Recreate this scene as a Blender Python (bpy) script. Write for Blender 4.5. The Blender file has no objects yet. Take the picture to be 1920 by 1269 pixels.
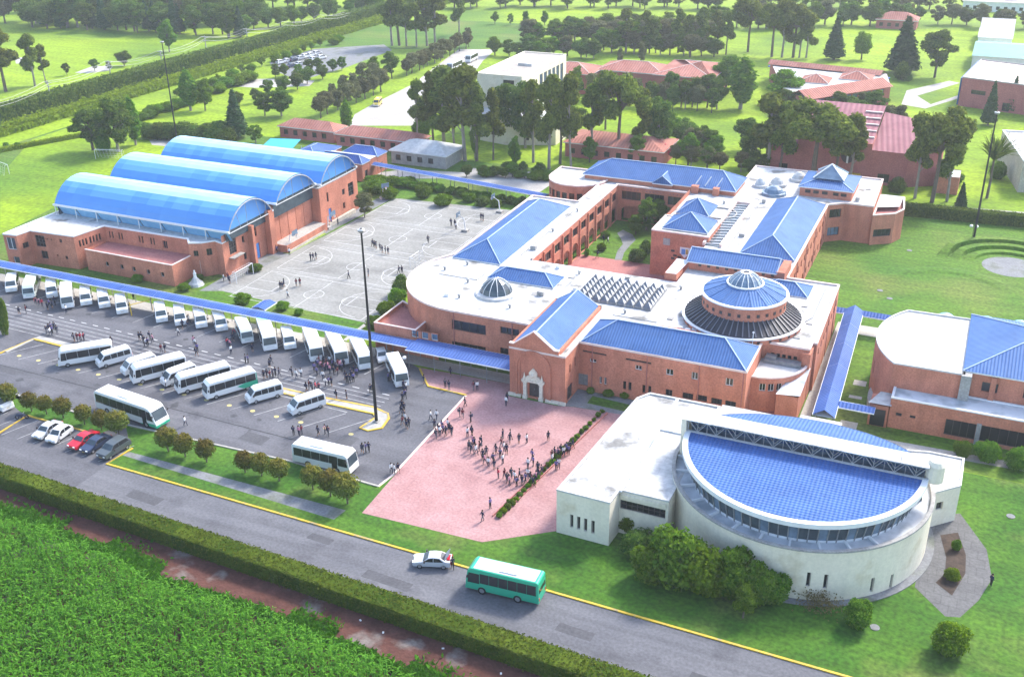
import bpy, bmesh, math, random
import numpy as np
from mathutils import Vector, Matrix
random.seed(7)
PI = math.pi
R = math.radians
scene = bpy.context.scene
col = scene.collection

# ------------------------------------------------------------------ camera, sky, sun, exposure
F, PITCH, ROLL, YAW, CAMH = 1991.6, .45223, -.01525, .42902, 75.0     # F in pixels of a 1920 wide frame
cam_fwd = Vector((-math.sin(YAW)*math.cos(PITCH), math.cos(YAW)*math.cos(PITCH), -math.sin(PITCH)))
_r0 = Vector((math.cos(YAW), math.sin(YAW), 0)); _u0 = _r0.cross(cam_fwd)
cam_r = _r0*math.cos(ROLL) + _u0*math.sin(ROLL); cam_u = _u0*math.cos(ROLL) - _r0*math.sin(ROLL)
cam = bpy.data.cameras.new('camera'); cam_o = bpy.data.objects.new('camera', cam); col.objects.link(cam_o)
m3 = Matrix((cam_r, cam_u, -cam_fwd)).transposed()
cam_o.matrix_world = Matrix.Translation((0, 0, CAMH)) @ m3.to_4x4()
cam.sensor_width = 36; cam.lens = 36*F/1920; cam.clip_start = 1; cam.clip_end = 6000
scene.camera = cam_o

SUN_EL, SUN_AZ = R(43), R(22)                 # azimuth measured from +Y towards +X
w = bpy.data.worlds.new('World'); scene.world = w; w.use_nodes = True
nt = w.node_tree; sky = nt.nodes.new('ShaderNodeTexSky'); sky.sky_type = 'NISHITA'; sky.sun_disc = False
sky.sun_elevation = SUN_EL; sky.sun_rotation = SUN_AZ; sky.dust_density = 2.0; sky.air_density = 1.0; sky.ozone_density = 1.0
nt.links.new(sky.outputs[0], nt.nodes['Background'].inputs[0]); nt.nodes['Background'].inputs[1].default_value = .15
sd = Vector((math.sin(SUN_AZ)*math.cos(SUN_EL), math.cos(SUN_AZ)*math.cos(SUN_EL), math.sin(SUN_EL)))
sl = bpy.data.lights.new('sun', 'SUN'); sl.energy = 1.7; sl.angle = R(9); sl.color = (1, .95, .86)
so = bpy.data.objects.new('sun', sl); col.objects.link(so); so.rotation_euler = (-sd).to_track_quat('-Z', 'Y').to_euler()
so.location = (0, 0, 200)
scene.view_settings.view_transform = 'Standard'; scene.view_settings.look = 'None'
scene.view_settings.exposure = 1.8; scene.view_settings.gamma = 1; scene.view_settings.use_curve_mapping = False
scene.cycles.transparent_max_bounces = 8; scene.cycles.max_bounces = 6; scene.cycles.volume_bounces = 0

# ------------------------------------------------------------------ helpers
def ray(px, py): return cam_fwd*F + cam_r*(px-960) - cam_u*(py-634.5)
def G(px, py, z=0.0):                           # survey: the place on level z seen at a picture point
    d = ray(px, py); t = (z-CAMH)/d.z
    return Vector((d.x*t, d.y*t, z))
def on_y(px, py, Y):                            # the same on a wall facing along Y: gives (x, z)
    d = ray(px, py); t = Y/d.y
    return d.x*t, CAMH+d.z*t
def on_x(px, py, X):
    d = ray(px, py); t = X/d.x
    return d.y*t, CAMH+d.z*t
def h_of(px, py, top):                          # height of an upright thing from its foot and its top row
    g = G(px, py); d = ray(px, top)
    k = math.hypot(g.x, g.y); hd = math.hypot(d.x, d.y)
    return CAMH + d.z*k/hd

def tag(o, label=None, cat=None, group=None, kind=None):
    if label: o['label'] = label
    if cat: o['category'] = cat
    if group: o['group'] = group
    if kind: o['kind'] = kind
    return o
def empty(name, loc, rz=0.0):
    o = bpy.data.objects.new(name, None); col.objects.link(o); o.location = loc; o.rotation_euler = (0, 0, rz)
    o.empty_display_size = .5
    return o
kids = {}
def put(name, me, parent=None):
    o = bpy.data.objects.new(name, me); col.objects.link(o)
    if parent is not None: o.parent = parent; kids.setdefault(parent.name, []).append(o)
    return o
def dup(o, parent=None):
    c = o.copy(); col.objects.link(c)
    if parent is not None: c.parent = parent; kids.setdefault(parent.name, []).append(c)
    for ch in list(kids.get(o.name, [])): dup(ch, c)
    return c

class MB:
    """collects faces, builds one mesh object"""
    def __init__(s): s.v = []; s.f = []; s.m = []; s.uv = {}
    def face(s, pts, m=0, uv=None):
        i = len(s.v); s.v += [tuple(p) for p in pts]; s.f.append(tuple(range(i, i+len(pts)))); s.m.append(m)
        if uv: s.uv[len(s.f)-1] = uv
    def slope(s, pts, m=0):                     # roof face: u along the eave, v up the slope
        P = [Vector(p) for p in pts]; n = (P[1]-P[0]).cross(P[2]-P[0])
        if n.z < 0: P.reverse(); n = -n
        h = Vector((-n.y, n.x, 0)); h = h.normalized() if h.length > 1e-6 else Vector((1, 0, 0))
        u2 = n.normalized().cross(h)
        s.face(P, m, [(p.dot(h), p.dot(u2)) for p in P])
    def box(s, x0, x1, y0, y1, z0, z1, m=0, bottom=True):
        a = [(x0, y0, z0), (x1, y0, z0), (x1, y1, z0), (x0, y1, z0)]; b = [(p[0], p[1], z1) for p in a]
        if bottom: s.face(a[::-1], m)
        s.face(b, m)
        for i in range(4): j = (i+1) % 4; s.face((a[i], a[j], b[j], b[i]), m)
    def prism(s, poly, z0, z1, m=0, mt=None, bottom=False):
        s.face([(p[0], p[1], z1) for p in poly], m if mt is None else mt)
        if bottom: s.face([(p[0], p[1], z0) for p in poly[::-1]], m)
        n = len(poly)
        for i in range(n):
            p, q = poly[i], poly[(i+1) % n]
            s.face(((p[0], p[1], z0), (q[0], q[1], z0), (q[0], q[1], z1), (p[0], p[1], z1)), m)
    def ring(s, c, prof, n=32, a0=0, a1=2*PI, m=0):   # lathe: prof = [(r, z)]
        full = abs(a1-a0-2*PI) < 1e-6
        for i in range(n):
            t0 = a0+(a1-a0)*i/n; t1 = a0+(a1-a0)*(i+1)/n
            for (r0, z0), (r1, z1) in zip(prof[:-1], prof[1:]):
                q = [(c[0]+r0*math.cos(t0), c[1]+r0*math.sin(t0), z0), (c[0]+r0*math.cos(t1), c[1]+r0*math.sin(t1), z0),
                     (c[0]+r1*math.cos(t1), c[1]+r1*math.sin(t1), z1), (c[0]+r1*math.cos(t0), c[1]+r1*math.sin(t0), z1)]
                uv = [(t0*r0*1.0, 0), (t1*r0, 0), (t1*r0, 1), (t0*r0, 1)]
                if r1 < 1e-4: q = q[:3]; uv = uv[:3]
                s.face(q, m, uv)
    def tube(s, path, r, n=6, m=0, r1=None):
        P = [Vector(p) for p in path]; rings = []
        for i, p in enumerate(P):
            d = (P[min(i+1, len(P)-1)]-P[max(i-1, 0)]).normalized()
            a = d.cross(Vector((0, 0, 1)) if abs(d.z) < .9 else Vector((1, 0, 0))).normalized(); b = d.cross(a)
            rr = r if r1 is None else r+(r1-r)*i/(len(P)-1)
            rings.append([p+(a*math.cos(2*PI*k/n)+b*math.sin(2*PI*k/n))*rr for k in range(n)])
        for A, B in zip(rings[:-1], rings[1:]):
            for k in range(n): j = (k+1) % n; s.face((A[j], A[k], B[k], B[j]), m)
        s.face(rings[0], m); s.face(rings[-1][::-1], m)
    def bar(s, a, b, wd=.1, ht=None, m=0):      # rectangular bar between two points
        a = Vector(a); b = Vector(b); d = (b-a).normalized(); ht = ht or wd
        sx = d.cross(Vector((0, 0, 1)));  sx = sx.normalized() if sx.length > 1e-4 else Vector((1, 0, 0)); up = sx.cross(d)
        o = [sx*wd/2+up*ht/2, -sx*wd/2+up*ht/2, -sx*wd/2-up*ht/2, sx*wd/2-up*ht/2]
        A = [a+k for k in o]; B = [b+k for k in o]
        s.face(A, m); s.face(B[::-1], m)
        for i in range(4): j = (i+1) % 4; s.face((A[j], A[i], B[i], B[j]), m)
    def mesh(s, name, mats, org=(0, 0, 0), smooth=False, weld=False):
        me = bpy.data.meshes.new(name)
        me.from_pydata([(v[0]-org[0], v[1]-org[1], v[2]-org[2]) for v in s.v], [], s.f)
        for mt in (mats if isinstance(mats, (list, tuple)) else [mats]): me.materials.append(mt)
        me.polygons.foreach_set('material_index', s.m)
        if s.uv:
            uvl = me.uv_layers.new(name='UVMap')
            for fi, uv in s.uv.items():
                st = me.polygons[fi].loop_start
                for k, c in enumerate(uv): uvl.data[st+k].uv = c
        if weld or smooth:
            bm = bmesh.new(); bm.from_mesh(me); bmesh.ops.remove_doubles(bm, verts=bm.verts, dist=1e-4)
            bm.to_mesh(me); bm.free()
        if smooth: me.polygons.foreach_set('use_smooth', [True]*len(me.polygons))
        me.update()
        return me
    def build(s, name, mats, parent=None, org=None, smooth=False, weld=False):
        if org is None: org = tuple(ORG.get(parent.name, (0, 0, 0))) if parent is not None else (0, 0, 0)
        o = put(name, s.mesh(name, mats, org, smooth, weld), parent)
        ORG[o.name] = org
        return o
ORG = {}
def root(name, loc, label, cat, group=None):
    o = empty(name, loc); tag(o, label, cat, group); ORG[o.name] = tuple(loc); return o
def quads_mesh(name, V, mat, nv=4, uvs=None):   # V: (n, nv, 3) numpy
    n = len(V); me = bpy.data.meshes.new(name)
    me.vertices.add(n*nv); me.vertices.foreach_set('co', np.ascontiguousarray(V, dtype=np.float32).ravel())
    me.loops.add(n*nv); me.loops.foreach_set('vertex_index', np.arange(n*nv, dtype=np.int32))
    me.polygons.add(n); me.polygons.foreach_set('loop_start', np.arange(0, n*nv, nv, dtype=np.int32))
    try: me.polygons.foreach_set('loop_total', np.full(n, nv, dtype=np.int32))
    except Exception: pass
    me.materials.append(mat); me.update(calc_edges=True)
    return me

# ------------------------------------------------------------------ materials
M = {}
def mat(name, c1, c2=None, scale=1.0, rough=.8, fac=(.35, .65), detail=4, fine=0, bump=0, metal=0, spec=.3, coord='Object', c3=None, s3=.1, f3=(.5, .62), streak=None, seams=None, famp=.15):
    m = bpy.data.materials.new(name); m.use_nodes = True; t = m.node_tree; N = t.nodes; L = t.links
    b = N['Principled BSDF']; b.inputs['Roughness'].default_value = rough; b.inputs['Metallic'].default_value = metal
    b.inputs['Specular IOR Level'].default_value = spec
    b.inputs['Base Color'].default_value = (*c1, 1)
    if c2:
        tc = N.new('ShaderNodeTexCoord'); nz = N.new('ShaderNodeTexNoise'); nz.inputs['Scale'].default_value = scale; nz.inputs['Detail'].default_value = detail
        L.new(tc.outputs[coord], nz.inputs['Vector'])
        mr = N.new('ShaderNodeMapRange'); mr.inputs[1].default_value = fac[0]; mr.inputs[2].default_value = fac[1]; L.new(nz.outputs[0], mr.inputs[0])
        mx = N.new('ShaderNodeMix'); mx.data_type = 'RGBA'; mx.inputs['A'].default_value = (*c1, 1); mx.inputs['B'].default_value = (*c2, 1)
        L.new(mr.outputs[0], mx.inputs['Factor']); out = mx.outputs['Result']
        if c3:
            n3 = N.new('ShaderNodeTexNoise'); n3.inputs['Scale'].default_value = s3; n3.inputs['Detail'].default_value = 5; L.new(tc.outputs[coord], n3.inputs['Vector'])
            r3 = N.new('ShaderNodeMapRange'); r3.inputs[1].default_value = f3[0]; r3.inputs[2].default_value = f3[1]; L.new(n3.outputs[0], r3.inputs[0])
            m3_ = N.new('ShaderNodeMix'); m3_.data_type = 'RGBA'; m3_.inputs['B'].default_value = (*c3, 1); L.new(out, m3_.inputs['A']); L.new(r3.outputs[0], m3_.inputs['Factor']); out = m3_.outputs['Result']
        def mult(out, sock):
            cb = N.new('ShaderNodeCombineColor'); [L.new(sock, cb.inputs[k]) for k in range(3)]
            mv = N.new('ShaderNodeMix'); mv.data_type = 'RGBA'; mv.blend_type = 'MULTIPLY'; mv.inputs['Factor'].default_value = 1; L.new(out, mv.inputs['A']); L.new(cb.outputs[0], mv.inputs['B']); return mv.outputs['Result']
        if streak:                                   # long narrow marks: rain runs on walls, mowing on lawns, tyre wear on roads
            mp = N.new('ShaderNodeMapping'); mp.inputs['Scale'].default_value = streak[0]; mp.inputs['Rotation'].default_value = (0, 0, streak[2] if len(streak) > 2 else 0); L.new(tc.outputs[coord], mp.inputs[0])
            ns = N.new('ShaderNodeTexNoise'); ns.inputs['Scale'].default_value = 1; ns.inputs['Detail'].default_value = 4; L.new(mp.outputs[0], ns.inputs['Vector'])
            rs = N.new('ShaderNodeMapRange'); rs.inputs[1].default_value = .36; rs.inputs[2].default_value = .62; rs.inputs[3].default_value = 1-streak[1]; rs.inputs[4].default_value = 1+streak[1]*.5; L.new(ns.outputs[0], rs.inputs[0]); out = mult(out, rs.outputs[0])
        if seams:
            bt = N.new('ShaderNodeTexBrick'); bt.inputs['Scale'].default_value = 1; bt.inputs['Brick Width'].default_value = seams[0]; bt.inputs['Row Height'].default_value = seams[1]; bt.inputs['Mortar Size'].default_value = seams[2]; bt.inputs['Color1'].default_value = (1, 1, 1, 1); bt.inputs['Color2'].default_value = (.93, .93, .93, 1); bt.inputs['Mortar'].default_value = (seams[3],)*3+(1,); L.new(tc.outputs[coord], bt.inputs['Vector'])
            mv = N.new('ShaderNodeMix'); mv.data_type = 'RGBA'; mv.blend_type = 'MULTIPLY'; mv.inputs['Factor'].default_value = 1; L.new(out, mv.inputs['A']); L.new(bt.outputs['Color'], mv.inputs['B']); out = mv.outputs['Result']
        if fine:
            nf = N.new('ShaderNodeTexNoise'); nf.inputs['Scale'].default_value = fine; nf.inputs['Detail'].default_value = 2; L.new(tc.outputs[coord], nf.inputs['Vector'])
            rf = N.new('ShaderNodeMapRange'); rf.inputs[1].default_value = .32; rf.inputs[2].default_value = .68; rf.inputs[3].default_value = 1-famp; rf.inputs[4].default_value = 1+famp; L.new(nf.outputs[0], rf.inputs[0])
            mv = N.new('ShaderNodeMix'); mv.data_type = 'RGBA'; mv.blend_type = 'MULTIPLY'; mv.inputs['Factor'].default_value = 1
            cb = N.new('ShaderNodeCombineColor'); [L.new(rf.outputs[0], cb.inputs[k]) for k in range(3)]
            L.new(out, mv.inputs['A']); L.new(cb.outputs[0], mv.inputs['B']); out = mv.outputs['Result']
            if bump:
                bp = N.new('ShaderNodeBump'); bp.inputs['Strength'].default_value = bump; bp.inputs['Distance'].default_value = .1; L.new(nf.outputs[0], bp.inputs['Height']); L.new(bp.outputs[0], b.inputs['Normal'])
        L.new(out, b.inputs['Base Color'])
    M[name] = m
    return m
def leaf_mat(name, dark, light, trans=.35, top=None, zr=None):
    m = bpy.data.materials.new(name); m.use_nodes = True; t = m.node_tree; N = t.nodes; L = t.links
    for n in list(N):
        if n.type == 'BSDF_PRINCIPLED': N.remove(n)
    out = N['Material Output']
    ge = N.new('ShaderNodeNewGeometry'); oi = N.new('ShaderNodeObjectInfo')
    mx = N.new('ShaderNodeMix'); mx.data_type = 'RGBA'; mx.inputs['A'].default_value = (*dark, 1); mx.inputs['B'].default_value = (*light, 1)
    L.new(ge.outputs['Random Per Island'], mx.inputs['Factor']); c = mx.outputs['Result']
    if top:
        tc = N.new('ShaderNodeTexCoord'); sp = N.new('ShaderNodeSeparateXYZ'); L.new(tc.outputs['Object'], sp.inputs[0])
        mr = N.new('ShaderNodeMapRange'); mr.inputs[1].default_value = zr[0]; mr.inputs[2].default_value = zr[1]; L.new(sp.outputs[2], mr.inputs[0])
        ml = N.new('ShaderNodeMath'); ml.operation = 'MULTIPLY'; L.new(mr.outputs[0], ml.inputs[0])
        pr = N.new('ShaderNodeMapRange'); pr.inputs[3].default_value = .45; pr.inputs[4].default_value = 1.0; L.new(ge.outputs['Random Per Island'], pr.inputs[0]); L.new(pr.outputs[0], ml.inputs[1])
        m2 = N.new('ShaderNodeMix'); m2.data_type = 'RGBA'; m2.inputs['B'].default_value = (*top, 1); L.new(c, m2.inputs['A']); L.new(ml.outputs[0], m2.inputs['Factor']); c = m2.outputs['Result']
    hs = N.new('ShaderNodeHueSaturation'); L.new(c, hs.inputs['Color'])
    r1 = N.new('ShaderNodeMapRange'); r1.inputs[3].default_value = .8; r1.inputs[4].default_value = 1.25; L.new(oi.outputs['Random'], r1.inputs[0]); L.new(r1.outputs[0], hs.inputs['Value'])
    r2 = N.new('ShaderNodeMapRange'); r2.inputs[3].default_value = .48; r2.inputs[4].default_value = .515; L.new(oi.outputs['Random'], r2.inputs[0]); L.new(r2.outputs[0], hs.inputs['Hue'])
    df = N.new('ShaderNodeBsdfDiffuse'); tr = N.new('ShaderNodeBsdfTranslucent'); ms = N.new('ShaderNodeMixShader'); ms.inputs[0].default_value = trans
    L.new(hs.outputs[0], df.inputs[0]); L.new(hs.outputs[0], tr.inputs[0]); L.new(df.outputs[0], ms.inputs[1]); L.new(tr.outputs[0], ms.inputs[2]); L.new(ms.outputs[0], out.inputs[0])
    M[name] = m
    return m
def ribbed(name, c1, c2, period=.5, strength=.6, rough=.45, rows=0):
    """sheet roofing: ribs run down the slope (u), rows of tiles across (v)"""
    m = mat(name, c1, c2, .25, rough, detail=5, spec=.15, c3=tuple(.8*q for q in c1), s3=.5, f3=(.55, .8), streak=((.45, .45, .45), .08)); t = m.node_tree; N = t.nodes; L = t.links; b = N['Principled BSDF']
    uv = N.new('ShaderNodeUVMap'); sp = N.new('ShaderNodeSeparateXYZ'); L.new(uv.outputs[0], sp.inputs[0])
    def sine(sock, per):
        a = N.new('ShaderNodeMath'); a.operation = 'MULTIPLY'; a.inputs[1].default_value = 2*PI/per; L.new(sock, a.inputs[0])
        s_ = N.new('ShaderNodeMath'); s_.operation = 'SINE'; L.new(a.outputs[0], s_.inputs[0]); return s_.outputs[0]
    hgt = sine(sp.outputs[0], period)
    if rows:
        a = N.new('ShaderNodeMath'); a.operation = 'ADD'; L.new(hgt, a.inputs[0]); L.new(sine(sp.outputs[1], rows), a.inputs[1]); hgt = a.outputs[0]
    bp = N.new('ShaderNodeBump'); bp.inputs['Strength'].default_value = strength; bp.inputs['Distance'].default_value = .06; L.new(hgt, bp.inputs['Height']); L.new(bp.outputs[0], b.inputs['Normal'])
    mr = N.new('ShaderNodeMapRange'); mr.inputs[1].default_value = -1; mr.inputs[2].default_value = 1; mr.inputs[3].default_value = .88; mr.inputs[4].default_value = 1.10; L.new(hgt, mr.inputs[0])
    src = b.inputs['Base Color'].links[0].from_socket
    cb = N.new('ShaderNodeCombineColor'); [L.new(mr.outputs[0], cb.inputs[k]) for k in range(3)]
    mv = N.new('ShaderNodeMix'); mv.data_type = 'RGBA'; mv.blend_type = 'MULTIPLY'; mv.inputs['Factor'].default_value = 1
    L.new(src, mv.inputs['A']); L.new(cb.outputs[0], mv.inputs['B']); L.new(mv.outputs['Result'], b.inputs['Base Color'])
    return m
mat('grass', (.048, .128, .007), (.085, .165, .010), .06, .95, fine=1.7, bump=.5, c3=(.135, .165, .030), s3=.05, f3=(.5, .72), streak=((.03, .7, 1), .18), famp=.30)
mat('lawn', (.030, .100, .006), (.060, .138, .009), .12, .95, fine=2.0, bump=.5, c3=(.115, .145, .030), s3=.09, f3=(.53, .74), streak=((.05, .8, 1), .16), famp=.32)
mat('far_lawn', (.145, .240, .003), (.225, .325, .004), .03, .95, fine=1.0, bump=.4, c3=(.080, .165, .008), s3=.02, f3=(.5, .7), streak=((.02, .25, 1), .16), famp=.25)
mat('asphalt', (.094, .094, .106), (.120, .119, .131), .15, .9, fine=3, bump=.15, c3=(.070, .070, .081), s3=.16, f3=(.54, .66), streak=((.03, .55, 1), .14))
mat('road_asphalt', (.108, .109, .122), (.132, .132, .144), .12, .9, fine=3, bump=.15, c3=(.086, .086, .097), s3=.2, f3=(.55, .68), streak=((.03, .8, 1), .14))
mat('court_concrete', (.225, .222, .205), (.265, .262, .245), .12, .9, fine=2, bump=.1, c3=(.185, .182, .17), s3=.1, f3=(.5, .68), streak=((.05, .5, 1), .10))
mat('paver_red', (.325, .172, .168), (.385, .222, .218), .3, .85, fine=3, bump=.3, c3=(.275, .14, .14), s3=.2, f3=(.56, .74), seams=(2.4, 2.4, .05, .88))
mat('patio_slab', (.105, .104, .106), (.13, .129, .13), .5, .9, fine=3, seams=(1.6, 1.6, .06, .8))
mat('bed_soil', (.045, .032, .026), (.07, .05, .038), .8, 1, fine=3)
mat('pale_path', (.32, .30, .28), (.40, .38, .35), .3, .9, fine=3, bump=.1)
mat('grey_slab', (.16, .165, .175), (.21, .215, .22), .3, .9, fine=3, bump=.1, c3=(.13, .14, .12), s3=.3)
mat('dirt', (.070, .028, .021), (.11, .045, .035), .5, 1, fine=3, bump=.8, c3=(.17, .145, .13), s3=.22, f3=(.56, .66))
mat('yellow_paint', (.58, .38, .03), (.46, .31, .05), 1.5, .7, fine=3, c3=(.22, .20, .16), s3=.9, f3=(.56, .7))
mat('pale_yellow', (.55, .46, .16), (.42, .37, .18), 1.5, .8)
mat('roof_beige', (.37, .33, .29), (.30, .27, .24), .3, .9, fine=2)
mat('skylight_glass', (.17, .18, .20), (.13, .14, .16), .8, .2)
mat('skirt_seam', (.13, .13, .15), rough=.4)
mat('ridge_pale', (.36, .46, .60), (.30, .40, .56), 1.2, .6)
mat('truss_grey', (.42, .43, .44), (.34, .35, .36), 2, .5)
mat('asphalt_patch', (.072, .072, .080), (.085, .085, .093), .5, .9, fine=3)
mat('oil_stain', (.045, .045, .050), (.075, .075, .082), 1.2, .7)
mat('kerb_stone', (.38, .36, .32), (.30, .29, .27), 1.5, .9)
mat('white_paint', (.62, .62, .60), (.45, .45, .45), .8, .8)
mat('worn_line', (.40, .40, .40), (.20, .20, .21), .9, .8, fac=(.4, .7))
mat('brick', (.46, .170, .108), (.54, .210, .136), .5, .9, fine=5, bump=.25, c3=(.37, .14, .092), s3=.15, f3=(.5, .7), streak=((.9, .9, .07), .10))
mat('brick_pink', (.36, .12, .11), (.42, .15, .13), .4, .9, fine=4, bump=.2)
mat('brick_floor', (.33, .13, .12), (.38, .16, .14), .4, .9, fine=3)
mat('roof_white', (.50, .50, .495), (.42, .42, .415), .4, .85, fac=(.4, .8), fine=1.5, c3=(.20, .195, .185), s3=.28, f3=(.57, .68), seams=(9, 1.3, .05, .82))
mat('roof_clean', (.53, .525, .51), (.46, .455, .44), .3, .85, fine=1.2, c3=(.34, .335, .32), s3=.2, f3=(.6, .75), seams=(9, 1.3, .04, .88))
mat('roof_grime', (.56, .58, .60), (.30, .33, .35), .35, .85, fac=(.45, .65))
mat('coping', (.62, .47, .42), (.72, .60, .55), 1.0, .8)
mat('white_trim', (.75, .75, .74), (.66, .67, .68), .8, .6)
mat('cream_wall', (.75, .68, .545), (.70, .63, .50), .5, .85, fine=3, bump=.05, c3=(.55, .46, .31), s3=.4, f3=(.58, .80), streak=((.8, .8, .06), .04), famp=.05)
mat('cream_brick', (.50, .45, .38), (.42, .37, .31), .4, .9, fine=3)
mat('stone_portal', (.72, .65, .53), (.62, .55, .44), 1.2, .85, fine=4, bump=.4)
mat('glass_dark', (.02, .022, .026), rough=.08, spec=.6)
mat('glass_grey', (.055, .08, .095), (.035, .05, .065), .8, rough=.15, spec=.4)
mat('glass_blue', (.15, .22, .30), (.09, .14, .20), .8, rough=.1, spec=.7)
mat('frame_dark', (.06, .05, .05), rough=.5)
mat('frame_white', (.7, .7, .7), rough=.5)
mat('steel_grey', (.30, .31, .32), (.22, .23, .24), 2, .5, metal=.4)
mat('pole_black', (.02, .02, .022), rough=.5)
mat('concrete', (.36, .35, .33), (.28, .27, .26), .8, .9, fine=4)
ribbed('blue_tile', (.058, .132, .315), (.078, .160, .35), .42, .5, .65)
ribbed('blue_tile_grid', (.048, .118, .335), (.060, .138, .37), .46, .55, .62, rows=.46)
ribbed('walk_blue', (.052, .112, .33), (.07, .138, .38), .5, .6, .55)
ribbed('black_sheet', (.035, .035, .045), (.05, .05, .06), 1.0, .3, .35)
ribbed('red_tile', (.33, .13, .10), (.42, .19, .15), .8, .9, .85)
ribbed('rose_sheet', (.25, .095, .115), (.30, .125, .145), 1.2, .5, .7)
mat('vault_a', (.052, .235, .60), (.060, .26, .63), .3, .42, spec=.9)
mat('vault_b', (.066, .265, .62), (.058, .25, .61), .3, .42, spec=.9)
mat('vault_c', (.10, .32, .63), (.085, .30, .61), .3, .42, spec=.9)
mat('vault_glare', (.24, .44, .58), (.30, .50, .60), .3, .42, spec=.9)  # crown sheets: sun glare put into a paler blue
mat('vault_side', (.16, .38, .62), (.22, .46, .70), 1.2, .4)
mat('trunk', (.10, .08, .06), (.16, .13, .10), 1.5, .9)
mat('trunk_pale', (.22, .19, .16), (.30, .27, .23), 1.5, .9)
mat('tyre', (.015, .015, .016), rough=.8)
mat('hub', (.35, .35, .36), rough=.4, metal=.5)
mat('lamp_glass', (.85, .85, .8), rough=.2)
mat('orange_lamp', (.8, .3, .02), rough=.3)
mat('tail_red', (.5, .02, .02), rough=.3)
for n_, c_ in dict(white=(.70, .70, .69), silver=(.46, .47, .49), red=(.55, .012, .03), navy=(.03, .045, .09), charcoal=(.07, .085, .095), green=(.02, .38, .22), lime=(.28, .68, .22), palegrey=(.55, .60, .58), yellow=(.70, .52, .08)).items():
    mat('paint_'+n_, c_, rough=.28, spec=.5)
leaf_mat('leaf_euca', (0.06, 0.098, 0.018), (0.215, 0.265, 0.04), 0.48)
leaf_mat('leaf_dark', (0.046, 0.102, 0.018), (0.155, 0.23, 0.036), 0.45)
leaf_mat('leaf_mid', (0.058, 0.14, 0.012), (0.165, 0.27, 0.025), 0.45)
leaf_mat('leaf_bright', (0.075, 0.165, 0.01), (0.18, 0.3, 0.018), 0.45)
leaf_mat('leaf_olive', (0.085, 0.095, 0.035), (0.205, 0.205, 0.09), 0.42)
leaf_mat('leaf_red', (0.085, 0.12, 0.018), (0.15, 0.175, 0.03), .35, top=(.23, .11, .034), zr=(1.9, 3.9))
leaf_mat('leaf_conifer', (0.028, 0.068, 0.028), (0.08, 0.135, 0.05), 0.3)
leaf_mat('leaf_hedge', (0.05, 0.09, 0.012), (0.125, 0.165, 0.02), 0.35)
leaf_mat('leaf_bank', (.13, .22, .010), (.26, .37, .020), 0.45)
leaf_mat('leaf_corn', (0.036, 0.15, 0.014), (0.165, 0.39, 0.042), 0.5)
leaf_mat('leaf_weed', (.040, .150, .010), (.085, .260, .018), .4)
leaf_mat('leaf_dry', (.15, .14, .05), (.24, .20, .09), .4)
leaf_mat('leaf_flower', (.30, .03, .08), (.50, .08, .14), .4)
# ------------------------------------------------------------------ ground, roads, paved areas
def sheet(name, poly, z, m, kind='structure'):
    b = MB(); b.face([(p[0], p[1], z) for p in poly]); o = b.build(name, m); o['kind'] = kind; return o
def px_sheet(name, pts, z, m): return sheet(name, [G(*p) for p in pts], z, m)
def rect(x0, x1, y0, y1): return [(x0, y0), (x1, y0), (x1, y1), (x0, y1)]
sheet('ground', rect(-1500, 1500, -600, 1600), 0, M['far_lawn'])
sheet('grass', rect(-235, 75, 127.2, 228), .004, M['grass'])
sheet('lawn', rect(-62, 75, 84.4, 127.1), .004, M['lawn'])
sheet('field_soil', rect(-230, 75, 5, 79), .004, M['dirt'])
sheet('parking_lot', [(-235, 79.5), (-97.7, 79.5), (-97.7, 85.4), (-98.0, 90.0), (-102.8, 94.5), (-75.6, 95.6), (-62.2, 95.0), (-61.8, 98.2), (-62.6, 120.4), (-69.0, 120.8), (-73.0, 125.4), (-75, 126.3), (-235, 127.1)], .008, M['asphalt'])
sheet('road', [(-97.7, 78.2), (-97.7, 85.35), (-3.3, 84.2), (75, 83.2), (75, 71.5)], .012, M['road_asphalt'])
sheet('grass_island', [(-97.6, 85.6), (-61.3, 85.1), (-61.3, 94.9), (-75.6, 95.4), (-102.6, 94.2), (-97.8, 90.1)], .016, M['lawn'])
sheet('grass_island', [(-235, 95.2), (-127, 95.0), (-116, 94.2), (-103.1, 94.3), (-104.6, 90.9), (-117.5, 91.0), (-119.5, 91.4), (-131, 96), (-235, 91)], .016, M['lawn'])
sheet('paved_strip', [(-98.6, 88.1), (-97.2, 89.1), (-63.3, 89.0), (-63.6, 86.8)], .022, M['grey_slab'])
sheet('plaza', [(-61.2, 89.3), (-45.3, 89.8), (-38.15, 95.2), (-37.2, 113), (-39.9, 124.0), (-47, 123.4), (-49.2, 122.8), (-57.2, 122.8), (-57.4, 126.2), (-73.0, 125.6), (-69.0, 120.7), (-62.5, 120.4), (-61.7, 98.2)], .020, M['paver_red'])
sheet('garden_path', [(-49.2, 122.9), (-47, 123.5), (-37.6, 124.1), (-36.4, 121.6), (-23, 121.8), (-23, 128.6), (-49.2, 128.6)], .012, M['grey_slab'])
sheet('garden_bed', [(-45.6, 125.2), (-36.5, 124.9), (-36.5, 126.9), (-45.6, 127.5)], .018, M['lawn'])
sheet('walkway_floor', rect(-168, -57.5, 126.2, 128.9), .014, M['pale_path'])
sheet('court', [(-121.3, 138.2), (-88.8, 136.4), (-84, 150.9), (-84, 198.3), (-117.3, 195.6), (-118.6, 172)], .012, M['court_concrete'])
sheet('gym_forecourt', [(-124.2, 136.6), (-119.6, 138.4), (-119.2, 172), (-118, 194), (-121.2, 194), (-122.2, 172), (-123.6, 156), (-124.2, 143)], .010, M['grey_slab'])
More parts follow.
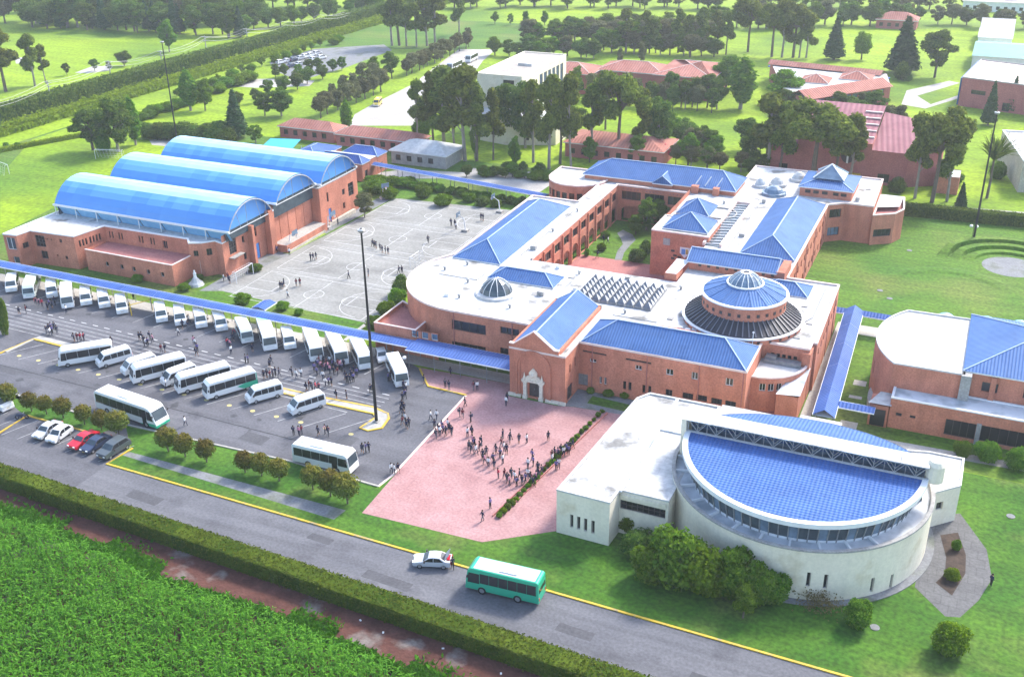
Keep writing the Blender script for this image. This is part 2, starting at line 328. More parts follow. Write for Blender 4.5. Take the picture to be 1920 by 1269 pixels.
sheet('grass_verge', [(-121.2, 158), (-119.7, 158), (-119.3, 170.5), (-120.8, 170.5)], .018, M['far_lawn'])
sheet('lobe_garden', [(-88.5, 129.2), (-80.5, 129.2), (-84.4, 140), (-84.4, 148.5), (-88.6, 150.5)], .016, M['far_lawn'])
sheet('court_path', [(-89.3, 129.3), (-88.6, 129.3), (-88.7, 151), (-89.5, 151)], .02, M['pale_path'])
sheet('courtyard_floor', rect(-67.2, -41.8, 155.7, 179.2), .02, M['brick_floor'])
sheet('courtyard_lawn', rect(-65.5, -52.1, 179.2, 200.3), .018, M['grass'])
px_sheet('courtyard_path', [(1157, 437), (1168, 431), (1186, 440), (1192, 450), (1180, 462), (1170, 474), (1166, 488), (1152, 488), (1158, 470), (1168, 458), (1164, 448)], .026, M['grey_slab'])
sheet('east_path', rect(-17.0, -15.6, 130, 165), .012, M['pale_path'])
for y0, y1 in ((163.2, 166.9), (145.5, 147.2), (141.3, 142.2), (131.4, 134.4)): sheet('cross_path', rect(-11.6 if y0 < 160 else -17, -9.3 if y0 < 135 else -9.8, y0, y1), .014, M['pale_path'])
sheet('east_path', [(-10.5, 129.4), (-10.5, 131.3), (30, 132.6), (30, 130.9)], .012, M['pale_path'])
px_sheet('patio', [(1720, 978), (1745, 968), (1800, 962), (1850, 1030), (1860, 1085), (1835, 1125), (1800, 1157), (1772, 1155), (1715, 1100), (1728, 1030)], .012, M['patio_slab'])
px_sheet('planter_soil', [(1763, 1003), (1796, 998), (1811, 1040), (1810, 1075), (1785, 1116), (1754, 1092), (1772, 1075), (1774, 1045)], .03, M['bed_soil'])
for r_, n_ in ((0, 0),):
    c_ = (8.4, 203.2); b = MB(); b.face([(c_[0]+5.0*math.cos(2*PI*i/40), c_[1]+5.0*math.sin(2*PI*i/40), .02) for i in range(40)]); o = b.build('round_plaza', M['grey_slab']); o['kind'] = 'structure'
# grass steps of the outdoor theatre: three curved terraces, tapering into the lawn at both ends
def mound(name, c, r0, a, b_, e, h, a0, a1, n=32):
    b = MB(); S_ = []
    for i in range(n+1):
        t = a0+(a1-a0)*i/n; k = min(1.0, math.sin(PI*i/n)*2.2); S_.append([(c[0]+r_*math.cos(t), c[1]+r_*math.sin(t), z) for r_, z in ((r0, -.03), (r0+a, h*k-.03), (r0+b_, h*k-.03), (r0+e, -.03))])
    for A, B in zip(S_[:-1], S_[1:]):
        for j in range(3): b.face((A[j], B[j], B[j+1], A[j+1]))
    o = b.build(name, M['grass']); o['kind'] = 'structure'
for k in range(3):
    mound('grass_terrace', (8.4, 203.2), 6.3+2.3*k, .25, 1.7, 2.2, .45+.45*k, R(30), R(178))
mound('grass_bank', (-1, 187), 8.2, 1.0, 2.4, 3.8, .22, R(20), R(185))
# far ground features
px_sheet('sports_field', [(0, 330), (60, 262), (140, 236), (420, 262), (420, 330), (330, 360), (120, 380), (0, 440)], .006, M['far_lawn'])
px_sheet('pale_pad', [(280, 263), (340, 256), (400, 261), (392, 272), (335, 277), (285, 272)], .012, M['pale_path'])
px_sheet('access_road', [(655, 236), (665, 215), (700, 195), (775, 158), (800, 138), (860, 93), (930, 93), (905, 115), (880, 150), (860, 180), (800, 205), (775, 236)], .012, M['pale_path'])
px_sheet('car_park', [(505, 118), (590, 92), (720, 84), (735, 95), (640, 130), (560, 152), (520, 135)], .010, M['grey_slab'])
px_sheet('access_road', [(395, 150), (520, 148), (590, 152), (580, 162), (480, 165), (400, 160)], .012, M['pale_path'])
px_sheet('dry_field', [(560, 90), (640, 55), (780, 40), (900, 40), (1020, 48), (1000, 82), (880, 95), (740, 92)], .006, M['grass'])
px_sheet('service_road', [(700, 325), (760, 318), (1100, 335), (1300, 345), (1440, 358), (1440, 366), (1200, 352), (1040, 345), (860, 335), (740, 335)], .012, M['pale_path'])
px_sheet('parking_bay', [(860, 330), (880, 315), (990, 322), (1050, 335), (1010, 362), (930, 350)], .016, M['pale_path'])
px_sheet('park_path', [(1700, 170), (1780, 152), (1800, 156), (1720, 180), (1745, 196), (1800, 178), (1800, 184), (1735, 204), (1690, 196)], .012, M['pale_path'])
px_sheet('park_path', [(1690, 380), (1920, 398), (1920, 402), (1690, 386)], .012, M['pale_path'])
px_sheet('sand_bunker', [(140, 137), (175, 124), (212, 125), (205, 133), (165, 138)], .012, M['pale_path'])
px_sheet('sand_bunker', [(28, 110), (55, 106), (58, 118), (30, 120)], .012, M['pale_path'])
px_sheet('sand_bunker', [(438, 42), (480, 38), (484, 44), (440, 47)], .012, M['pale_path'])

# kerbs (real steps), yellow along the road and the bus bays
def kerb(name, path, m, wd=.28, h=.14, closed=False):
    b = MB(); P = [Vector((p[0], p[1], 0)) for p in path]
    if closed: P.append(P[0])
    L, Rr = [], []
    for i, p in enumerate(P):
        d = (P[min(i+1, len(P)-1)]-P[max(i-1, 0)]).normalized(); n = Vector((-d.y, d.x, 0)); L.append(p+n*wd/2); Rr.append(p-n*wd/2)
    up = Vector((0, 0, h))
    for i in range(len(P)-1):
        b.face((Rr[i]+up, Rr[i+1]+up, L[i+1]+up, L[i]+up)); b.face((Rr[i], Rr[i+1], Rr[i+1]+up, Rr[i]+up)); b.face((L[i+1], L[i], L[i]+up, L[i+1]+up))
    b.face((Rr[0], Rr[0]+up, L[0]+up, L[0])); b.face((L[-1], L[-1]+up, Rr[-1]+up, Rr[-1]))
    o = b.build(name, m); o['kind'] = 'structure'; return o
YK = M['yellow_paint']; SK = M['kerb_stone']
kerb('kerb', [(-97.4, 89.9), (-97.9, 85.55), (-60, 85.05), (-3.3, 84.35), (75, 83.3)], YK)
kerb('kerb', [(-102.7, 94.45), (-75.6, 95.55), (-62.3, 95.0)], SK)
kerb('kerb', [(-62.3, 95.0), (-61.9, 98.2), (-62.6, 120.4)], M['coping'], .3, .06)
kerb('kerb', [(-62.6, 120.5), (-69.0, 120.75), (-73.1, 125.5)], YK)
kerb('kerb', [(-230, 95.3), (-127, 95.1), (-116, 94.3), (-102.9, 94.5)], SK)
kerb('kerb', [(-117.4, 85.6), (-117.6, 90.9), (-104.6, 90.8)], YK)
p_ = [G(*p) for p in ((0, 663), (62, 636), (215, 675))]
kerb('kerb', p_, YK, .35)
kerb('traffic_island', [(p.x+.3, p.y+.75) for p in p_], SK, 1.0, .12)
p_ = [G(*p) for p in ((527, 737), (612, 757), (700, 776), (705, 783), (675, 803), (690, 808), (716, 803), (729, 785), (727, 776), (700, 764), (612, 747), (530, 729))]
kerb('kerb', p_, YK, .32, .14, True)
b = MB(); b.prism([(p.x, p.y) for p in p_], 0, .10); o = b.build('traffic_island', SK); o['kind'] = 'structure'

# painted lines on the bus lot: running lanes, bay lines
def lines(name, segs, m, wd=.12, z=.022):
    b = MB()
    for (x0, y0), (x1, y1) in segs:
        d = Vector((x1-x0, y1-y0, 0)).normalized(); n = Vector((-d.y, d.x, 0))*wd/2; a = Vector((x0, y0, z)); c = Vector((x1, y1, z))
        b.face((a-n, c-n, c+n, a+n))
    o = b.build(name, m); o['kind'] = 'structure'; return o
def lot(x, dy): return (x, 113.4-.031*(x+112)-dy)
for k in range(6):
    lines('lane_marking', [(lot(-165, -3+1.15*k), lot(-72.5 if k < 4 else -76, -3+1.15*k))], M['worn_line'], .13)
lines('lane_marking', [(lot(x, -4.0), lot(x+1.2, -4.0)) for x in np.arange(-160, -74, 2.6)], M['white_paint'], .16)
lines('bay_marking', [((x, 121.0-.02*(x+110)), (x+1.2, 126-.02*(x+110))) for x in np.arange(-158, -76, 4.6)], M['worn_line'], .12)
lines('bay_marking', [((x, 103.6), (x+3.6, 109.2)) for x in np.arange(-137, -72, 4.1)], M['worn_line'], .12)
for x in np.arange(-134, -72, 4.1):
    b = MB(); b.face([(x+.2+.38*math.cos(2*PI*i/14), 104.6+.32*math.sin(2*PI*i/14), .024) for i in range(14)]); o = b.build('bay_number_disc', M['pale_yellow']); o['kind'] = 'structure'
lines('bay_marking', [((x-1.2, 85.6), (x+.4, 90.6)) for x in np.arange(-133, -98, 2.9)], M['worn_line'], .1)
lines('expansion_joint', [((-165, 101.6), (-72, 100.2))], M['tyre'], .10, .020)
# repairs and stains on the asphalt
rr = random.Random(12)
for x, y, a, c_ in ((-88, 81.6, 5, 1.6), (-63, 83.0, 3.2, 1.1), (-52, 79.6, 6, 1.4), (-30, 80.0, 4, 1.3), (-15, 78.4, 5, 1.5), (-108, 99.5, 7, 1.8), (-84, 98.6, 4, 2.2), (-132, 100.5, 6, 1.6), (-72, 102, 2.5, 4.5)):
    sheet('asphalt_patch', [(x-a/2, y-c_/2), (x+a/2, y-c_/2-.05*a), (x+a/2+.1, y+c_/2-.05*a), (x-a/2+.15, y+c_/2)], .0165, M['asphalt_patch'])
for k in range(46):
    x = rr.uniform(-155, -75); y = rr.choice((rr.uniform(119, 124), rr.uniform(104, 108), rr.uniform(97, 103))); r_ = rr.uniform(.25, .7)
    sheet('oil_stain', [(x+r_*rr.uniform(.6, 1.2)*math.cos(2*PI*i/9), y+r_*rr.uniform(.5, 1.1)*math.sin(2*PI*i/9)) for i in range(9)], .0168+.0001*k, M['oil_stain'])
# ball courts
def arc_pts(cx, cy, r, a0, a1, n=18, z=.02): return [(cx+r*math.cos(a0+(a1-a0)*i/n), cy+r*math.sin(a0+(a1-a0)*i/n)) for i in range(n+1)]
def chain(P): return list(zip(P[:-1], P[1:]))
for cy in (143.2, 157.4, 173.2, 188.2):
    x0, x1, hw = -117.6, -90.6, 6.3; cx = (x0+x1)/2; S = []
    S += chain([(x0, cy-hw), (x1, cy-hw), (x1, cy+hw), (x0, cy+hw), (x0, cy-hw)]) + [((cx, cy-hw), (cx, cy+hw))] + chain(arc_pts(cx, cy, 1.8, 0, 2*PI, 24))
    for s, xe in ((1, x0), (-1, x1)):
        S += chain(arc_pts(xe+s*1.5, cy, 5.6, -PI/2, PI/2)if s > 0 else arc_pts(xe-1.5, cy, 5.6, PI/2, 1.5*PI))
        S += chain([(xe, cy-1.9), (xe+s*5.6, cy-1.9), (xe+s*5.6, cy+1.9), (xe, cy+1.9)]) + chain(arc_pts(xe+s*5.6, cy, 1.8, -PI/2, PI/2) if s > 0 else arc_pts(xe-5.6, cy, 1.8, PI/2, 1.5*PI))
    lines('court_marking', S, M['white_paint'], .09, .019)
lines('court_marking', [((-117.9, y), (-90.2, y+.2)) for y in (136.8, 150.4, 164.6, 166.8, 181.2, 195)], M['worn_line'], .1, .0185)
lines('court_marking', [((x, 138.5), (x, 195)) for x in (-112.2, -96.3)], M['worn_line'], .07, .018)
# ------------------------------------------------------------------ building kit
def wall(b, p0, p1, z0, z1, ops=(), depth=.28, m=0):
    """one straight wall, outside on the right hand of p0->p1, with real openings; ops = (u0, u1, za, zb) along the wall"""
    d = Vector((p1[0]-p0[0], p1[1]-p0[1], 0)); Ln = d.length; d.normalize(); n = Vector((d.y, -d.x, 0))
    P = lambda u, z, k=0.0: (p0[0]+d.x*u-n.x*k, p0[1]+d.y*u-n.y*k, z)
    us = sorted({0, Ln, *[o[0] for o in ops], *[o[1] for o in ops]}); zs = sorted({z0, z1, *[o[2] for o in ops], *[o[3] for o in ops]})
    for a, c in zip(us[:-1], us[1:]):
        for e, f in zip(zs[:-1], zs[1:]):
            mu, mz = (a+c)/2, (e+f)/2
            if any(o[0] < mu < o[1] and o[2] < mz < o[3] for o in ops): continue
            b.face((P(a, e), P(c, e), P(c, f), P(a, f)), m)
    for (u0, u1, a, c) in [o[:4] for o in ops]:
        b.face((P(u0, a), P(u1, a), P(u1, a, depth), P(u0, a, depth)), m); b.face((P(u0, c, depth), P(u1, c, depth), P(u1, c), P(u0, c)), m)
        b.face((P(u0, a, depth), P(u0, c, depth), P(u0, c), P(u0, a)), m); b.face((P(u1, a), P(u1, c), P(u1, c, depth), P(u1, a, depth)), m)
def window(parent, p0, p1, op, glass='glass_dark', frame='frame_dark', nx=None, nz=1, depth=.28, name='window'):
    """frame bars with a pane behind them, set back in its opening"""
    d = Vector((p1[0]-p0[0], p1[1]-p0[1], 0)).normalized(); n = Vector((d.y, -d.x, 0)); u0, u1, a, c = op[:4]
    P = lambda u, z, k: Vector((p0[0]+d.x*u-n.x*k, p0[1]+d.y*u-n.y*k, z))
    if nx is None: nx = max(1, int(round((u1-u0)/1.3)))
    b = MB(); t = .07; k = depth-.06
    for i in range(nx+1):
        u = u0+t/2+(u1-u0-t)*i/nx; b.bar(P(u, a, k), P(u, c, k), t, .1)
    for i in range(nz+1):
        z = a+t/2+(c-a-t)*i/nz; b.bar(P(u0+t, z, k-.004), P(u1-t, z, k-.004), .09, t)
    f = b.build(name, M[frame], parent)
    b = MB(); b.face((P(u0, a, depth-.02), P(u1, a, depth-.02), P(u1, c, depth-.02), P(u0, c, depth-.02))); b.build('pane', M[glass], f)
    return f
def door(parent, p0, p1, op, m='paint_navy', depth=.28):
    d = Vector((p1[0]-p0[0], p1[1]-p0[1], 0)).normalized(); n = Vector((d.y, -d.x, 0)); u0, u1, a, c = op[:4]
    P = lambda u, z, k: Vector((p0[0]+d.x*u-n.x*k, p0[1]+d.y*u-n.y*k, z)); b = MB(); mid = (u0+u1)/2
    for s, e in ((u0+.02, mid-.015), (mid+.015, u1-.02)):
        b.bar(P(s, (a+c)/2, depth-.08), P(e, (a+c)/2, depth-.08), .07, c-a-.02)
        for q in (.3, .7): b.bar(P(s+.15, a+(c-a)*q, depth-.13), P(e-.15, a+(c-a)*q, depth-.13), .03, (c-a)*.28)
    o = b.build('door', M[m], parent)
    h = MB(); h.bar(P(mid-.1, a+1.0, depth-.18), P(mid-.1, a+1.3, depth-.18), .05); h.build('handle', M['steel_grey'], o)
    return o
def walls(parent, path, z0, z1, ops={}, m='brick', closed=True, name='wall', win={}, depth=.28):
    """walls round a footprint (counter-clockwise), ops[i] = openings of edge i"""
    b = MB(); n = len(path)
    for i in range(n if closed else n-1):
        p, q = path[i], path[(i+1) % n]; o = ops.get(i, ())
        wall(b, p, q, z0, z1, o, depth)
    w_ = b.build(name, M[m], parent)
    for i, os_ in ops.items():
        p, q = path[i], path[(i+1) % n]
        for o in os_:
            kw = o[4] if len(o) > 4 else {}
            if kw.get('door'): door(parent, p, q, o, kw['door'], depth)
            elif kw.get('void'): pass
            else: window(parent, p, q, o, depth=depth, **{**win, **kw})
    return w_
def hip(parent, x0, x1, y0, y1, z0, zr, axis='y', r0=None, r1=None, m='blue_tile', ov=.25, gable=(False, False), caps=True, name='blue_roof', capm='ridge_pale'):
    """hipped or gabled roof with eave edge and ridge caps"""
    x0 -= ov; x1 += ov; y0 -= ov; y1 += ov; b = MB()
    A, B, C, D = (x0, y0, z0), (x1, y0, z0), (x1, y1, z0), (x0, y1, z0)
    if axis == 'y':
        xc = (x0+x1)/2; h = (x1-x0)/2
        s = y0 if gable[0] else (r0 if r0 is not None else y0+h); e = y1 if gable[1] else (r1 if r1 is not None else y1-h)
        p, q = (xc, s, zr), (xc, e, zr)
        b.slope((B, C, q, p)); b.slope((D, A, p, q)); b.slope((A, B, p)); b.slope((C, D, q)); hips = [(A, p), (B, p), (C, q), (D, q)]
    else:
        yc = (y0+y1)/2; h = (y1-y0)/2
        s = x0 if gable[0] else (r0 if r0 is not None else x0+h); e = x1 if gable[1] else (r1 if r1 is not None else x1-h)
        p, q = (s, yc, zr), (e, yc, zr)
        b.slope((A, B, q, p)); b.slope((C, D, p, q)); b.slope((D, A, p)); b.slope((B, C, q)); hips = [(A, p), (D, p), (B, q), (C, q)]
    b.box(x0+.05, x1-.05, y0+.05, y1-.05, z0-.22, z0-.003, 1)
    o = b.build(name, [M[m], M['white_trim']], parent)
    if caps:
        c = MB(); up = Vector((0, 0, .05)); c.bar(Vector(p)+up, Vector(q)+up, .20, .1)
        for a_, t in hips: c.bar(Vector(a_)+up, Vector(t)+up, .15, .08)
        c.build('ridge_cap', M[capm], o)
    return o
def pyramid(parent, x0, x1, y0, y1, z0, zr, m='blue_tile', ov=.2):
    return hip(parent, x0, x1, y0, y1, z0, zr, 'y', (y0+y1)/2-.01, (y0+y1)/2+.01, m, ov)
def parapet(parent, path, z0, z1, t=.35, m='coping', closed=True, name='coping'):
    """coping round a flat roof, mitred"""
    b = MB(); P = [Vector((p[0], p[1], 0)) for p in path]; n = len(P); I = []
    for i in range(n):
        d0 = (P[i]-P[i-1]).normalized() if closed or i > 0 else (P[i+1]-P[i]).normalized(); d1 = (P[(i+1) % n]-P[i]).normalized() if closed or i < n-1 else d0
        n0 = Vector((-d0.y, d0.x, 0)); n1 = Vector((-d1.y, d1.x, 0)); k = n0+n1; k = k/(max(.3, k.length_squared/2)) if k.length > .1 else n0
        I.append(P[i]+k*t)
    O = [p-(q-p)*.12 for p, q in zip(P, I)]
    for i in range(n if closed else n-1):
        j = (i+1) % n; z = lambda p, h: (p.x, p.y, h)
        b.face((z(O[i], z1), z(O[j], z1), z(I[j], z1), z(I[i], z1))); b.face((z(O[i], z0), z(O[j], z0), z(O[j], z1), z(O[i], z1))); b.face((z(I[j], z0), z(I[i], z0), z(I[i], z1), z(I[j], z1))); b.face((z(P[i], z0), z(P[j], z0), z(O[j], z0), z(O[i], z0)))
    return b.build(name, M[m], parent)
def flat(parent, polys, z, m='roof_white', name='flat_roof'):
    b = MB()
    for p in polys: b.face([(q[0], q[1], z) for q in p])
    return b.build(name, M[m], parent)
def opx(p0, p1, a, c, **kw):
    """opening from its two picture corners on a wall that runs along X or along Y"""
    if abs(p1[1]-p0[1]) < 1e-6:
        xa, za = on_y(*a, p0[1]); xc, zc = on_y(*c, p0[1]); s = 1 if p1[0] > p0[0] else -1; u = sorted((s*(xa-p0[0]), s*(xc-p0[0])))
    else:
        ya, za = on_x(*a, p0[0]); yc, zc = on_x(*c, p0[0]); s = 1 if p1[1] > p0[1] else -1; u = sorted((s*(ya-p0[1]), s*(yc-p0[1])))
    za, zc = sorted((za, zc))
    return (u[0], u[1], max(za, .06), zc, kw)
def lathe_wall_arc(c, r, a0, a1, n): return [(c[0]+r*math.cos(a0+(a1-a0)*i/n), c[1]+r*math.sin(a0+(a1-a0)*i/n)) for i in range(n+1)]
# ------------------------------------------------------------------ the main school building
S = root('school_building', (-48, 160, 0), 'large red brick school with white flat roofs, blue hipped roofs and a round rotunda', 'school')
RZ = 7.5
lobe = lathe_wall_arc((-70.4, 144.5), 13.2, R(142), R(270), 14)
outer = [(-80.8, 187.5)] + lobe + [(-56.9, 131.3)]
iF = len(outer)-2                                       # facade edge index (lobe end -> entrance)
outer += [(-56.9, 123.4), (-48.3, 123.4), (-48.3, 128.7), (-24.0, 128.7), (-24.0, 138.9), (-17.4, 138.9), (-17.4, 141.2), (-16.8, 141.2), (-17.2, 164.0), (-25.4, 164.0), (-25.4, 203.4), (-22.6, 205.6), (-17.2, 205.6), (-17.6, 224.0), (-44.0, 224.0), (-44.0, 211.6), (-71.0, 211.6), (-71.0, 187.5)]
nl = len(lobe)
ops = {}
f0, f1 = outer[iF], outer[iF+1]
ops[iF] = [opx(f0, f1, (847, 599), (911, 629), nx=4), opx(f0, f1, (847, 639), (911, 665), nx=4), opx(f0, f1, (938, 612), (973, 631), nx=3), opx(f0, f1, (938, 651), (953, 666), nx=2)]
iE = iF+2                                               # entrance front
p, q = outer[iE], outer[iE+1]
ops[iE] = [opx(p, q, (992, 711), (1013, 746), door='frame_dark')]
p, q = outer[iE+1], outer[iE+2]                         # entrance, east side
ops[iE+1] = [(.9, 3.0, .06, 2.4, dict(door='frame_dark')), (1.6, 2.1, 4.3, 5.7, {}), (3.7, 4.2, 4.3, 5.9, {})]
iS = iE+2
p, q = outer[iS], outer[iS+1]
o_ = []
for a, c in (((1092, 656), (1137, 664)), ((1173, 671), (1221, 680))): o_.append(opx(p, q, a, (c[0], c[1]+3.5), nx=2))
for a, c in (((1106, 672), (1118, 681)), ((1191, 684), (1203, 695)), ((1249, 691), (1262, 705)), ((1297, 697), (1308, 713)), ((1361, 708), (1374, 725))): o_.append(opx(p, q, a, c, frame='frame_white', nx=2))
o_ += [opx(p, q, (1084, 699), (1102, 724), door='steel_grey'), opx(p, q, (1124, 706), (1128, 720), nx=1, frame='frame_white', glass='glass_grey'), opx(p, q, (1133, 707), (1137, 722), nx=1, frame='frame_white', glass='glass_grey')]
for x, y in ((1171, 714), (1181, 716), (1207, 721), (1218, 723)): o_.append(opx(p, q, (x-2.5, y), (x+2.5, y+16), nx=1))
for x, y in ((1248, 729), (1280, 735), (1306, 739), (1334, 745), (1360, 750)): o_.append(opx(p, q, (x, y), (x+(12 if x < 1260 else 19), y+15), nx=2))
ops[iS] = o_
ops[iS+2] = [(u, u+.55, 5.6, 6.2, {}) for u in (1.2, 2.0, 2.8, 3.6, 4.4)]
i = iS+7                                                # east wing, long side
assert outer[i] == (-25.4, 164.0), outer[i]
ops[i] = [(u, u+1.2, z, z+1.3, {}) for u in np.arange(3, 38, 3.1) for z in (1.0, 4.6)]
ops[i+1] = [(.5, 3.0, 4.9, 6.6, dict(nx=3)), (.5, 3.0, 1.2, 2.9, dict(nx=3, glass='glass_blue'))]
ops[iS+5] = [(u, u+1.1, 4.6, 5.8, {}) for u in np.arange(2, 21, 2.6)]
walls(S, outer, 0, RZ, ops, 'brick')
parapet(S, outer, RZ-.02, RZ+.28, .32, 'coping')
# courtyard walls (walked clockwise so that they face the courtyard)
court = [(-67.2, 155.7), (-67.2, 200.4), (-52.0, 200.4), (-52.0, 174.9), (-41.7, 174.9), (-41.7, 155.7)]
def arched(b, p0, p1, ops, depth=1.7):
    d = Vector((p1[0]-p0[0], p1[1]-p0[1], 0)).normalized(); n = Vector((d.y, -d.x, 0)); P = lambda u, z, k=0.0: (p0[0]+d.x*u-n.x*k, p0[1]+d.y*u-n.y*k, z)
    for u0, u1, a, c, k in ops:
        if not k.get('void'): continue
        b.face((P(u0, a, depth), P(u1, a, depth), P(u1, c, depth), P(u0, c, depth)), 0)
        if k.get('arch'):
            w2 = (u1-u0)/2; uc = (u0+u1)/2; rise = min(w2, 1.3); N_ = 8
            for s in (-1, 1):
                pts = [(uc+s*w2*math.cos(t), c-rise+rise*math.sin(t)) for t in [PI/2*i/N_ for i in range(N_+1)]]
                poly = [(uc+s*w2, c)]+pts
                if s < 0: poly = poly[::-1]
                for z_ in (0, .3):
                    fan = [P(u, z, z_) for u, z in poly]
                    for i in range(1, len(fan)-1) if s > 0 else range(0, len(fan)-2):
                        b.face((fan[0], fan[i], fan[i+1]) if s > 0 else (fan[-1], fan[i], fan[i+1]), 0)
                for (a_, b_), (c_, d_) in zip(pts[:-1], pts[1:]): b.face((P(a_, b_), P(c_, d_), P(c_, d_, .3), P(a_, b_, .3)), 0)
cops = {0: [], 1: []}
for k in range(10):
    u = 1.0+4.42*k
    cops[0].append((u+.2, u+3.3, 4.7, 6.4, dict(nx=3)))
    cops[0].append((u+.1, u+3.4, .06, 3.3, dict(void=1, arch=k < 7)))
for k in range(3):
    cops[1].append((.9+4.9*k, 5.0+4.9*k, 4.7, 6.5, dict(nx=4)))
    cops[1].append((.9+4.9*k, 5.0+4.9*k, .06, 3.4, dict(void=1, arch=True)))
hts = [RZ, RZ, 8.5, 8.5, RZ, RZ]
for i in range(6):
    p, q = court[i], court[(i+1) % 6]; b = MB(); oo = cops.get(i, [])
    wall(b, p, q, 0, hts[i], oo, 1.7 if False else .3); arched(b, p, q, oo)
    b.build('courtyard_wall', M['brick'], S)
    for o in oo:
        if not o[4].get('void'): window(S, p, q, o, depth=.3, nx=o[4].get('nx'))
b = MB()
for i in range(10): b.box(-67.19, -66.95, 156.2+4.42*i-.02, 156.55+4.42*i, 0, 7.2)
b.build('pilaster', M['brick'], S)
b = MB()
for k in range(3):
    for j in range(5): b.box(-66.0+4.9*k+.75*j, -65.7+4.9*k+.75*j, 200.28, 200.39, 6.8, 7.1)
b.build('brick_dentil', M['brick_floor'], S)
parapet(S, [court[0], court[1], court[2]], RZ-.02, RZ+.28, -.3 if False else .32, 'coping', closed=False)
# flat roofs
flat(S, [outer[1:iF+2]+[(-56.9, 155.7), (-80.8, 155.7)],
         [(-56.9, 131.3), (-56.9, 123.4), (-48.3, 123.4), (-48.3, 155.7), (-56.9, 155.7)],
         [(-48.3, 128.7), (-24.0, 128.7), (-24.0, 138.9), (-24.0, 155.7), (-48.3, 155.7)],
         [(-24.0, 138.9), (-17.4, 138.9), (-17.4, 141.2), (-16.8, 141.2), (-17.2, 164), (-24.0, 164)],
         [(-41.7, 155.7), (-24, 155.7), (-24, 164), (-41.7, 164)],
         rect(-80.8, -67.2, 155.7, 187.5), rect(-71, -67.2, 187.5, 200.4), rect(-71, -44, 200.4, 211.6), [(-44, 203.4), (-25.4, 203.4), (-22.6, 205.6), (-17.2, 205.6), (-17.6, 224), (-44, 224)],
         rect(-41.7, -25.4, 164, 203.4), rect(-52, -41.7, 183.6, 200.4), rect(-44, -41.7, 200.4, 203.4)], RZ)
# low brick annex of the rounded end, with its own terrace
b = MB(); A_ = [(-82.9, 129.0), (-75.4, 129.0), (-75.4, 134.6), (-82.9, 138.2)]
aops = {0: [opx(A_[0], A_[1], (771, 619), (785, 634), glass='glass_blue', frame='frame_white', nx=1), opx(A_[0], A_[1], (790, 622), (803, 637), glass='glass_blue', frame='frame_white', nx=1), opx(A_[0], A_[1], (808, 625), (821, 640), glass='glass_blue', frame='frame_white', nx=1)]}
walls(S, A_, 0, 4.4, aops, 'brick', name='annex_wall'); flat(S, [A_], 3.6, 'brick_floor', 'terrace'); parapet(S, A_, 4.38, 4.5, .25, 'coping')
# entrance pavilion: gable front, blue roof, arched niche and carved portal
b = MB(); X0, X1, XM = -56.9, -49.3, -53.1; zr, ze = 10.5, 8.3
for y_, s in ((123.38, 1), (123.8, -1)):
    P_ = [(X0, y_, RZ), (X1, y_, RZ), (X1, y_, ze), (X1-.7, y_, ze), (XM, y_, zr+.15), (X0+.7, y_, ze), (X0, y_, ze)]
    b.face(P_ if s > 0 else P_[::-1])
b.face([(X1, 123.38, ze), (X1, 123.8, ze), (X1-.7, 123.8, ze), (X1-.7, 123.38, ze)]); b.face([(X1, 123.38, RZ), (X1, 123.8, RZ), (X1, 123.8, ze), (X1, 123.38, ze)])
b.face([(X0, 123.38, ze), (X0+.7, 123.38, ze), (X0+.7, 123.8, ze), (X0, 123.8, ze)])
b.box(X1-.3, X1, 123.8, 141, RZ, 8.1); b.box(X0, X0+.3, 123.8, 141, RZ, 8.1); b.box(X0, X1, 140.7, 141, RZ, 8.1)
b.build('gable_wall', M['brick'], S)
b = MB()
for s in (-1, 1): b.bar((XM, 123.58, zr+.22), (XM+s*3.1, 123.58, ze+.06), .5, .14); b.bar((XM+s*3.1, 123.58, ze+.06), (XM+s*3.82, 123.58, ze+.06), .5, .14)
b.build('coping', M['coping'], S)
hip(S, X0+.4, X1-.4, 123.85, 140.6, 8.15, 10.3, 'y', None, None, 'blue_tile', .0, gable=(True, True))
b = MB(); nx_, nz_ = (XM-.05), 5.0                     # niche: three stepped arches, each a little prouder
for k, (r_, pr) in enumerate(((2.75, .30), (2.4, .18))):
    N_ = 16; y_ = 123.4-pr
    ar = [(nx_+r_*math.cos(PI*i/N_), nz_+r_*math.sin(PI*i/N_)) for i in range(N_+1)]; r2 = r_-.32
    ai = [(nx_+r2*math.cos(PI*i/N_), nz_+r2*math.sin(PI*i/N_)) for i in range(N_+1)]
    ar = [(nx_+r_, .4)]+ar+[(nx_-r_, .4)]; ai = [(nx_+r2, .4)]+ai+[(nx_-r2, .4)]
    for i in range(len(ar)-1):
        b.face([(ar[i][0], y_, ar[i][1]), (ar[i+1][0], y_, ar[i+1][1]), (ai[i+1][0], y_, ai[i+1][1]), (ai[i][0], y_, ai[i][1])])
        for L_ in (ar, ai): b.face([(L_[i][0], y_, L_[i][1]), (L_[i+1][0], y_, L_[i+1][1]), (L_[i+1][0], 123.41, L_[i+1][1]), (L_[i][0], 123.41, L_[i][1])])
b.build('arched_niche', M['brick'], S)
b = MB(); dx = nx_
for s in (-1, 1):
    b.box(dx+s*1.25-.35, dx+s*1.25+.35, 122.95, 123.39, 0, .55); b.box(dx+s*1.25-.25, dx+s*1.25+.25, 123.05, 123.39, .55, 2.6); b.box(dx+s*1.25-.36, dx+s*1.25+.36, 122.98, 123.39, 2.6, 2.8)
    b.ring((dx+s*1.35, 123.2), [(.20, 3.1), (.26, 3.25), (.12, 3.6), (.02, 4.2)], 8)
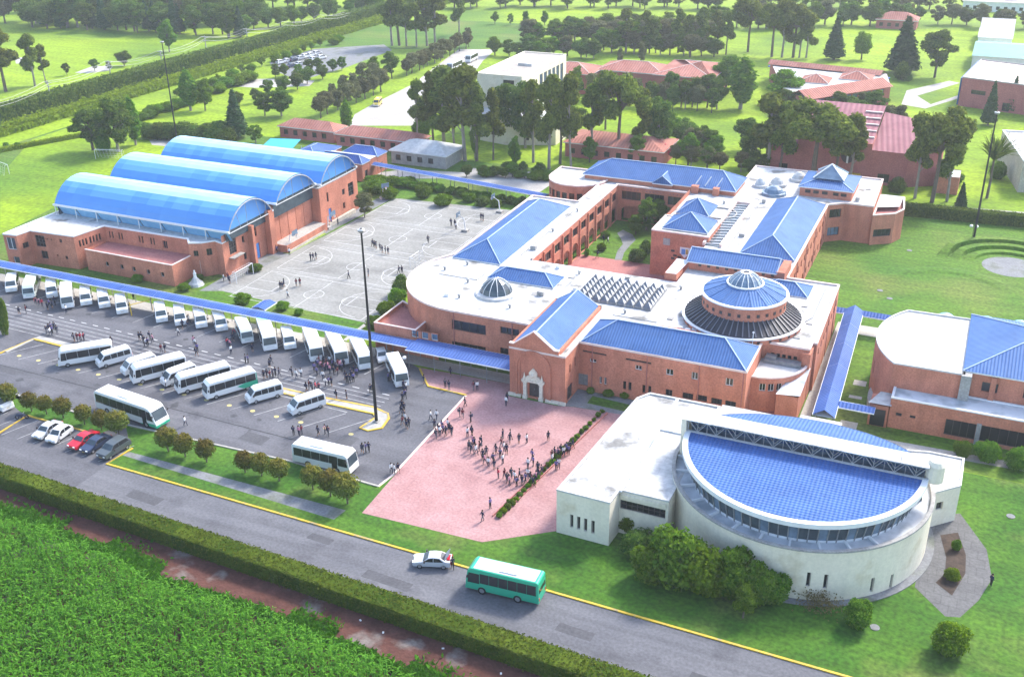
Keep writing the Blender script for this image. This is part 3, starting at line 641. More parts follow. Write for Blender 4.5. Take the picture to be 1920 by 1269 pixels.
b.box(dx-1.75, dx+1.75, 122.95, 123.39, 2.8, 3.1)
sc = [(-1.25, 3.1), (1.25, 3.1), (1.0, 3.6), (.62, 3.8), (.62, 4.3), (.35, 4.65), (.0, 5.0), (-.35, 4.65), (-.62, 4.3), (-.62, 3.8), (-1.0, 3.6)]
b.face([(dx+u, 123.1, z) for u, z in sc])
for i in range(len(sc)): j = (i+1) % len(sc); b.face([(dx+sc[j][0], 123.1, sc[j][1]), (dx+sc[i][0], 123.1, sc[i][1]), (dx+sc[i][0], 123.39, sc[i][1]), (dx+sc[j][0], 123.39, sc[j][1])])
b.ring((dx, 123.08), [(.3, 3.75), (.34, 4.0), (.2, 4.3), (.02, 4.4)], 8)
b.build('stone_portal', M['stone_portal'], S)
for xa, xb in ((-57.05, dx-1.9), (dx+1.9, -48.15)): b = MB(); b.box(xa, xb, 123.05, 123.39, 0, .45); b.build('stone_plinth', M['stone_portal'], S)
# hipped blue roofs standing on the flat ones
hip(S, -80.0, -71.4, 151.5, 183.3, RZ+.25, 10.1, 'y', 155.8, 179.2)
hip(S, -70.5, -59.3, 145.5, 149.9, RZ+.25, 9.1, 'x')
hip(S, -47.8, -24.4, 129.0, 136.6, RZ+.3, 10.2, 'x', -43.9, -28.2, gable=(False, False))
hip(S, -28.5, -21.2, 157.0, 161.6, RZ+.22, 9.0, 'x')
hip(S, -35.0, -26.0, 171.6, 202.6, RZ+.25, 10.3, 'y', 175.6, 198.2)
b = MB(); b.box(-75.1, -43.4, 202.2, 211.2, RZ, 8.4); b.build('upper_wall', M['brick'], S)
hip(S, -75.3, -43.3, 202.0, 211.3, 8.65, 11.1, 'x', -70.8, -47.0)
hip(S, -60.0, -56.2, 201.6, 206.5, 8.55, 10.2, 'y', gable=(True, True)); b = MB(); b.face([(-60.2, 201.75, 8.4), (-56.0, 201.75, 8.4), (-58.1, 201.75, 9.9)]); b.box(-60.1, -56.1, 201.7, 202.1, RZ, 8.4); b.build('gablet_wall', M['brick'], S)
b = MB()
for x in (-51.5, -49.5, -47.2): b.bar((x, 202.2, 8.9), (x+.9, 203.4, 10.6), .16)
b.build('skylight_strut', M['frame_white'], S)
b = MB(); b.box(-52, -50.6, 201, 202.15, RZ, 9.0); b.build('chimney', M['brick'], S); b = MB(); b.box(-47.6, -46.4, 201, 202.15, RZ, 9.0); b.build('chimney', M['brick'], S)
# middle block with pyramid roofs
b = MB(); b.box(-52.0, -41.5, 174.95, 183.5, 7.0, 8.5); b.build('upper_wall', M['brick'], S)
flat(S, [rect(-51.9, -41.6, 175.05, 183.4)], 8.504, 'roof_clean'); parapet(S, rect(-52, -41.5, 174.9, 183.5), 8.45, 8.7, .3)
pyramid(S, -50.2, -42.2, 176.2, 183.0, 8.85, 11.2); pyramid(S, -51.0, -45.0, 188.0, 194.5, 7.75, 10.0)
b = MB()
for a, c in (((1244, 446), (1256, 460)),):
    xa, za = on_y(*a, 174.9); xc, zc = on_y(*c, 174.9); b.box(xa, xc, 174.78, 174.88, zc, za)
b.build('wall_panel', M['concrete'], S)
x_, z_ = on_y(1284, 473, 174.9)
b = MB(); sh = [(-.9, .9), (.9, .9), (.9, -.2), (0, -1.1), (-.9, -.2)]; b.face([(x_+u, 174.80, z_+v) for u, v in sh[::-1]])
for i in range(5): j = (i+1) % 5; b.face([(x_+sh[i][0], 174.80, z_+sh[i][1]), (x_+sh[j][0], 174.80, z_+sh[j][1]), (x_+sh[j][0], 174.88, z_+sh[j][1]), (x_+sh[i][0], 174.88, z_+sh[i][1])])
cr = b.build('wall_crest', M['frame_white'], S)
b = MB(); b.box(x_-.6, x_+.1, 174.74, 174.795, z_-.4, z_+.6); b.build('crest_field', M['vault_a'], cr); b = MB(); b.box(x_+.2, x_+.6, 174.74, 174.795, z_-.3, z_+.6); b.build('crest_field', M['yellow_paint'], cr)
b = MB()
for k, (px, py) in enumerate(((1262, 470), (1266, 479), (1274, 482), (1262, 484))): xx, zz = on_y(px, py, 174.9); b.box(xx-.35, xx+.3, 174.8, 174.88, zz-.18, zz+.18)
b.build('wall_lettering', M['frame_dark'], S)
b = MB()
for i in range(3): b.box(-64.5+.9*i, -42.0, 171.2-2.2*i, 172.6-2.2*i, .02, .34-.1*i)
b.build('courtyard_step', M['brick_floor'], S)
# bar roof and the brick block beside it
b = MB(); b.box(-41.4, -27.0, 161.9, 167.0, RZ, 9.0); b.box(-27.0, -25.6, 161.6, 167.4, RZ, 9.3); bw = b.build('upper_wall', M['brick'], S)
hip(S, -41.5, -27.1, 161.7, 167.2, 9.05, 10.5, 'x', gable=(True, True))
for k in range(9):
    x = -39.8+1.5*k; b = MB(); b.box(x, x+.5, 161.78, 161.88, 8.3, 8.8); b.build('vent', M['frame_dark'], bw)
b = MB(); b.box(-43.9, -41.9, 156.2, 160, RZ, 8.6); b.build('upper_wall', M['brick'], S); flat(S, [[(-43.8, 156.3), (-42, 156.3), (-41.5, 163), (-43.8, 163)]], 8.62, 'roof_grime')
# sunken roof light (trough) and ring on the middle roof
b = MB(); b.box(-42.2, -41.8, 173.5, 198, RZ, 8.1); b.box(-39.2, -38.8, 173.5, 198, RZ, 8.1); b.box(-41.8, -39.2, 197.6, 198, RZ, 8.1); b.build('roof_light_kerb', M['coping'], S)
b = MB(); b.box(-41.75, -39.25, 173.6, 197.5, RZ, 7.6); rl = b.build('roof_light', M['glass_grey'], S)
b = MB()
for k in range(16): b.bar((-41.7, 174.2+1.5*k, 7.68), (-39.3, 174.8+1.5*k, 7.68), .12)
b.build('glazing_bar', M['frame_white'], rl)
b = MB(); b.ring((-43.5, 191), [(3.0, RZ+.01), (3.0, RZ+.25), (3.25, RZ+.25), (3.25, RZ+.01)], 28); b.build('roof_ring', M['concrete'], S)
# lantern room with glazed pyramid, right end block, north-west round room
Lr = rect(-31.7, -21.7, 207.6, 217.8); lops = {0: [(u, u+1.1, 8.2, 8.9, {}) for u in (1.0, 2.6, 4.3, 6.4, 7.9)]}
walls(S, Lr, RZ, 9.4, lops, 'brick', name='lantern_wall'); hip(S, -31.7, -21.7, 207.6, 217.8, 9.5, 11.2, 'y', 212.69, 212.71, 'blue_tile', .35)
b = MB(); c_ = (-26.7, 212.7)
for s in range(4):
    a0 = PI/4+PI/2*s; p0 = (c_[0]+4.2*math.cos(a0), c_[1]+4.2*math.sin(a0), 10.75); p1 = (c_[0]+4.2*math.cos(a0+PI/2), c_[1]+4.2*math.sin(a0+PI/2), 10.75); b.face((p0, p1, (*c_, 13.0)))
gl = b.build('glass_pyramid', M['glass_blue'], S); b = MB()
for s in range(4): a0 = PI/4+PI/2*s; b.bar((c_[0]+4.2*math.cos(a0), c_[1]+4.2*math.sin(a0), 10.8), (*c_, 13.05), .2)
b.build('glazing_bar', M['frame_white'], gl)
E_ = [(-17.1, 205.0), (-13.2, 207.6), (-11.9, 211), (-12.6, 218.5), (-17.3, 218.5)]
walls(S, E_, 0, 6.0, {0: [(.6, 4.2, 1.6, 3.1, dict(nx=4))]}, 'brick', name='annex_wall'); flat(S, [E_], 5.5, 'brick_floor', 'terrace'); parapet(S, E_, 5.98, 6.15, .3)
flat(S, [[(-16.9, 209.5), (-12.9, 211.5), (-12.8, 218.2), (-16.9, 218.2)]], 6.3, 'roof_clean')
nw = lathe_wall_arc((-76.3, 201.8), 6.3, R(180), R(360), 12); NW = nw+[(-70.0, 207.5), (-82.6, 207.5)]
walls(S, NW, 0, RZ+.2, {i: [(.25, 1.4, 4.6, 6.2, {})] for i in range(1, 11)}, 'brick', name='round_wall'); flat(S, [NW], RZ+.1, 'roof_clean'); parapet(S, NW, RZ+.18, RZ+.45, .3)
# sculpted white roof lights near the lantern
for k, (x, y, r_) in enumerate(((-36.5, 206.5, 2.0), (-37.0, 212.5, 1.5), (-33.6, 217.5, 1.5), (-40, 210.5, 1.2))):
    b = MB(); b.ring((x, y), [(r_+.5, RZ+.01), (r_+.4, RZ+.5), (r_, RZ+.55), (r_*.75, RZ+1.2), (r_*.35, RZ+1.7), (.0, RZ+1.85)], 14); b.build('roof_dome', M['glass_blue' if k == 0 else 'roof_clean'], S)
# glass dome on the rounded end
b = MB(); c_ = (-66.8, 140.3); b.ring(c_, [(3.4, RZ+.01), (3.3, RZ+.35), (2.6, RZ+.5)], 24); b.build('dome_kerb', M['roof_clean'], S)
b = MB(); b.ring(c_, [(2.6, RZ+.45), (2.3, RZ+1.25), (1.6, RZ+2.0), (.8, RZ+2.5), (0, RZ+2.65)], 12); dm = b.build('glass_dome', M['glass_grey'], S); b = MB()
for k in range(12):
    t = 2*PI*k/12; pr = [(2.62, RZ+.5), (2.32, RZ+1.28), (1.62, RZ+2.03), (.82, RZ+2.53), (0, RZ+2.68)]
    b.tube([(c_[0]+r_*math.cos(t), c_[1]+r_*math.sin(t), z) for r_, z in pr], .05, 4)
b.build('glazing_bar', M['frame_white'], dm)
# field of pyramid roof lights, each its own piece
sk = MB(); w2 = .62
for i in range(4):
    a_ = [(-w2, -.55), (w2, -.55), (w2, .55), (-w2, .55)]; sk.face([(a_[i][0], a_[i][1], .25), (a_[(i+1) % 4][0], a_[(i+1) % 4][1], .25), (0, .1, 1.1)], 1 if i in (0, 3) else 0)
    sk.face([(a_[i][0], a_[i][1], 0), (a_[(i+1) % 4][0], a_[(i+1) % 4][1], 0), (a_[(i+1) % 4][0], a_[(i+1) % 4][1], .25), (a_[i][0], a_[i][1], .25)], 2)
sk_me = sk.mesh('roof_light', [M['truss_grey'], M['skylight_glass'], M['steel_grey']])
b = MB(); b.box(-54.7, -42.1, 143.1, 151.9, RZ, 7.62); b.build('roof_light_base', M['steel_grey'], S)
for i in range(9):
    for j in range(7):
        o = put('roof_light', sk_me, S); o.location = Vector((-54.0+1.4*i, 143.75+1.25*j, 7.63))-Vector(ORG[S.name])
# rotunda: black sheet skirt, brick drum, blue cone and glass lantern
c_ = (-28.6, 145.6); b = MB(); b.ring(c_, [(8.75, RZ), (8.75, 8.25)], 64); b.build('rotunda_base', M['brick'], S)
b = MB(); b.ring(c_, [(8.7, 8.2), (9.0, 8.25), (9.0, 8.42), (8.6, 8.45)], 64); b.build('rotunda_gutter', M['white_trim'], S)
def sector(r0, z0, r1, z1, n, k, lip=.09):
    b = MB(); a0 = 2*PI*k/n; a1 = 2*PI*(k+1)/n; P = lambda r_, t, z: (c_[0]+r_*math.cos(t), c_[1]+r_*math.sin(t), z)
    b.face((P(r0, a0, z0), P(r0, a1, z0), P(r1, a1, z1), P(r1, a0, z1)), 0, [(0, 0), (r0*(a1-a0), 0), (r1*(a1-a0), 1), (0, 1)])
    e = .10/r0
    b.face((P(r0, a0-e, z0+lip), P(r0, a0+e, z0+lip), P(r1, a0+e, z1+lip), P(r1, a0-e, z1+lip)), 1); b.face((P(r0, a0+e, z0), P(r1, a0+e, z1), P(r1, a0+e, z1+lip), P(r0, a0+e, z0+lip)), 0); b.face((P(r0, a0-e, z0+lip), P(r1, a0-e, z1+lip), P(r1, a0-e, z1), P(r0, a0-e, z0)), 0)
    return b
for k in range(56): sector(8.55, 8.45, 6.1, 9.95, 56, k, .16).build('skirt_panel', [M['black_sheet'], M['skirt_seam']], S)
b = MB(); b.ring(c_, [(6.15, 9.8), (6.15, 11.9)], 56); dr = b.build('rotunda_drum', M['brick'], S)
for k in range(28):
    t = 2*PI*(k+.5)/28; b = MB(); n_ = Vector((math.cos(t), math.sin(t), 0)); s_ = Vector((-n_.y, n_.x, 0)); p = Vector((*c_, 10.75))+n_*6.16
    b.bar(p-s_*.22, p+s_*.22, .1, .5); b.build('vent', M['frame_dark'], dr)
for k in range(32):
    t = 2*PI*(k+.5)/32; b = MB(); n_ = Vector((math.cos(t), math.sin(t), 0)); s_ = Vector((-n_.y, n_.x, 0)); p = Vector((*c_, 7.85))+n_*8.77
    b.bar(p-s_*.2, p+s_*.2, .08, .35); b.build('vent', M['frame_dark'], S)
b = MB(); b.ring(c_, [(6.1, 11.85), (6.45, 11.9), (6.45, 12.1), (6.05, 12.14)], 56); b.build('rotunda_gutter', M['white_trim'], S)
for k in range(16): sector(6.1, 12.12, 2.5, 13.5, 16, k, .05).build('cone_panel', [M['blue_tile'], M['blue_tile']], S)
b = MB(); b.ring(c_, [(2.75, 13.42), (2.75, 13.62), (2.5, 13.64)], 24); b.build('lantern_kerb', M['white_trim'], S)
b = MB(); b.ring(c_, [(2.45, 13.62), (2.0, 14.25), (1.3, 14.8), (.72, 15.1)], 16); ln = b.build('glass_lantern', M['glass_blue'], S); b = MB()
for k in range(16): t = 2*PI*k/16; b.tube([(c_[0]+r_*math.cos(t), c_[1]+r_*math.sin(t), z) for r_, z in ((2.48, 13.64), (2.03, 14.28), (1.33, 14.83), (.72, 15.14))], .06, 4)
b.build('glazing_bar', M['frame_white'], ln); b = MB(); b.ring(c_, [(.5, 15.0), (.5, 15.2), (.85, 15.2), (.85, 15.05)], 16); b.build('lantern_rim', M['frame_white'], ln)
b = MB(); b.ring(c_, [(.52, 15.05), (0, 15.06)], 12); b.build('vent', M['frame_dark'], ln)
# rounded bay on the east corner, its window band, lean-to and plant
bc = (-24.0, 138.8); arc = lathe_wall_arc(bc, 6.6, R(-90), R(-8), 8); bay = arc+[(-17.45, 138.85), (-23.95, 138.85)]
walls(S, bay, 0, 5.2, {i: [(.04, .9, 3.2, 4.4, dict(nx=2, frame='frame_white'))] for i in range(1, 7)}, 'brick', name='bay_wall'); flat(S, [bay], 5.1, 'roof_clean'); parapet(S, bay[:-1], 5.18, 5.4, .28, closed=False)
LW = [(-20.2, 131.2), (-17.2, 131.2), (-17.2, 138.6), (-19.0, 138.6)]
walls(S, LW, 0, 3.9, {3: [(1.5, 2.4, .4, 3.2, {})]}, 'brick', name='lean_to_wall'); b = MB(); b.slope([(-20.3, 131.0, 3.95), (-17.0, 131.0, 4.3), (-17.0, 138.7, 4.9), (-18.9, 138.7, 4.5)]); b.build('lean_to_roof', M['roof_grime'], S)
b = MB(); b.box(-23.5, -18.3, 137.4, 138.7, 5.1, 5.7); b.box(-23.3, -21.8, 137.8, 138.75, 5.7, 6.1); b.build('plant_unit', M['steel_grey'], S)
b = MB(); b.box(-18.3, -17.15, 138.2, 141.1, 0, 7.2); b.build('pier', M['brick'], S)
sheet('brick_terrace', [(-24, 128.7), (-17.2, 128.0), (-17.2, 138.6), (-24, 138.6)], .05, M['brick_floor'])
rr = random.Random(4)
for x, y in ((-79, 146), (-76.5, 149.5), (-73, 142.6), (-71.5, 136.5), (-62.5, 136), (-60.5, 142), (-58.6, 150.6), (-57.5, 152.8), (-49.8, 153.6), (-45.5, 141), (-40.2, 153), (-39.0, 141.2), (-21.3, 153.5), (-19.5, 147.5), (-20.3, 142), (-69.2, 170), (-69.0, 182), (-69.4, 160), (-49, 186.4), (-44.2, 197), (-37.3, 180), (-37, 170), (-37.5, 200), (-20, 216), (-21, 208)):
    b = MB(); k = rr.random()
    if k < .4: b.ring((x, y), [(.18, RZ), (.18, RZ+.5), (.3, RZ+.52), (.3, RZ+.62), (0, RZ+.7)], 8); b.build('roof_vent', M['steel_grey'], S)
    elif k < .7: w_ = rr.uniform(.6, 1.1); b.box(x, x+w_, y, y+.7, RZ, RZ+rr.uniform(.4, .8)); b.build('air_conditioner', M['concrete'], S)
    else: b.box(x, x+.9, y, y+.9, RZ, RZ+.14); b.build('roof_hatch', M['concrete'], S)
for p_ in ([(-79, 144), (-72, 144), (-72, 147)], [(-57.5, 146), (-57.5, 155)], [(-69.8, 157), (-69.8, 186)], [(-37.8, 165), (-37.8, 201)], [(-23, 141), (-19, 150), (-19, 162)], [(-47, 139.5), (-40, 139.5)]):
    b = MB(); b.tube([(x, y, RZ+.1) for x, y in p_], .06, 5); b.build('roof_pipe', M['steel_grey'], S)
for k in range(14):                                # rainwater pipes on the outer walls
    px_ = [(-69.9, 131.22), (-60, 131.22), (-46.2, 128.62), (-38, 128.62), (-30.5, 128.62), (-24.4, 128.62), (-16.95, 146), (-17.0, 153), (-17.1, 160), (-25.3, 172), (-25.3, 181), (-25.3, 190), (-25.3, 199), (-57.3, 131.2)][k]
    b = MB(); b.tube([(*px_, .1), (*px_, 7.4)], .07, 5); b.build('rain_pipe', M['brick_floor'], S)
# small things on the roof
b = MB(); b.tube([(-25.2, 137.2, RZ), (-25.2, 137.2, 9.6)], .05, 5); b.ring((-25.2, 137.2), [(.0, 9.5), (.2, 9.65), (.0, 9.85)], 6); b.build('roof_antenna', M['frame_white'], S)
b = MB(); b.box(-39.4, -33.5, 137.0, 137.3, RZ, 8.3); b.build('upper_wall', M['brick'], S)
for x, y in ((-36.5, 138.3), (-35.3, 138.0), (-34.4, 138.4), (-56.0, 146), (-74, 136.2), (-62, 153.5)): b = MB(); b.box(x, x+.7, y, y+.5, RZ, RZ+.5); b.build('roof_vent_box', M['frame_white'], S)
# ------------------------------------------------------------------ covered walkways
def canopy(label, a, c, width, z, m='walk_blue', ridge=.35, post=4.2, group=None, posts=True, name='covered_walkway'):
    a = Vector((*a, 0)); c = Vector((*c, 0)); d = (c-a); Ln = d.length; d.normalize(); n = Vector((-d.y, d.x, 0))
    r = root(name, tuple((a+c)/2), label, 'walkway', group); h = width/2
    k = max(1, int(round(Ln/7)))
    for i in range(k):                                   # roof bays, each its own sheet panel
        s = a+d*(Ln*i/k); e = a+d*(Ln*(i+1)/k-.03); b = MB()
        for sg in (1, -1):
            b.slope([s+n*h*sg+Vector((0, 0, z)), e+n*h*sg+Vector((0, 0, z)), e+Vector((0, 0, z+ridge)), s+Vector((0, 0, z+ridge))])
            b.bar(s+n*h*sg+Vector((0, 0, z-.08)), e+n*h*sg+Vector((0, 0, z-.08)), .12, .14, 1)
        b.face([s+n*h+Vector((0, 0, z-.16)), s-n*h+Vector((0, 0, z-.16)), e-n*h+Vector((0, 0, z-.16)), e+n*h+Vector((0, 0, z-.16))], 1)
        b.build('roof_panel', [M[m], M['frame_white']], r)
    if posts:
        q = MB(); q.tube([(0, 0, 0), (0, 0, z-.1)], .07, 6); me = q.mesh('post', M['steel_grey'])
        for i in range(int(Ln/post)+1):
            for sg in (1, -1):
                o = put('post', me, r); o.location = a+d*(.3+post*i)+n*sg*(h-.35)-Vector(ORG[r.name])
    return r
canopy('long low blue covered walkway along the rear row of parked vans', (-168, 127.5), (-75.2, 127.35), 2.5, 2.9, post=5.2)
canopy('wide blue porch canopy on thin posts beside the gabled entrance', (-75.0, 127.0), (-57.2, 127.0), 4.3, 3.1, ridge=.3, post=4.4)
canopy('small blue side canopy joining the long walkway by the ball courts', (-105.3, 129), (-105.3, 132.4), 2.6, 2.9, posts=False)
canopy('narrow far blue walkway roof running past the far end of the ball courts', (-138, 209.6), (-83.2, 201.4), 2.3, 3.0, post=5)
canopy('blue ridged walkway running beside the cream hall towards the lawn', (-13.4, 129.2), (-14.6, 165.8), 2.9, 3.0, ridge=.9)
canopy('short blue link roof beside the round lawn at the far walkway end', (-13.2, 165.2), (-8.6, 165.0), 2.2, 2.9, ridge=.5, posts=False)
canopy('short blue link roof from the brick corner to the walkway far end', (-18.2, 165.1), (-15.8, 165.1), 2.2, 2.9, ridge=.5, posts=False)
canopy('short blue link roof from the ridged walkway to the brick hall on the right', (-12.1, 133.5), (-7.3, 133.5), 1.9, 2.9, ridge=.4, posts=False)
# ------------------------------------------------------------------ sports hall with three barrel vaults
GY = root('sports_hall', (-144, 158, 0), 'brick sports hall under three bright blue barrel vault roofs beside the ball courts', 'gymnasium')
Z = 6.5
gp = [(-165.6, 132.2), (-162.6, 132.6), (-162.2, 135.5), (-152.0, 136.2), (-150.8, 142.9), (-131.2, 143.3), (-129.6, 141.6), (-127.4, 142.6), (-125.8, 144.4), (-123.7, 143.8), (-123.7, 157.2), (-165.8, 157.2)]
go = {0: [(.5, 2.5, 3.6, 6.0, dict(nx=2, frame='frame_white', glass='glass_grey')), (1.2, 2.6, .8, 2.2, dict(frame='frame_white', glass='glass_grey'))],
      1: [(.9, 2.2, 3.6, 4.7, dict(nx=2))],
      2: [(.9, 3.2, 3.6, 5.9, dict(nx=3, nz=3)), (1.6, 3.2, 1.2, 2.8, dict(nx=2)), (3.7, 4.05, 5.2, 5.5, {}), (4.6, 4.95, 5.2, 5.5, {}), (6.7, 7.3, 5.0, 5.7, {}), (5.4, 5.7, 2.1, 2.5, {}), (7.3, 7.9, 1.7, 2.4, {})],
      3: [(u, u+.4, 4.2, 5.5, dict(nx=1)) for u in (.9, 1.6, 2.3, 3.2, 3.9, 4.6, 5.3)],
      4: [(u, u+.38, 4.3, 5.7, dict(nx=1)) for u in (.8, 1.5, 3.1, 3.8, 8.0, 8.7, 10.7, 11.4)]+[(13.6, 14.7, 3.3, 5.5, dict(nx=2, frame='brick_floor'))]}
E0, E1 = gp[9], gp[10]
go[9] = [opx(E0, E1, (428, 452), (445, 472), nx=3, nz=5), opx(E0, E1, (453, 444), (459, 454), nx=1), opx(E0, E1, (473, 428), (482, 442), nx=2, nz=2), opx(E0, E1, (457, 475), (464, 485), nx=1), opx(E0, E1, (477, 459), (490, 485), door='vault_a')]
go[6] = [(.7, 1.6, 4.0, 5.1, dict(nx=2))]; go[7] = [(.7, 1.7, 4.0, 5.3, dict(nx=2))]
walls(GY, gp, 0, Z, go, 'brick')
parapet(GY, gp, Z-.02, Z+.22, .3, 'white_trim')
flat(GY, [gp[0:4]+[(-150.9, 142.0), (-150.8, 142.9), (-150.8, 157.2), (-165.8, 157.2)], [(-150.8, 142.9), (-131.2, 143.3), (-129.6, 141.6), (-127.4, 142.6), (-125.8, 144.4), (-123.7, 143.8), (-123.7, 157.2), (-150.8, 157.2)]], Z, 'roof_white')
An = [(-150.3, 136.7), (-129.5, 136.5), (-129.5, 142.2), (-131.2, 143.28), (-150.6, 142.88)]
walls(GY, An, 0, 4.1, {0: [(u, u+.8, 1.5, 2.4, dict(nx=1, frame='concrete')) for u in (4.6, 8.2, 11.1, 14.5, 17.8)]}, 'brick', name='annex_wall')
flat(GY, [An], 3.5, 'brick_floor', 'terrace'); parapet(GY, An[:3], 4.08, 4.2, .25, 'coping', closed=False)
b = MB(); b.tube([(-128.2, 142.4, 0), (-128.2, 142.4, 3.2)], .16, 8); b.build('column', M['frame_white'], GY)
# upper hall walls, stage recess and rear block
b = MB()
wall(b, (-123.7, 157.2), (-123.7, 172.4), 0, 9.2); wall(b, (-121.5, 172.4), (-121.5, 186.8), 0, 8.6, [opx((-121.5, 172.4), (-121.5, 186.8), a, c) for a, c in (((612, 362), (617, 378)), ((616, 392), (623, 411)), ((641, 356), (647, 364)), ((643, 381), (648, 390)), ((652, 345), (664, 364)))])
wall(b, (-123.7, 172.4), (-121.5, 172.4), 0, 8.6); wall(b, (-121.5, 186.8), (-166, 186.8), 0, 8.6); wall(b, (-165.8, 186.8), (-165.8, 157.2), 0, 8.6)
wall(b, (-123.7, 143.8), (-123.7, 157.2), Z, 8.0)
b.box(-123.65, -122.4, 156.6, 158.2, 0, 8.8); b.box(-123.65, -122.5, 151.2, 151.9, 0, 7.6); b.build('wall', M['brick'], GY)
E0, E1 = (-121.5, 172.4), (-121.5, 186.8)
for k, (a, c) in enumerate((((612, 362), (617, 378)), ((616, 392), (623, 411)), ((641, 356), (647, 364)), ((643, 381), (648, 390)), ((652, 345), (664, 364)))):
    o = opx(E0, E1, a, c); door(GY, E0, E1, o, 'vault_a') if k == 1 else window(GY, E0, E1, o, nz=3 if k == 4 else 1)
flat(GY, [rect(-124, -121.5, 172.4, 186.8)], 8.58, 'roof_white')
for k in range(5):
    b = MB(); b.box(-123.69, -123.45, 158.35+2.75*k, 160.95+2.75*k, 1.5, 8.9); b.build('stage_panel', M['brick'], GY)
b = MB(); b.box(-123.69, -120.2, 158.3, 172.3, 0, 1.5); b.build('stage', M['brick'], GY); flat(GY, [rect(-123.4, -120.3, 158.4, 172.2)], 1.51, 'pale_path', 'stage_floor')
b = MB(); b.box(-120.0, -119.8, 158.5, 171, 0, .5); b.build('low_wall', M['cream_brick'], GY); b = MB(); b.box(-121.3, -120.6, 174, 184, 0, .8); b.build('low_wall', M['cream_brick'], GY)
b = MB(); b.bar((-123.2, 145.3, 3.2), (-123.2, 148.6, 3.2), 1.0, .15); b.build('door_hood', M['concrete'], GY)
# the three vaults: curved sheet panels on white eave beams, open trussed ends
def vault(y0, y1, x0, x1, ze, zc, nb=21, low=0):
    v = MB(); yc = (y0+y1)/2; hw = (y1-y0)/2; h = zc-ze; rr = (hw*hw+h*h)/(2*h); zc0 = zc-rr; am = math.asin(min(1, hw/rr)); NA = 12
    P = lambda x, t: (x, yc+rr*math.sin(t), zc0+rr*math.cos(t))
    rnd = random.Random(int(y0))
    for i in range(nb):
        for j in range(6):
            b = MB(); a, c = x0+(x1-x0)*i/nb, x0+(x1-x0)*(i+1)/nb+.05; lift = .025*((i+j) % 2)
            for k in range(2):
                t0 = -am+2*am*(j*2+k)/NA; t1 = -am+2*am*(j*2+k+1)/NA
                q = [P(a, t0), P(c, t0), P(c, t1), P(a, t1)]; b.face([(x, y, z+lift) for x, y, z in q])
            q0, q1 = P(a, -am+2*am*j/6), P(c, -am+2*am*j/6); b.face([(q0[0], q0[1], q0[2]-.08), (q1[0], q1[1], q1[2]-.08), (q1[0], q1[1], q1[2]+lift), (q0[0], q0[1], q0[2]+lift)])
            m_ = rnd.choice(['vault_a', 'vault_a', 'vault_b'] if j in (0, 5) else (['vault_b', 'vault_c', 'vault_c'] if j == 1 else ['vault_glare']))  # bands grow paler towards the crown, the glare is painted into their colour
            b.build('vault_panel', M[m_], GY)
    for xx in (x1+.1, x0-.1):
        b = MB()
        pts = [P(xx, -am+2*am*i/16) for i in range(17)]; b.tube([(p[0], p[1], p[2]-.25) for p in pts], .10, 6)
        b.tube([(xx, y0, ze-.3), (xx, y1, ze-.3)], .10, 5)
        for i in range(1, 16, 3): b.tube([(pts[i][0], pts[i][1], pts[i][2]-.3), (xx, pts[i][1], ze-.3)] if i % 2 else [(pts[i][0], pts[i][1], pts[i][2]-.3), (xx, pts[i+1][1], ze-.3)], .06, 4)
        b.build('end_truss', M['truss_grey'], GY)
    for xx in (x1-.7, x0+.7):
        b = MB(); pts = [P(xx, -am+2*am*i/16) for i in range(17)]; b.face([(p[0], p[1], p[2]-.1) for p in pts]); b.build('gable_panel', M['vault_b'], GY); b = MB(); b.face([(xx, y0, 6.6), (xx, y1, 6.6), (xx, y1, ze-.1), (xx, y0, ze-.1)]); b.build('louvre_strip', M['glass_grey'], GY)
    b = MB(); b.bar((x0-.3, y0-.05, ze), (x1+.3, y0-.05, ze), .3, .35); b.build('eave_beam', M['frame_white'], GY); b = MB(); b.bar((x0-.3, y1+.05, ze), (x1+.3, y1+.05, ze), .3, .35); b.build('eave_beam', M['frame_white'], GY)
    if low:
        for i in range(8):
            a, c = x0+(x1-x0)*i/8, x0+(x1-x0)*(i+1)/8; b = MB(); b.face([(a+.1, y0+1.1, Z+.05), (c-.1, y0+1.1, Z+.05), (c-.1, y0+.1, ze-.2), (a+.1, y0+.1, ze-.2)]); b.build('side_panel', M['vault_side'], GY)
            b = MB(); b.tube([(a, y0, Z), (a, y0, ze)], .09, 5); b.build('post', M['frame_white'], GY)
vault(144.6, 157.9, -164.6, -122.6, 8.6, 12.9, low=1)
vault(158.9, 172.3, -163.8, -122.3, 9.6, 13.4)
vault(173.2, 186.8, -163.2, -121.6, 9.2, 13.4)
# ------------------------------------------------------------------ cream library with the round blue roof
LB = root('library', (-15, 108, 0), 'cream rendered library with a big round blue tiled roof split by a roof light', 'library')
c_ = (-13.0, 108.4); RD = 14.7; ZD = 6.3; ZH = 5.8
hall = [(-38.1, 95.0), (-31.6, 94.9), (-31.4, 97.8), (-25.6, 97.8), (-25.6, 121.2), (-35.2, 121.2), (-36.4, 119.2)]
p, q = hall[0], hall[1]
slit = [opx((-38.1, 95), (-31.6, 95), (x-3, 963+.27*(x-1070)), (x+3, 989+.27*(x-1070)), nx=1, frame='concrete') for x in (1072, 1085, 1098, 1112)]
big = [opx((-31.4, 97.8), (-25.6, 97.8), (1163, 936), (1247, 973), nx=8, nz=2)]
walls(LB, hall, 0, ZH, {0: slit, 2: big}, 'cream_wall'); parapet(LB, hall, ZH-.02, ZH+.2, .3, 'roof_clean')
flat(LB, [hall], ZH, 'roof_white')
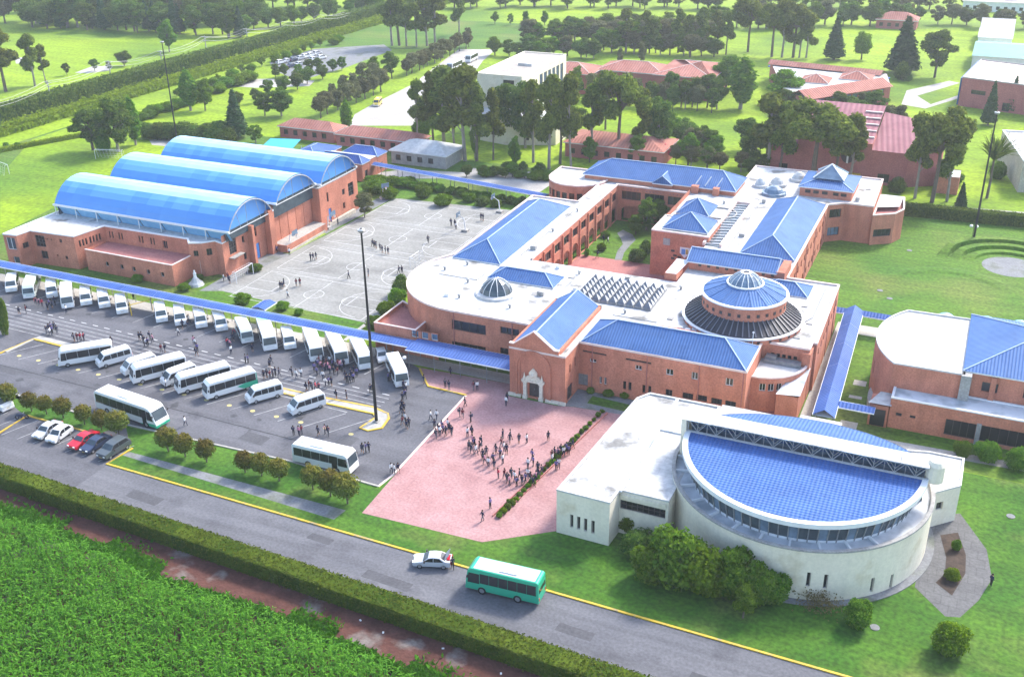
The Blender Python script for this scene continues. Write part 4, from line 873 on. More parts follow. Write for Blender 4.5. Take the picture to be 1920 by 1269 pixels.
b = MB(); b.box(-31.5, -31.1, 97.5, 121, ZH, ZH+.25); b.box(-31.1, -26.5, 112.5, 112.8, ZH, ZH+.2); b.build('roof_upstand', M['roof_grime'], LB)
b = MB(); b.box(-31.2, -25.9, 97.6, 97.78, ZH-.75, ZH-.3); b.build('lintel', M['cream_wall'], LB)
# drum wall with slit windows and stone courses
n = 72; a0, a1 = R(140), R(392); pts = lathe_wall_arc(c_, RD, a0, a1, n); b = MB(); slits = {}
for px, py in ((1511, 1085), (1555, 1092), (1634, 1096), (1669, 1089)):
    d_ = ray(px, py); best = min(range(n), key=lambda i: abs(((pts[i][0]+pts[i+1][0])/2)-d_.x*((pts[i][1]+pts[i+1][1])/2)/d_.y)+(0 if (pts[i][1]) < 108 else 99))
    mx, my = (pts[best][0]+pts[best+1][0])/2, (pts[best][1]+pts[best+1][1])/2; zz = CAMH+d_.z*my/d_.y; slits[best] = zz
for i in range(n):
    L_ = math.hypot(pts[i+1][0]-pts[i][0], pts[i+1][1]-pts[i][1]); o = [(L_/2-.22, L_/2+.22, slits[i]-.95, slits[i]+.95)] if i in slits else []
    wall(b, pts[i], pts[i+1], 0, ZD, o, .3)
b.build('drum_wall', M['cream_wall'], LB)
for i in slits: L_ = math.hypot(pts[i+1][0]-pts[i][0], pts[i+1][1]-pts[i][1]); window(LB, pts[i], pts[i+1], (L_/2-.22, L_/2+.22, slits[i]-.95, slits[i]+.95), nx=1, frame='concrete', depth=.3)
b = MB(); b.ring(c_, [(RD+.08, ZD-.02), (RD+.08, ZD+.18), (RD-.35, ZD+.18), (RD-.35, ZD-.3)], 72, a0, a1); b.build('coping', M['concrete'], LB)
b = MB(); b.ring(c_, [(RD-.3, ZD-.35), (12.3, ZD-.3)], 48, R(150), R(392)); b.build('terrace', M['roof_grime'], LB)
for k in range(12):
    t = R(172+13*k); b = MB(); b.bar((c_[0]+12.4*math.cos(t), c_[1]+12.4*math.sin(t), ZD-.2), (c_[0]+(RD-.35)*math.cos(t), c_[1]+(RD-.35)*math.sin(t), ZD-.2), .22, .35); b.build('terrace_upstand', M['white_trim'], LB)
b = MB(); b.ring(c_, [(RD+.9, .02), (RD+.9, .1), (RD, .1)], 60, R(200), R(385)); b.build('footing_path', M['grey_slab'], LB)
# glazed ring under the front roof: one pane after another
rb, rt = 12.5, 13.1; z0, z1 = ZD-.35, 8.75
for k in range(40):
    t0 = R(178+4.6*k); t1 = R(178+4.6*(k+1)); P = lambda r_, t, z: (c_[0]+r_*math.cos(t), c_[1]+r_*math.sin(t), z)
    b = MB(); b.face((P(rb, t0, z0), P(rb, t1, z0), P(rt, t1, z1), P(rt, t0, z1))); pn = b.build('glass_pane', M['glass_grey' if k % 3 else 'glass_blue'], LB)
    b = MB(); b.bar(P(rb+.04, t0, z0), P(rt+.04, t0, z1), .12, .14); b.build('mullion', M['steel_grey'], pn)
b = MB(); b.ring(c_, [(rb+.06, z0-.05), (rb+.1, z0+.35), (rb-.1, z0+.35)], 48, R(178), R(363)); b.build('sill', M['white_trim'], LB)
# front roof: tilted half disc of blue tiles with a pale rim
def disc(r_, a0, a1, zf, n, y_cut, m, name):
    b = MB(); pt = [(c_[0]+r_*math.cos(a0+(a1-a0)*i/n), c_[1]+r_*math.sin(a0+(a1-a0)*i/n)) for i in range(n+1)]
    b.face([(x, y, zf(y)) for x, y in pt], 0, [(x, y) for x, y in pt]); return b.build(name, M[m], LB), pt
zf = lambda y: 8.95+.028*(y-95)
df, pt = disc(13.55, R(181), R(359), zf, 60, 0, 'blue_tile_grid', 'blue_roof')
b = MB()
for (x0, y0), (x1, y1) in zip(pt[:-1], pt[1:]):
    k0 = .965; q0 = (c_[0]+(x0-c_[0])*k0, c_[1]+(y0-c_[1])*k0); q1 = (c_[0]+(x1-c_[0])*k0, c_[1]+(y1-c_[1])*k0); za, zb = zf(y0), zf(y1)
    e0 = (c_[0]+(x0-c_[0])*1.012, c_[1]+(y0-c_[1])*1.012); e1 = (c_[0]+(x1-c_[0])*1.012, c_[1]+(y1-c_[1])*1.012)
    b.face(((*e0, za+.12), (*e1, zb+.12), (*q1, zb+.12), (*q0, za+.12))); b.face(((*e0, za-.45), (*e1, zb-.45), (*e1, zb+.12), (*e0, za+.12))); b.face(((*q0, za+.0), (*q0, za+.12), (*q1, zb+.12), (*q1, zb+.0)))
b.build('roof_rim', M['coping' if False else 'white_trim'], df)
# back half roof lower, falling away from the roof light
zb_ = lambda y: 9.7-.27*(y-109)
db, pt2 = disc(13.4, R(2), R(178), zb_, 60, 0, 'blue_tile_grid', 'blue_roof')
b = MB()
for (x0, y0), (x1, y1) in zip(pt2[:-1], pt2[1:]): b.face(((x0, y0, 5.6), (x0, y0, zb_(y0)+.06), (x1, y1, zb_(y1)+.06), (x1, y1, 5.6)))
b.build('back_wall', M['cream_wall'], LB)
# roof light with its open lattice truss
yl = 107.9; b = MB(); xs = np.linspace(-26.4, .4, 25)
b.bar((-26.6, yl, 9.45), (.6, yl, 9.45), .2, .2); b.bar((-26.6, yl, 10.95), (.6, yl, 10.95), .2, .2)
for i in range(24):
    b.bar((xs[i], yl, 9.5), (xs[i], yl, 10.9), .06); b.bar((xs[i], yl+.03, 9.5 if i % 2 else 10.9), (xs[i+1], yl+.03, 10.9 if i % 2 else 9.5), .07)
    b.bar((xs[i], yl+.9, 9.5 if i % 2 else 10.9), (xs[i+1], yl+.9, 10.9 if i % 2 else 9.5), .06)
b.build('lattice_truss', M['truss_grey'], LB)
b = MB(); b.face([(-26.5, yl+1.6, 7.0), (.5, yl+1.6, 7.0), (.5, yl+1.6, 10.95), (-26.5, yl+1.6, 10.95)]); b.build('light_glazing', M['glass_blue'], LB)
for i in range(9):
    a, c = -26.6+27.2*i/9, -26.6+27.2*(i+1)/9-.04; b = MB(); b.face([(a, yl-.35, 11.12), (c, yl-.35, 11.12), (c, yl+1.9, 11.2), (a, yl+1.9, 11.2)]); b.face([(a, yl+1.9, 11.2), (c, yl+1.9, 11.2), (c, yl+4.6, 9.7), (a, yl+4.6, 9.7)]); b.face([(a, yl-.35, 11.0), (c, yl-.35, 11.0), (c, yl-.35, 11.12), (a, yl-.35, 11.12)]); b.build('light_roof_panel', M['roof_clean' if i % 3 else 'white_trim'], LB)
b = MB(); b.box(-27.2, -26.6, yl-.4, yl+3.5, ZH, 11.1); b.build('end_pier', M['cream_wall'], LB); b = MB(); b.ring((1.2, yl+1.0), [(1.0, 9.0), (1.0, 11.0), (.7, 11.5), (0, 11.7)], 14); b.build('end_pier', M['cream_wall'], LB)
EB = [(.9, 112.2), (4.3, 115.6), (4.3, 122), (.2, 122), (-3.5, 121.0), (-3.5, 117)]
walls(LB, EB, 0, 4.8, {0: [(1.6, 2.6, 2.2, 3.3, dict(nx=1, frame='concrete'))]}, 'cream_wall', name='annex_wall'); flat(LB, [EB], 4.78, 'roof_clean'); parapet(LB, EB, 4.76, 4.95, .25, 'roof_clean')
bx = rect(-15.8, -10.6, 121.3, 125.2); walls(LB, bx, 0, 4.8, {}, 'cream_wall', name='annex_wall'); flat(LB, [bx], 4.78, 'roof_clean')
NE = [(-25.6, 118), (-22, 119.6), (-15.8, 121.6), (-15.8, 122.4), (-25.6, 122.4)]; walls(LB, NE, 0, 5.6, {}, 'cream_wall', name='annex_wall'); flat(LB, [NE], 5.58, 'roof_clean')
# ------------------------------------------------------------------ brick hall on the right
HB = root('brick_hall', (2, 146, 0), 'brick hall with a rounded white roof and blue hipped roof at the right edge', 'school hall')
aw = lathe_wall_arc((5.5, 147.6), 15.0, R(141), R(219), 12); mp = aw+[(2.9, 138.2), (2.9, 157.2)]
walls(HB, mp, 0, 8.0, {i: [(.5, .9, 3.4, 5.4, dict(nx=1))] for i in (7, 8)}, 'brick'); flat(HB, [mp], 7.99, 'roof_clean'); parapet(HB, mp, 7.98, 8.2, .25, 'roof_clean')
b = MB(); b.box(2.5, 3.8, 137.7, 139.2, 0, 8.2); b.build('pier', M['concrete'], HB)
ep = rect(3.0, 22, 139.4, 157.8); walls(HB, ep, 0, 8.2, {0: [(2.2, 4.2, 5.6, 7.0, dict(nx=2)), (7.3, 9.3, 5.6, 7.0, dict(nx=2)), (12.5, 14.5, 5.6, 7.0, dict(nx=2))]}, 'brick')
hip(HB, 2.9, 22.5, 139.3, 158.2, 8.35, 11.5, 'x', 12.3, 13.2, ov=.3)
b = MB(); b.box(6.2, 6.9, 138.95, 139.35, 4.4, 8.0); b.build('pilaster', M['brick'], HB)
fp = rect(-5.6, 22, 134.9, 139.2)
fo = [opx(fp[0], fp[1], a, c) for a, c in (((1680, 773), (1690, 781)), ((1706, 778), (1716, 785)))]+[(7.2, 11.0, .5, 2.9, dict(nx=4)), (11.6, 17.2, .5, 2.9, dict(nx=5)), (17.8, 24, .5, 2.9, dict(nx=5))]
walls(HB, fp, 0, 4.5, {0: fo}, 'brick', name='front_wall'); flat(HB, [fp], 4.48, 'roof_grime'); parapet(HB, fp, 4.46, 4.65, .3, 'white_trim')
for x in (5.7, 11.9): b = MB(); b.box(x-.28, x+.28, 134.6, 134.88, 0, 3.1); b.build('column', M['concrete'], HB)
b = MB()
for x, m_ in ((3.2, 0), (4.4, 1), (7.5, 0), (9.2, 1), (13, 0), (14.5, 1)): b.box(x, x+1.3, 135.4, 135.8, .3, .95, m_)
b.build('indoor_bench', [M['vault_a'], M['yellow_paint']], HB)
b = MB(); b.box(-8.2, -5.7, 134.6, 137.9, 0, 3.2); b.build('entrance_lobby', M['brick'], HB); flat(HB, [[(-8.4, 134.4), (-5.4, 134.4), (-5.4, 138.2), (-7.2, 138.2)]], 3.5, 'roof_clean')
b = MB(); b.box(-7.9, -6.0, 134.5, 134.58, .1, 2.6); b.build('door', M['glass_dark'], HB)
for x, y in ((-.8, 158.6), (4.9, 159.6), (9.5, 160.0)):
    b = MB(); n = 10
    for i in range(n):
        t0, t1 = PI*i/n, PI*(i+1)/n; b.face([(x-1.7*math.cos(t0), y-1.2, 5.6+1.9*math.sin(t0)), (x-1.7*math.cos(t1), y-1.2, 5.6+1.9*math.sin(t1)), (x-1.7*math.cos(t1), y+1.2, 5.6+1.9*math.sin(t1)), (x-1.7*math.cos(t0), y+1.2, 5.6+1.9*math.sin(t0))])
    b.face([(x-1.7*math.cos(PI*i/n), y-1.2, 5.6+1.9*math.sin(PI*i/n)) for i in range(n+1)]); b.box(x-1.7, x+1.7, y-1.15, y+1.15, 0, 5.6); b.build('barrel_light', M['vault_side'], HB)
aw2 = lathe_wall_arc((1.5, 142), 10.6, R(152), R(222), 10); b = MB()
for p, q in zip(aw2[:-1], aw2[1:]): wall(b, p, q, 0, 1.1)
b.build('curved_low_wall', M['cream_brick'], HB); b = MB()
for (x0, y0), (x1, y1) in zip(aw2[:-1], aw2[1:]):
    s = lambda x, y: (1.5+(x-1.5)*.94, 142+(y-142)*.94); b.face(((x0, y0, 1.1), (x1, y1, 1.1), (*s(x1, y1), 1.1), (*s(x0, y0), 1.1)))
b.build('wall_cap', M['pale_path'], HB)

# ------------------------------------------------------------------ buildings in the background
def block(name, label, cat, poly, h, wallm, roofm, ops={}, rp=None, win={}):
    cx = sum(p[0] for p in poly)/len(poly); cy = sum(p[1] for p in poly)/len(poly)
    r = root(name, (cx, cy, 0), label, cat); walls(r, poly, 0, h, ops, wallm, win=win); flat(r, [poly], h-.02, roofm); parapet(r, poly, h-.04, h+.25, .35, rp or roofm); return r
T = block('theatre', 'tall pale cream block with a flat pinkish roof behind the eucalyptus row', 'building', [(-125.5, 254.5), (-112.5, 254.5), (-112.5, 286), (-125.5, 286)], 15.2, 'cream_wall', 'roof_beige', {1: [(u, u+2.2, 3, 13.5, dict(nx=2, nz=5, glass='glass_blue')) for u in np.arange(12, 30, 3.0)], 0: [(7.6, 10.8, 11.6, 14.2, dict(nx=3))]}, 'cream_wall')
b = MB(); b.box(-119.5, -115.5, 268, 273, 15.2, 15.9); b.build('roof_plant', M['roof_clean'], T)
lp = [(-124, 246.5), (-112.5, 244), (-100.5, 248.5), (-100.5, 256.5), (-112.4, 256.5), (-112.4, 254.4), (-124, 254.4)]
walls(T, lp, 0, 6.5, {1: [(5, 6, 1.2, 2.6, {}), (9.2, 9.7, 1.0, 5.6, dict(nx=1))], 0: [(3, 4.6, 2, 3.4, {}), (7, 8.6, 2, 3.4, {})]}, 'cream_wall', name='front_wall'); flat(T, [lp], 6.48, 'roof_clean')
A = root('brick_courtyard_building', (-98, 312, 0), 'long low building of brick with faded red tile roofs among the far trees', 'building')
for p_, h, zz in (((-127, -112, 304, 316), 6.0, 8.3), ((-112, -92, 312, 324), 6.0, 8.3), ((-93, -76, 309, 331), 6.5, 9.2)):
    x0, x1, y0, y1 = p_; walls(A, rect(x0, x1, y0, y1), 0, h, {0: [(u, u+1.6, 1.2, 3.2, {}) for u in np.arange(1.5, x1-x0-2, 3.4)]}, 'brick_pink'); hip(A, x0, x1, y0, y1, h+.2, zz, 'x', m='red_tile', ov=.7, capm='coping')
walls(A, rect(-132, -124, 296, 303.9), 0, 5.5, {}, 'brick_pink'); flat(A, [rect(-132, -124, 296, 303.9)], 5.6, 'roof_clean')
Bq = root('brick_classroom_block', (-46, 322, 0), 'brick classroom block with red tile roof edges and a blue window band', 'building')
qa = [(-66, 344.5), (-54, 306), (-46, 298), (-27, 322.5), (-30, 339)]
walls(Bq, qa, 0, 5.6, {2: [(u, u+2.0, 3.3, 5.0, dict(nx=2, glass='glass_blue', frame='vault_a')) for u in np.arange(1.5, 28, 2.5)]}, 'brick_pink'); flat(Bq, [qa], 5.5, 'roof_clean')
def strip_roof(par, p0, p1, wd, z0, z1, m):
    d = Vector((p1[0]-p0[0], p1[1]-p0[1], 0)).normalized(); n = Vector((-d.y, d.x, 0)); p0 = Vector((*p0, 0)); p1 = Vector((*p1, 0)); b = MB(); Zv = lambda z: Vector((0, 0, z))
    b.slope([p0-n*.8+Zv(z0), p1-n*.8+Zv(z0), p1+n*wd+Zv(z1), p0+n*wd+Zv(z1)]); b.slope([p1+n*(wd*1.8)+Zv(z0+.2), p0+n*(wd*1.8)+Zv(z0+.2), p0+n*wd+Zv(z1), p1+n*wd+Zv(z1)]); b.build('tile_roof', M[m], par)
strip_roof(Bq, (-46.2, 297.6), (-26.8, 322.4), 3.6, 5.6, 7.4, 'red_tile'); strip_roof(Bq, (-30.4, 339.2), (-65, 344), 3.0, 5.7, 7.0, 'red_tile'); hip(Bq, -52, -44, 318, 326, 5.8, 7.6, 'x', m='red_tile', capm='coping'); hip(Bq, -42, -33, 326, 334, 5.8, 7.4, 'x', m='red_tile', capm='coping')
b = MB(); b.bar((-67, 348.5, 3.4), (-29.5, 342.5, 3.4), 2.5, .3); b.build('flat_canopy', M['walk_blue'], Bq)
PK = root('auditorium', (-28, 250, 0), 'big rose brick auditorium with stepped rose metal roof behind two large trees', 'auditorium')
pk = [(-44.6, 243.5), (-14.6, 245.0), (-8.0, 249.0), (-8.0, 256), (-18.5, 262), (-32, 266), (-44, 262)]
walls(PK, pk, 0, 7.6, {0: [(2, 4, .6, 3, {}), (24, 26.5, .6, 2.6, {})]}, 'brick_pink'); b = MB()
b.slope([(-44.9, 243.2, 7.7), (-38.8, 243.5, 7.7), (-38.8, 262, 12.2), (-44.4, 262, 12.2)]); b.slope([(-38.8, 243.4, 9.5), (-22.5, 244.3, 9.5), (-22.5, 264, 13.4), (-38.8, 264.5, 13.4)]); b.slope([(-22.5, 244.3, 7.9), (-14.3, 244.8, 7.7), (-14.3, 261, 11.6), (-22.5, 263, 12.2)]); b.build('metal_roof', M['rose_sheet'], PK)
b = MB(); b.box(-38.8, -22.5, 243.75, 244.5, 7.5, 9.45); b.box(-38.8, -38.4, 244, 264, 7.5, 9.4); b.box(-22.9, -22.5, 244.4, 263.5, 7.5, 9.4); b.build('upper_wall', M['brick_pink'], PK)
for k in range(5):
    b = MB(); t = .12+.17*k; b.bar((-26.5, 244.5+19*t, 9.65+3.9*t), (-22.6, 244.5+19*t, 9.65+3.9*t), .5, .25); b.build('roof_rib', M['coping'], PK)
b = MB(); cx_, cz_ = -27.5, 6.2
for i in range(20): b.face([(cx_, 243.95, cz_), (cx_+1.5*math.cos(2*PI*i/20), 243.95, cz_+1.7*math.sin(2*PI*i/20)), (cx_+1.5*math.cos(2*PI*(i+1)/20), 243.95, cz_+1.7*math.sin(2*PI*(i+1)/20))])
rw = b.build('round_window', M['frame_dark'], PK); b = MB(); b.box(cx_-.2, cx_+.2, 243.8, 243.93, cz_-1.7, cz_+1.9); b.build('mullion', M['frame_white'], rw)
walls(PK, rect(-7.9, -3.5, 243.5, 249.5), 0, 4, {}, 'brick', name='annex_wall'); flat(PK, [rect(-7.9, -3.5, 243.5, 249.5)], 3.9, 'roof_grime')
b = MB(); b.box(-29.2, -24.2, 242.9, 243.4, .2, 2.6); b.build('door_screen', M['yellow_paint'], PK)
CR = block('brown_block', 'large plain beige block with flat grey roof at the upper right edge', 'building', [(-8.6, 329.0), (30, 318), (33, 345), (-5, 357)], 8.0, 'brick_pink', 'coping', {0: [(3, 7, 3.8, 5.0, {}), (12, 14, .2, 2.6, {})]}, 'concrete')
b = MB(); b.bar((-8.9, 329.5, 4), (-5.6, 356.5, 4), .3, 7.6); b.build('blue_side_wall', M['walk_blue'], CR)
SD = block('beige_house', 'beige low building with a pale flat edge at the right border', 'building', [(8.6, 250.5), (30, 256), (30, 280), (3.6, 276)], 7, 'cream_brick', 'concrete', {}, 'white_trim')
GR = root('green_roof_shed', (2, 395, 0), 'long shed with a teal green roof and white front at the top right', 'shed'); walls(GR, rect(-8, 30, 381, 408), 0, 4.6, {0: [(u, u+2.5, .5, 3, {}) for u in np.arange(2, 30, 4)]}, 'white_trim'); hip(GR, -8, 30, 381, 408, 4.7, 6.6, 'x', m='walk_blue', gable=(True, True), caps=False)
for o in kids['green_roof_shed']:
    if o.name.startswith('blue_roof'): o.name = 'green_roof'; o.data.materials[0] = mat('teal_sheet', (.04, .20, .19), (.05, .24, .22), .3, .5)
WH = root('white_house', (-2.4, 434, 0), 'small white house with two white roof slopes at the top right corner', 'house'); walls(WH, rect(-8, 3, 418, 450), 0, 4.2, {0: [(1.5, 3, 1, 2.6, {}), (6, 8, 1, 2.6, {})]}, 'white_trim'); hip(WH, -8, 3, 418, 433, 4.4, 6.4, 'x', m='roof_clean', gable=(True, True), caps=False, name='white_roof'); hip(WH, -8, 3, 434, 450, 4.6, 7.4, 'x', m='roof_clean', gable=(True, True), caps=False, name='white_roof')
def cottage(label, x, y, w_, d_, h, zr, roofm, wallm='white_trim', name='cottage'):
    r = root(name, (x, y, 0), label, 'house'); walls(r, rect(x-w_/2, x+w_/2, y-d_/2, y+d_/2), 0, h, {0: [(u, u+1.4, .9, 2.3, {}) for u in np.arange(1.2, w_-2, 3)]}, wallm); hip(r, x-w_/2, x+w_/2, y-d_/2, y+d_/2, h+.15, zr, 'x', m=roofm, ov=.5, caps=False, name='roof'); return r
cottage('red roofed cottage between the trees at the upper right', -39, 455, 15, 9, 3.4, 6, 'red_tile', 'brick_pink')
cottage('pale pink roofed house at the top right corner of the picture', 2, 512, 40, 12, 4, 7, 'coping')
cottage('pink roofed cottage far off above the middle lawns', -140, 520, 18, 9, 3, 5.6, 'red_tile')
# low pavilions between the gym and the far car road
cottage('long low pavilion with pale tiled roof along the far road', -141.5, 231, 24, 6.5, 3.0, 4.8, 'red_tile', 'brick_pink', 'pavilion')
cottage('low pavilion with pale tiled roof left of the poplar', -163.5, 232, 17, 6, 3.0, 4.8, 'red_tile', 'brick_pink', 'pavilion')
cottage('low brick changing house with tiled roof under the umbrella eucalyptus', -82, 246, 25, 12, 3.6, 5.6, 'red_tile', 'brick_pink', 'pavilion')
SHD = cottage('grey shed with a big white gable roof beside the far walkway', -124.5, 223.8, 15, 9.5, 3.2, 5.4, 'roof_clean', 'concrete', 'shed')
BP = root('blue_pavilion', (-141, 208, 0), 'low classrooms with violet blue and white roofs behind the sports hall', 'building')
for x0, x1, y0, y1, m_ in ((-151, -143, 203, 214, 'walk_blue'), (-143, -130.5, 203.2, 206.5, 'walk_blue'), (-140, -130.5, 210, 214.5, 'walk_blue')):
    walls(BP, rect(x0, x1, y0, y1), 0, 4.2, {1: [(1, 2.4, .8, 2.4, {})]}, 'brick'); hip(BP, x0, x1, y0, y1, 4.3, 5.8, 'x' if x1-x0 > y1-y0 else 'y', m=m_, ov=.2)
flat(BP, [rect(-143, -130.5, 206.5, 210)], 4.4, 'roof_clean'); walls(BP, rect(-142.9, -130.5, 206.6, 209.9), 0, 4.3, {}, 'brick')
TT = root('awning', (-155, 204, 0), 'bright turquoise awning behind the furthest blue vault', 'awning'); b = MB(); b.slope([(-158, 200, 5), (-150.5, 203, 5), (-151, 209, 6.6), (-158.5, 207, 6.6)]); b.build('awning_sheet', mat('turquoise', (.06, .40, .58), rough=.5), TT); b = MB()
for x, y in ((-158, 200.2), (-150.7, 203), (-151, 208.8), (-158.3, 207)): b.tube([(x, y, 0), (x, y, 5)], .08, 5)
b.build('post', M['frame_white'], TT)
# ------------------------------------------------------------------ vehicles (local frame: +x forward, z up)
def bevel_me(me, w_=.06, seg=2, ang=40):
    bm = bmesh.new(); bm.from_mesh(me); bmesh.ops.remove_doubles(bm, verts=bm.verts, dist=1e-4)
    ed = [e for e in bm.edges if len(e.link_faces) == 2 and e.calc_face_angle(0) > R(ang)]
    bmesh.ops.bevel(bm, geom=ed, offset=w_, segments=seg, profile=.5, affect='EDGES', clamp_overlap=True)
    bm.to_mesh(me); bm.free(); me.polygons.foreach_set('use_smooth', [False]*len(me.polygons)); me.update()
def wheel_mesh(r_, wd):
    b = MB(); n = 14; P = lambda rr, k, y: (rr*math.cos(2*PI*k/n), y, rr*math.sin(2*PI*k/n))
    for k in range(n):
        b.face((P(r_, k, -wd/2), P(r_, k+1, -wd/2), P(r_, k+1, wd/2), P(r_, k, wd/2)), 0)
        for y in (-wd/2, wd/2): q = [P(r_*.58, k, y), P(r_*.58, k+1, y), P(r_, k+1, y), P(r_, k, y)]; b.face(q if y < 0 else q[::-1], 0)
        for y in (-wd/2-.005, wd/2+.005): q = [(0, y, 0), P(r_*.6, k, y), P(r_*.6, k+1, y)]; b.face(q if y > 0 else q[::-1], 1)
    return b.mesh('wheel', [M['tyre'], M['hub']])
WH_S, WH_M, WH_L = wheel_mesh(.31, .2), wheel_mesh(.36, .22), wheel_mesh(.47, .28)
def vehicle(name, prof, W, belt, taper, paint, wheels, glass_side, glass_front, glass_rear, hl, extras=(), rear_col=None, rear_x=None):
    """prof = side outline (x, z) counter-clockwise; taper = narrowing from belt line to roof"""
    r = empty(name, (0, 0, 0)); zt = max(p[1] for p in prof)
    hw = lambda z: W/2*(1-taper*max(0, (z-belt)/(zt-belt)))
    b = MB(); n = len(prof); Lp = [(x, hw(z), z) for x, z in prof]; Rp = [(x, -hw(z), z) for x, z in prof]
    below = [i for i in range(n)]
    # side skins split at the belt line so the taper folds there
    def side(P, flip):
        pts = P if not flip else P[::-1]; lo, up = [], []; m_ = len(pts)
        for i in range(m_):
            p, q = Vector(pts[i]), Vector(pts[(i+1) % m_])
            (lo if p.z <= belt else up).append(p)
            if (p.z <= belt) != (q.z <= belt):
                t = (belt-p.z)/(q.z-p.z); c = p+(q-p)*t; c.y = math.copysign(W/2, p.y); lo.append(c); up.append(c.copy())
        for f in (lo, up):
            if len(f) > 2: b.face(f, 0)
    side(Rp, False); side(Lp, True)
    for i in range(n):
        j = (i+1) % n; p, q = prof[i], prof[j]
        if (p[1]-belt)*(q[1]-belt) < 0:
            t = (belt-p[1])/(q[1]-p[1]); c = (p[0]+(q[0]-p[0])*t, belt)
            for u, v_ in ((p, c), (c, q)): b.face([(u[0], -hw(u[1]), u[1]), (u[0], hw(u[1]), u[1]), (v_[0], hw(v_[1]), v_[1]), (v_[0], -hw(v_[1]), v_[1])], 0)
        else: b.face([(p[0], -hw(p[1]), p[1]), (p[0], hw(p[1]), p[1]), (q[0], hw(q[1]), q[1]), (q[0], -hw(q[1]), q[1])], 0)
    me = b.mesh('body', [M['paint_'+paint]]+([M['paint_'+rear_col]] if rear_col else []), weld=True); bevel_me(me, .07, 2, 25)
    put('body', me, r)
    def pane(poly, m_, nm='window'):
        for s in (-1, 1):
            q = MB(); o = [(x, s*(hw(z)+.018), z) for x, z in poly]; i_ = [(x, s*(hw(z)-.03), z) for x, z in poly]
            q.face(o if s < 0 else o[::-1]); k_ = len(o)
            for a in range(k_): c = (a+1) % k_; f_ = (o[a], i_[a], i_[c], o[c]); q.face(f_ if s < 0 else f_[::-1])
            q.build(nm, M[m_], r)
    for poly, m_ in glass_side: pane(poly, m_)
    bx0 = min(p[0] for p in prof); fx0 = max(p[0] for p in prof)
    if rear_col == 'lime':
        q = MB(); q.box(bx0+.42, bx0+2.0, -hw(zt)+.12, hw(zt)-.12, zt-.02, zt+.03); q.build('painted_panel', M['paint_lime'], r); pane([(bx0+.08, 1.3), (bx0+.24, 1.3), (bx0+.24, zt-.3), (bx0+.1, zt-.3)], 'paint_lime', 'painted_panel')
    elif rear_col and rear_x > -50: pane([(bx0+.03, .5), (rear_x, .5), (rear_x+.9, 1.05), (rear_x-.2, 1.28), (bx0+.03, 1.28)], 'paint_'+rear_col, 'painted_panel'); pane([(bx0+.06, 1.29), (bx0+.2, 1.29), (bx0+.2, zt-.35), (bx0+.1, zt-.35)], 'paint_'+rear_col, 'painted_panel')
    elif rear_col: pane([(fx0-3.2, .42), (fx0-.04, .42), (fx0-.03, .95), (fx0-1.6, .82)], 'paint_'+rear_col, 'painted_panel')
    def cross(p, q, ins, m_, nm, out=.02):
        (x0, z0), (x1, z1) = p, q; d = Vector((x1-x0, 0, z1-z0)).normalized(); nn = Vector((d.z, 0, -d.x)); sgn = 1 if nm in ('windscreen', 'headlight', 'bumper') else -1
        nn = nn if nn.x*sgn > 0 else -nn; q_ = MB()
        A = [Vector((x0, s*(hw(z0)-ins), z0)) for s in (-1, 1)]; B = [Vector((x1, s*(hw(z1)-ins), z1)) for s in (-1, 1)]
        o = [A[0]+nn*out, A[1]+nn*out, B[1]+nn*out, B[0]+nn*out]; i_ = [A[0]-nn*.03, A[1]-nn*.03, B[1]-nn*.03, B[0]-nn*.03]
        q_.face(o)
        for a in range(4): c = (a+1) % 4; q_.face((o[a], i_[a], i_[c], o[c]))
        return q_.build(nm, M[m_], r)
    cross(*glass_front, 'windscreen', out=.022) if False else cross(glass_front[0], glass_front[1], .12, 'glass_grey' if len(glass_front) < 3 else glass_front[2], 'windscreen')
    if glass_rear: cross(glass_rear[0], glass_rear[1], .18, 'glass_dark', 'rear_window')
    wm, wx, wr = wheels
    for x in wx:
        for s in (-1, 1): o = put('wheel', wm, r); o.location = (x, s*(W/2-.10), wr)
    fx, fz, wd, hh = hl
    for s in (-1, 1):
        q = MB(); q.box(fx-.06, fx+.03, s*(W/2-.32)-wd/2, s*(W/2-.32)+wd/2, fz, fz+hh); q.build('headlight', M['lamp_glass'], r)
        q = MB(); bx_ = min(p[0] for p in prof); q.box(bx_-.03, bx_+.05, s*(W/2-.2)-.1, s*(W/2-.2)+.1, fz, fz+.35); q.build('tail_light', M['tail_red'], r)
    for nm, fn, m_ in extras:
        q = MB(); fn(q); q.build(nm, M[m_], r)
    return r
def split_panes(x0, x1, z0, z1, n, gap=.07, sl=0, m_='glass_dark'):
    w_ = (x1-x0)/n; return [([(x0+w_*i+gap/2, z0), (x0+w_*(i+1)-gap/2+(sl if i == n-1 else 0), z0), (x0+w_*(i+1)-gap/2, z1), (x0+w_*i+gap/2, z1)], m_) for i in range(n)]
def mirrors(x, z, W): return ('mirror', lambda q: [q.box(x-.08, x+.08, s*(W/2+.16)-.09, s*(W/2+.16)+.09, z, z+.3) for s in (-1, 1)], 'frame_dark')
def plate(x, z): return ('number_plate', lambda q: q.box(x, x+.03, -.22, .22, z, z+.14), 'yellow_paint')
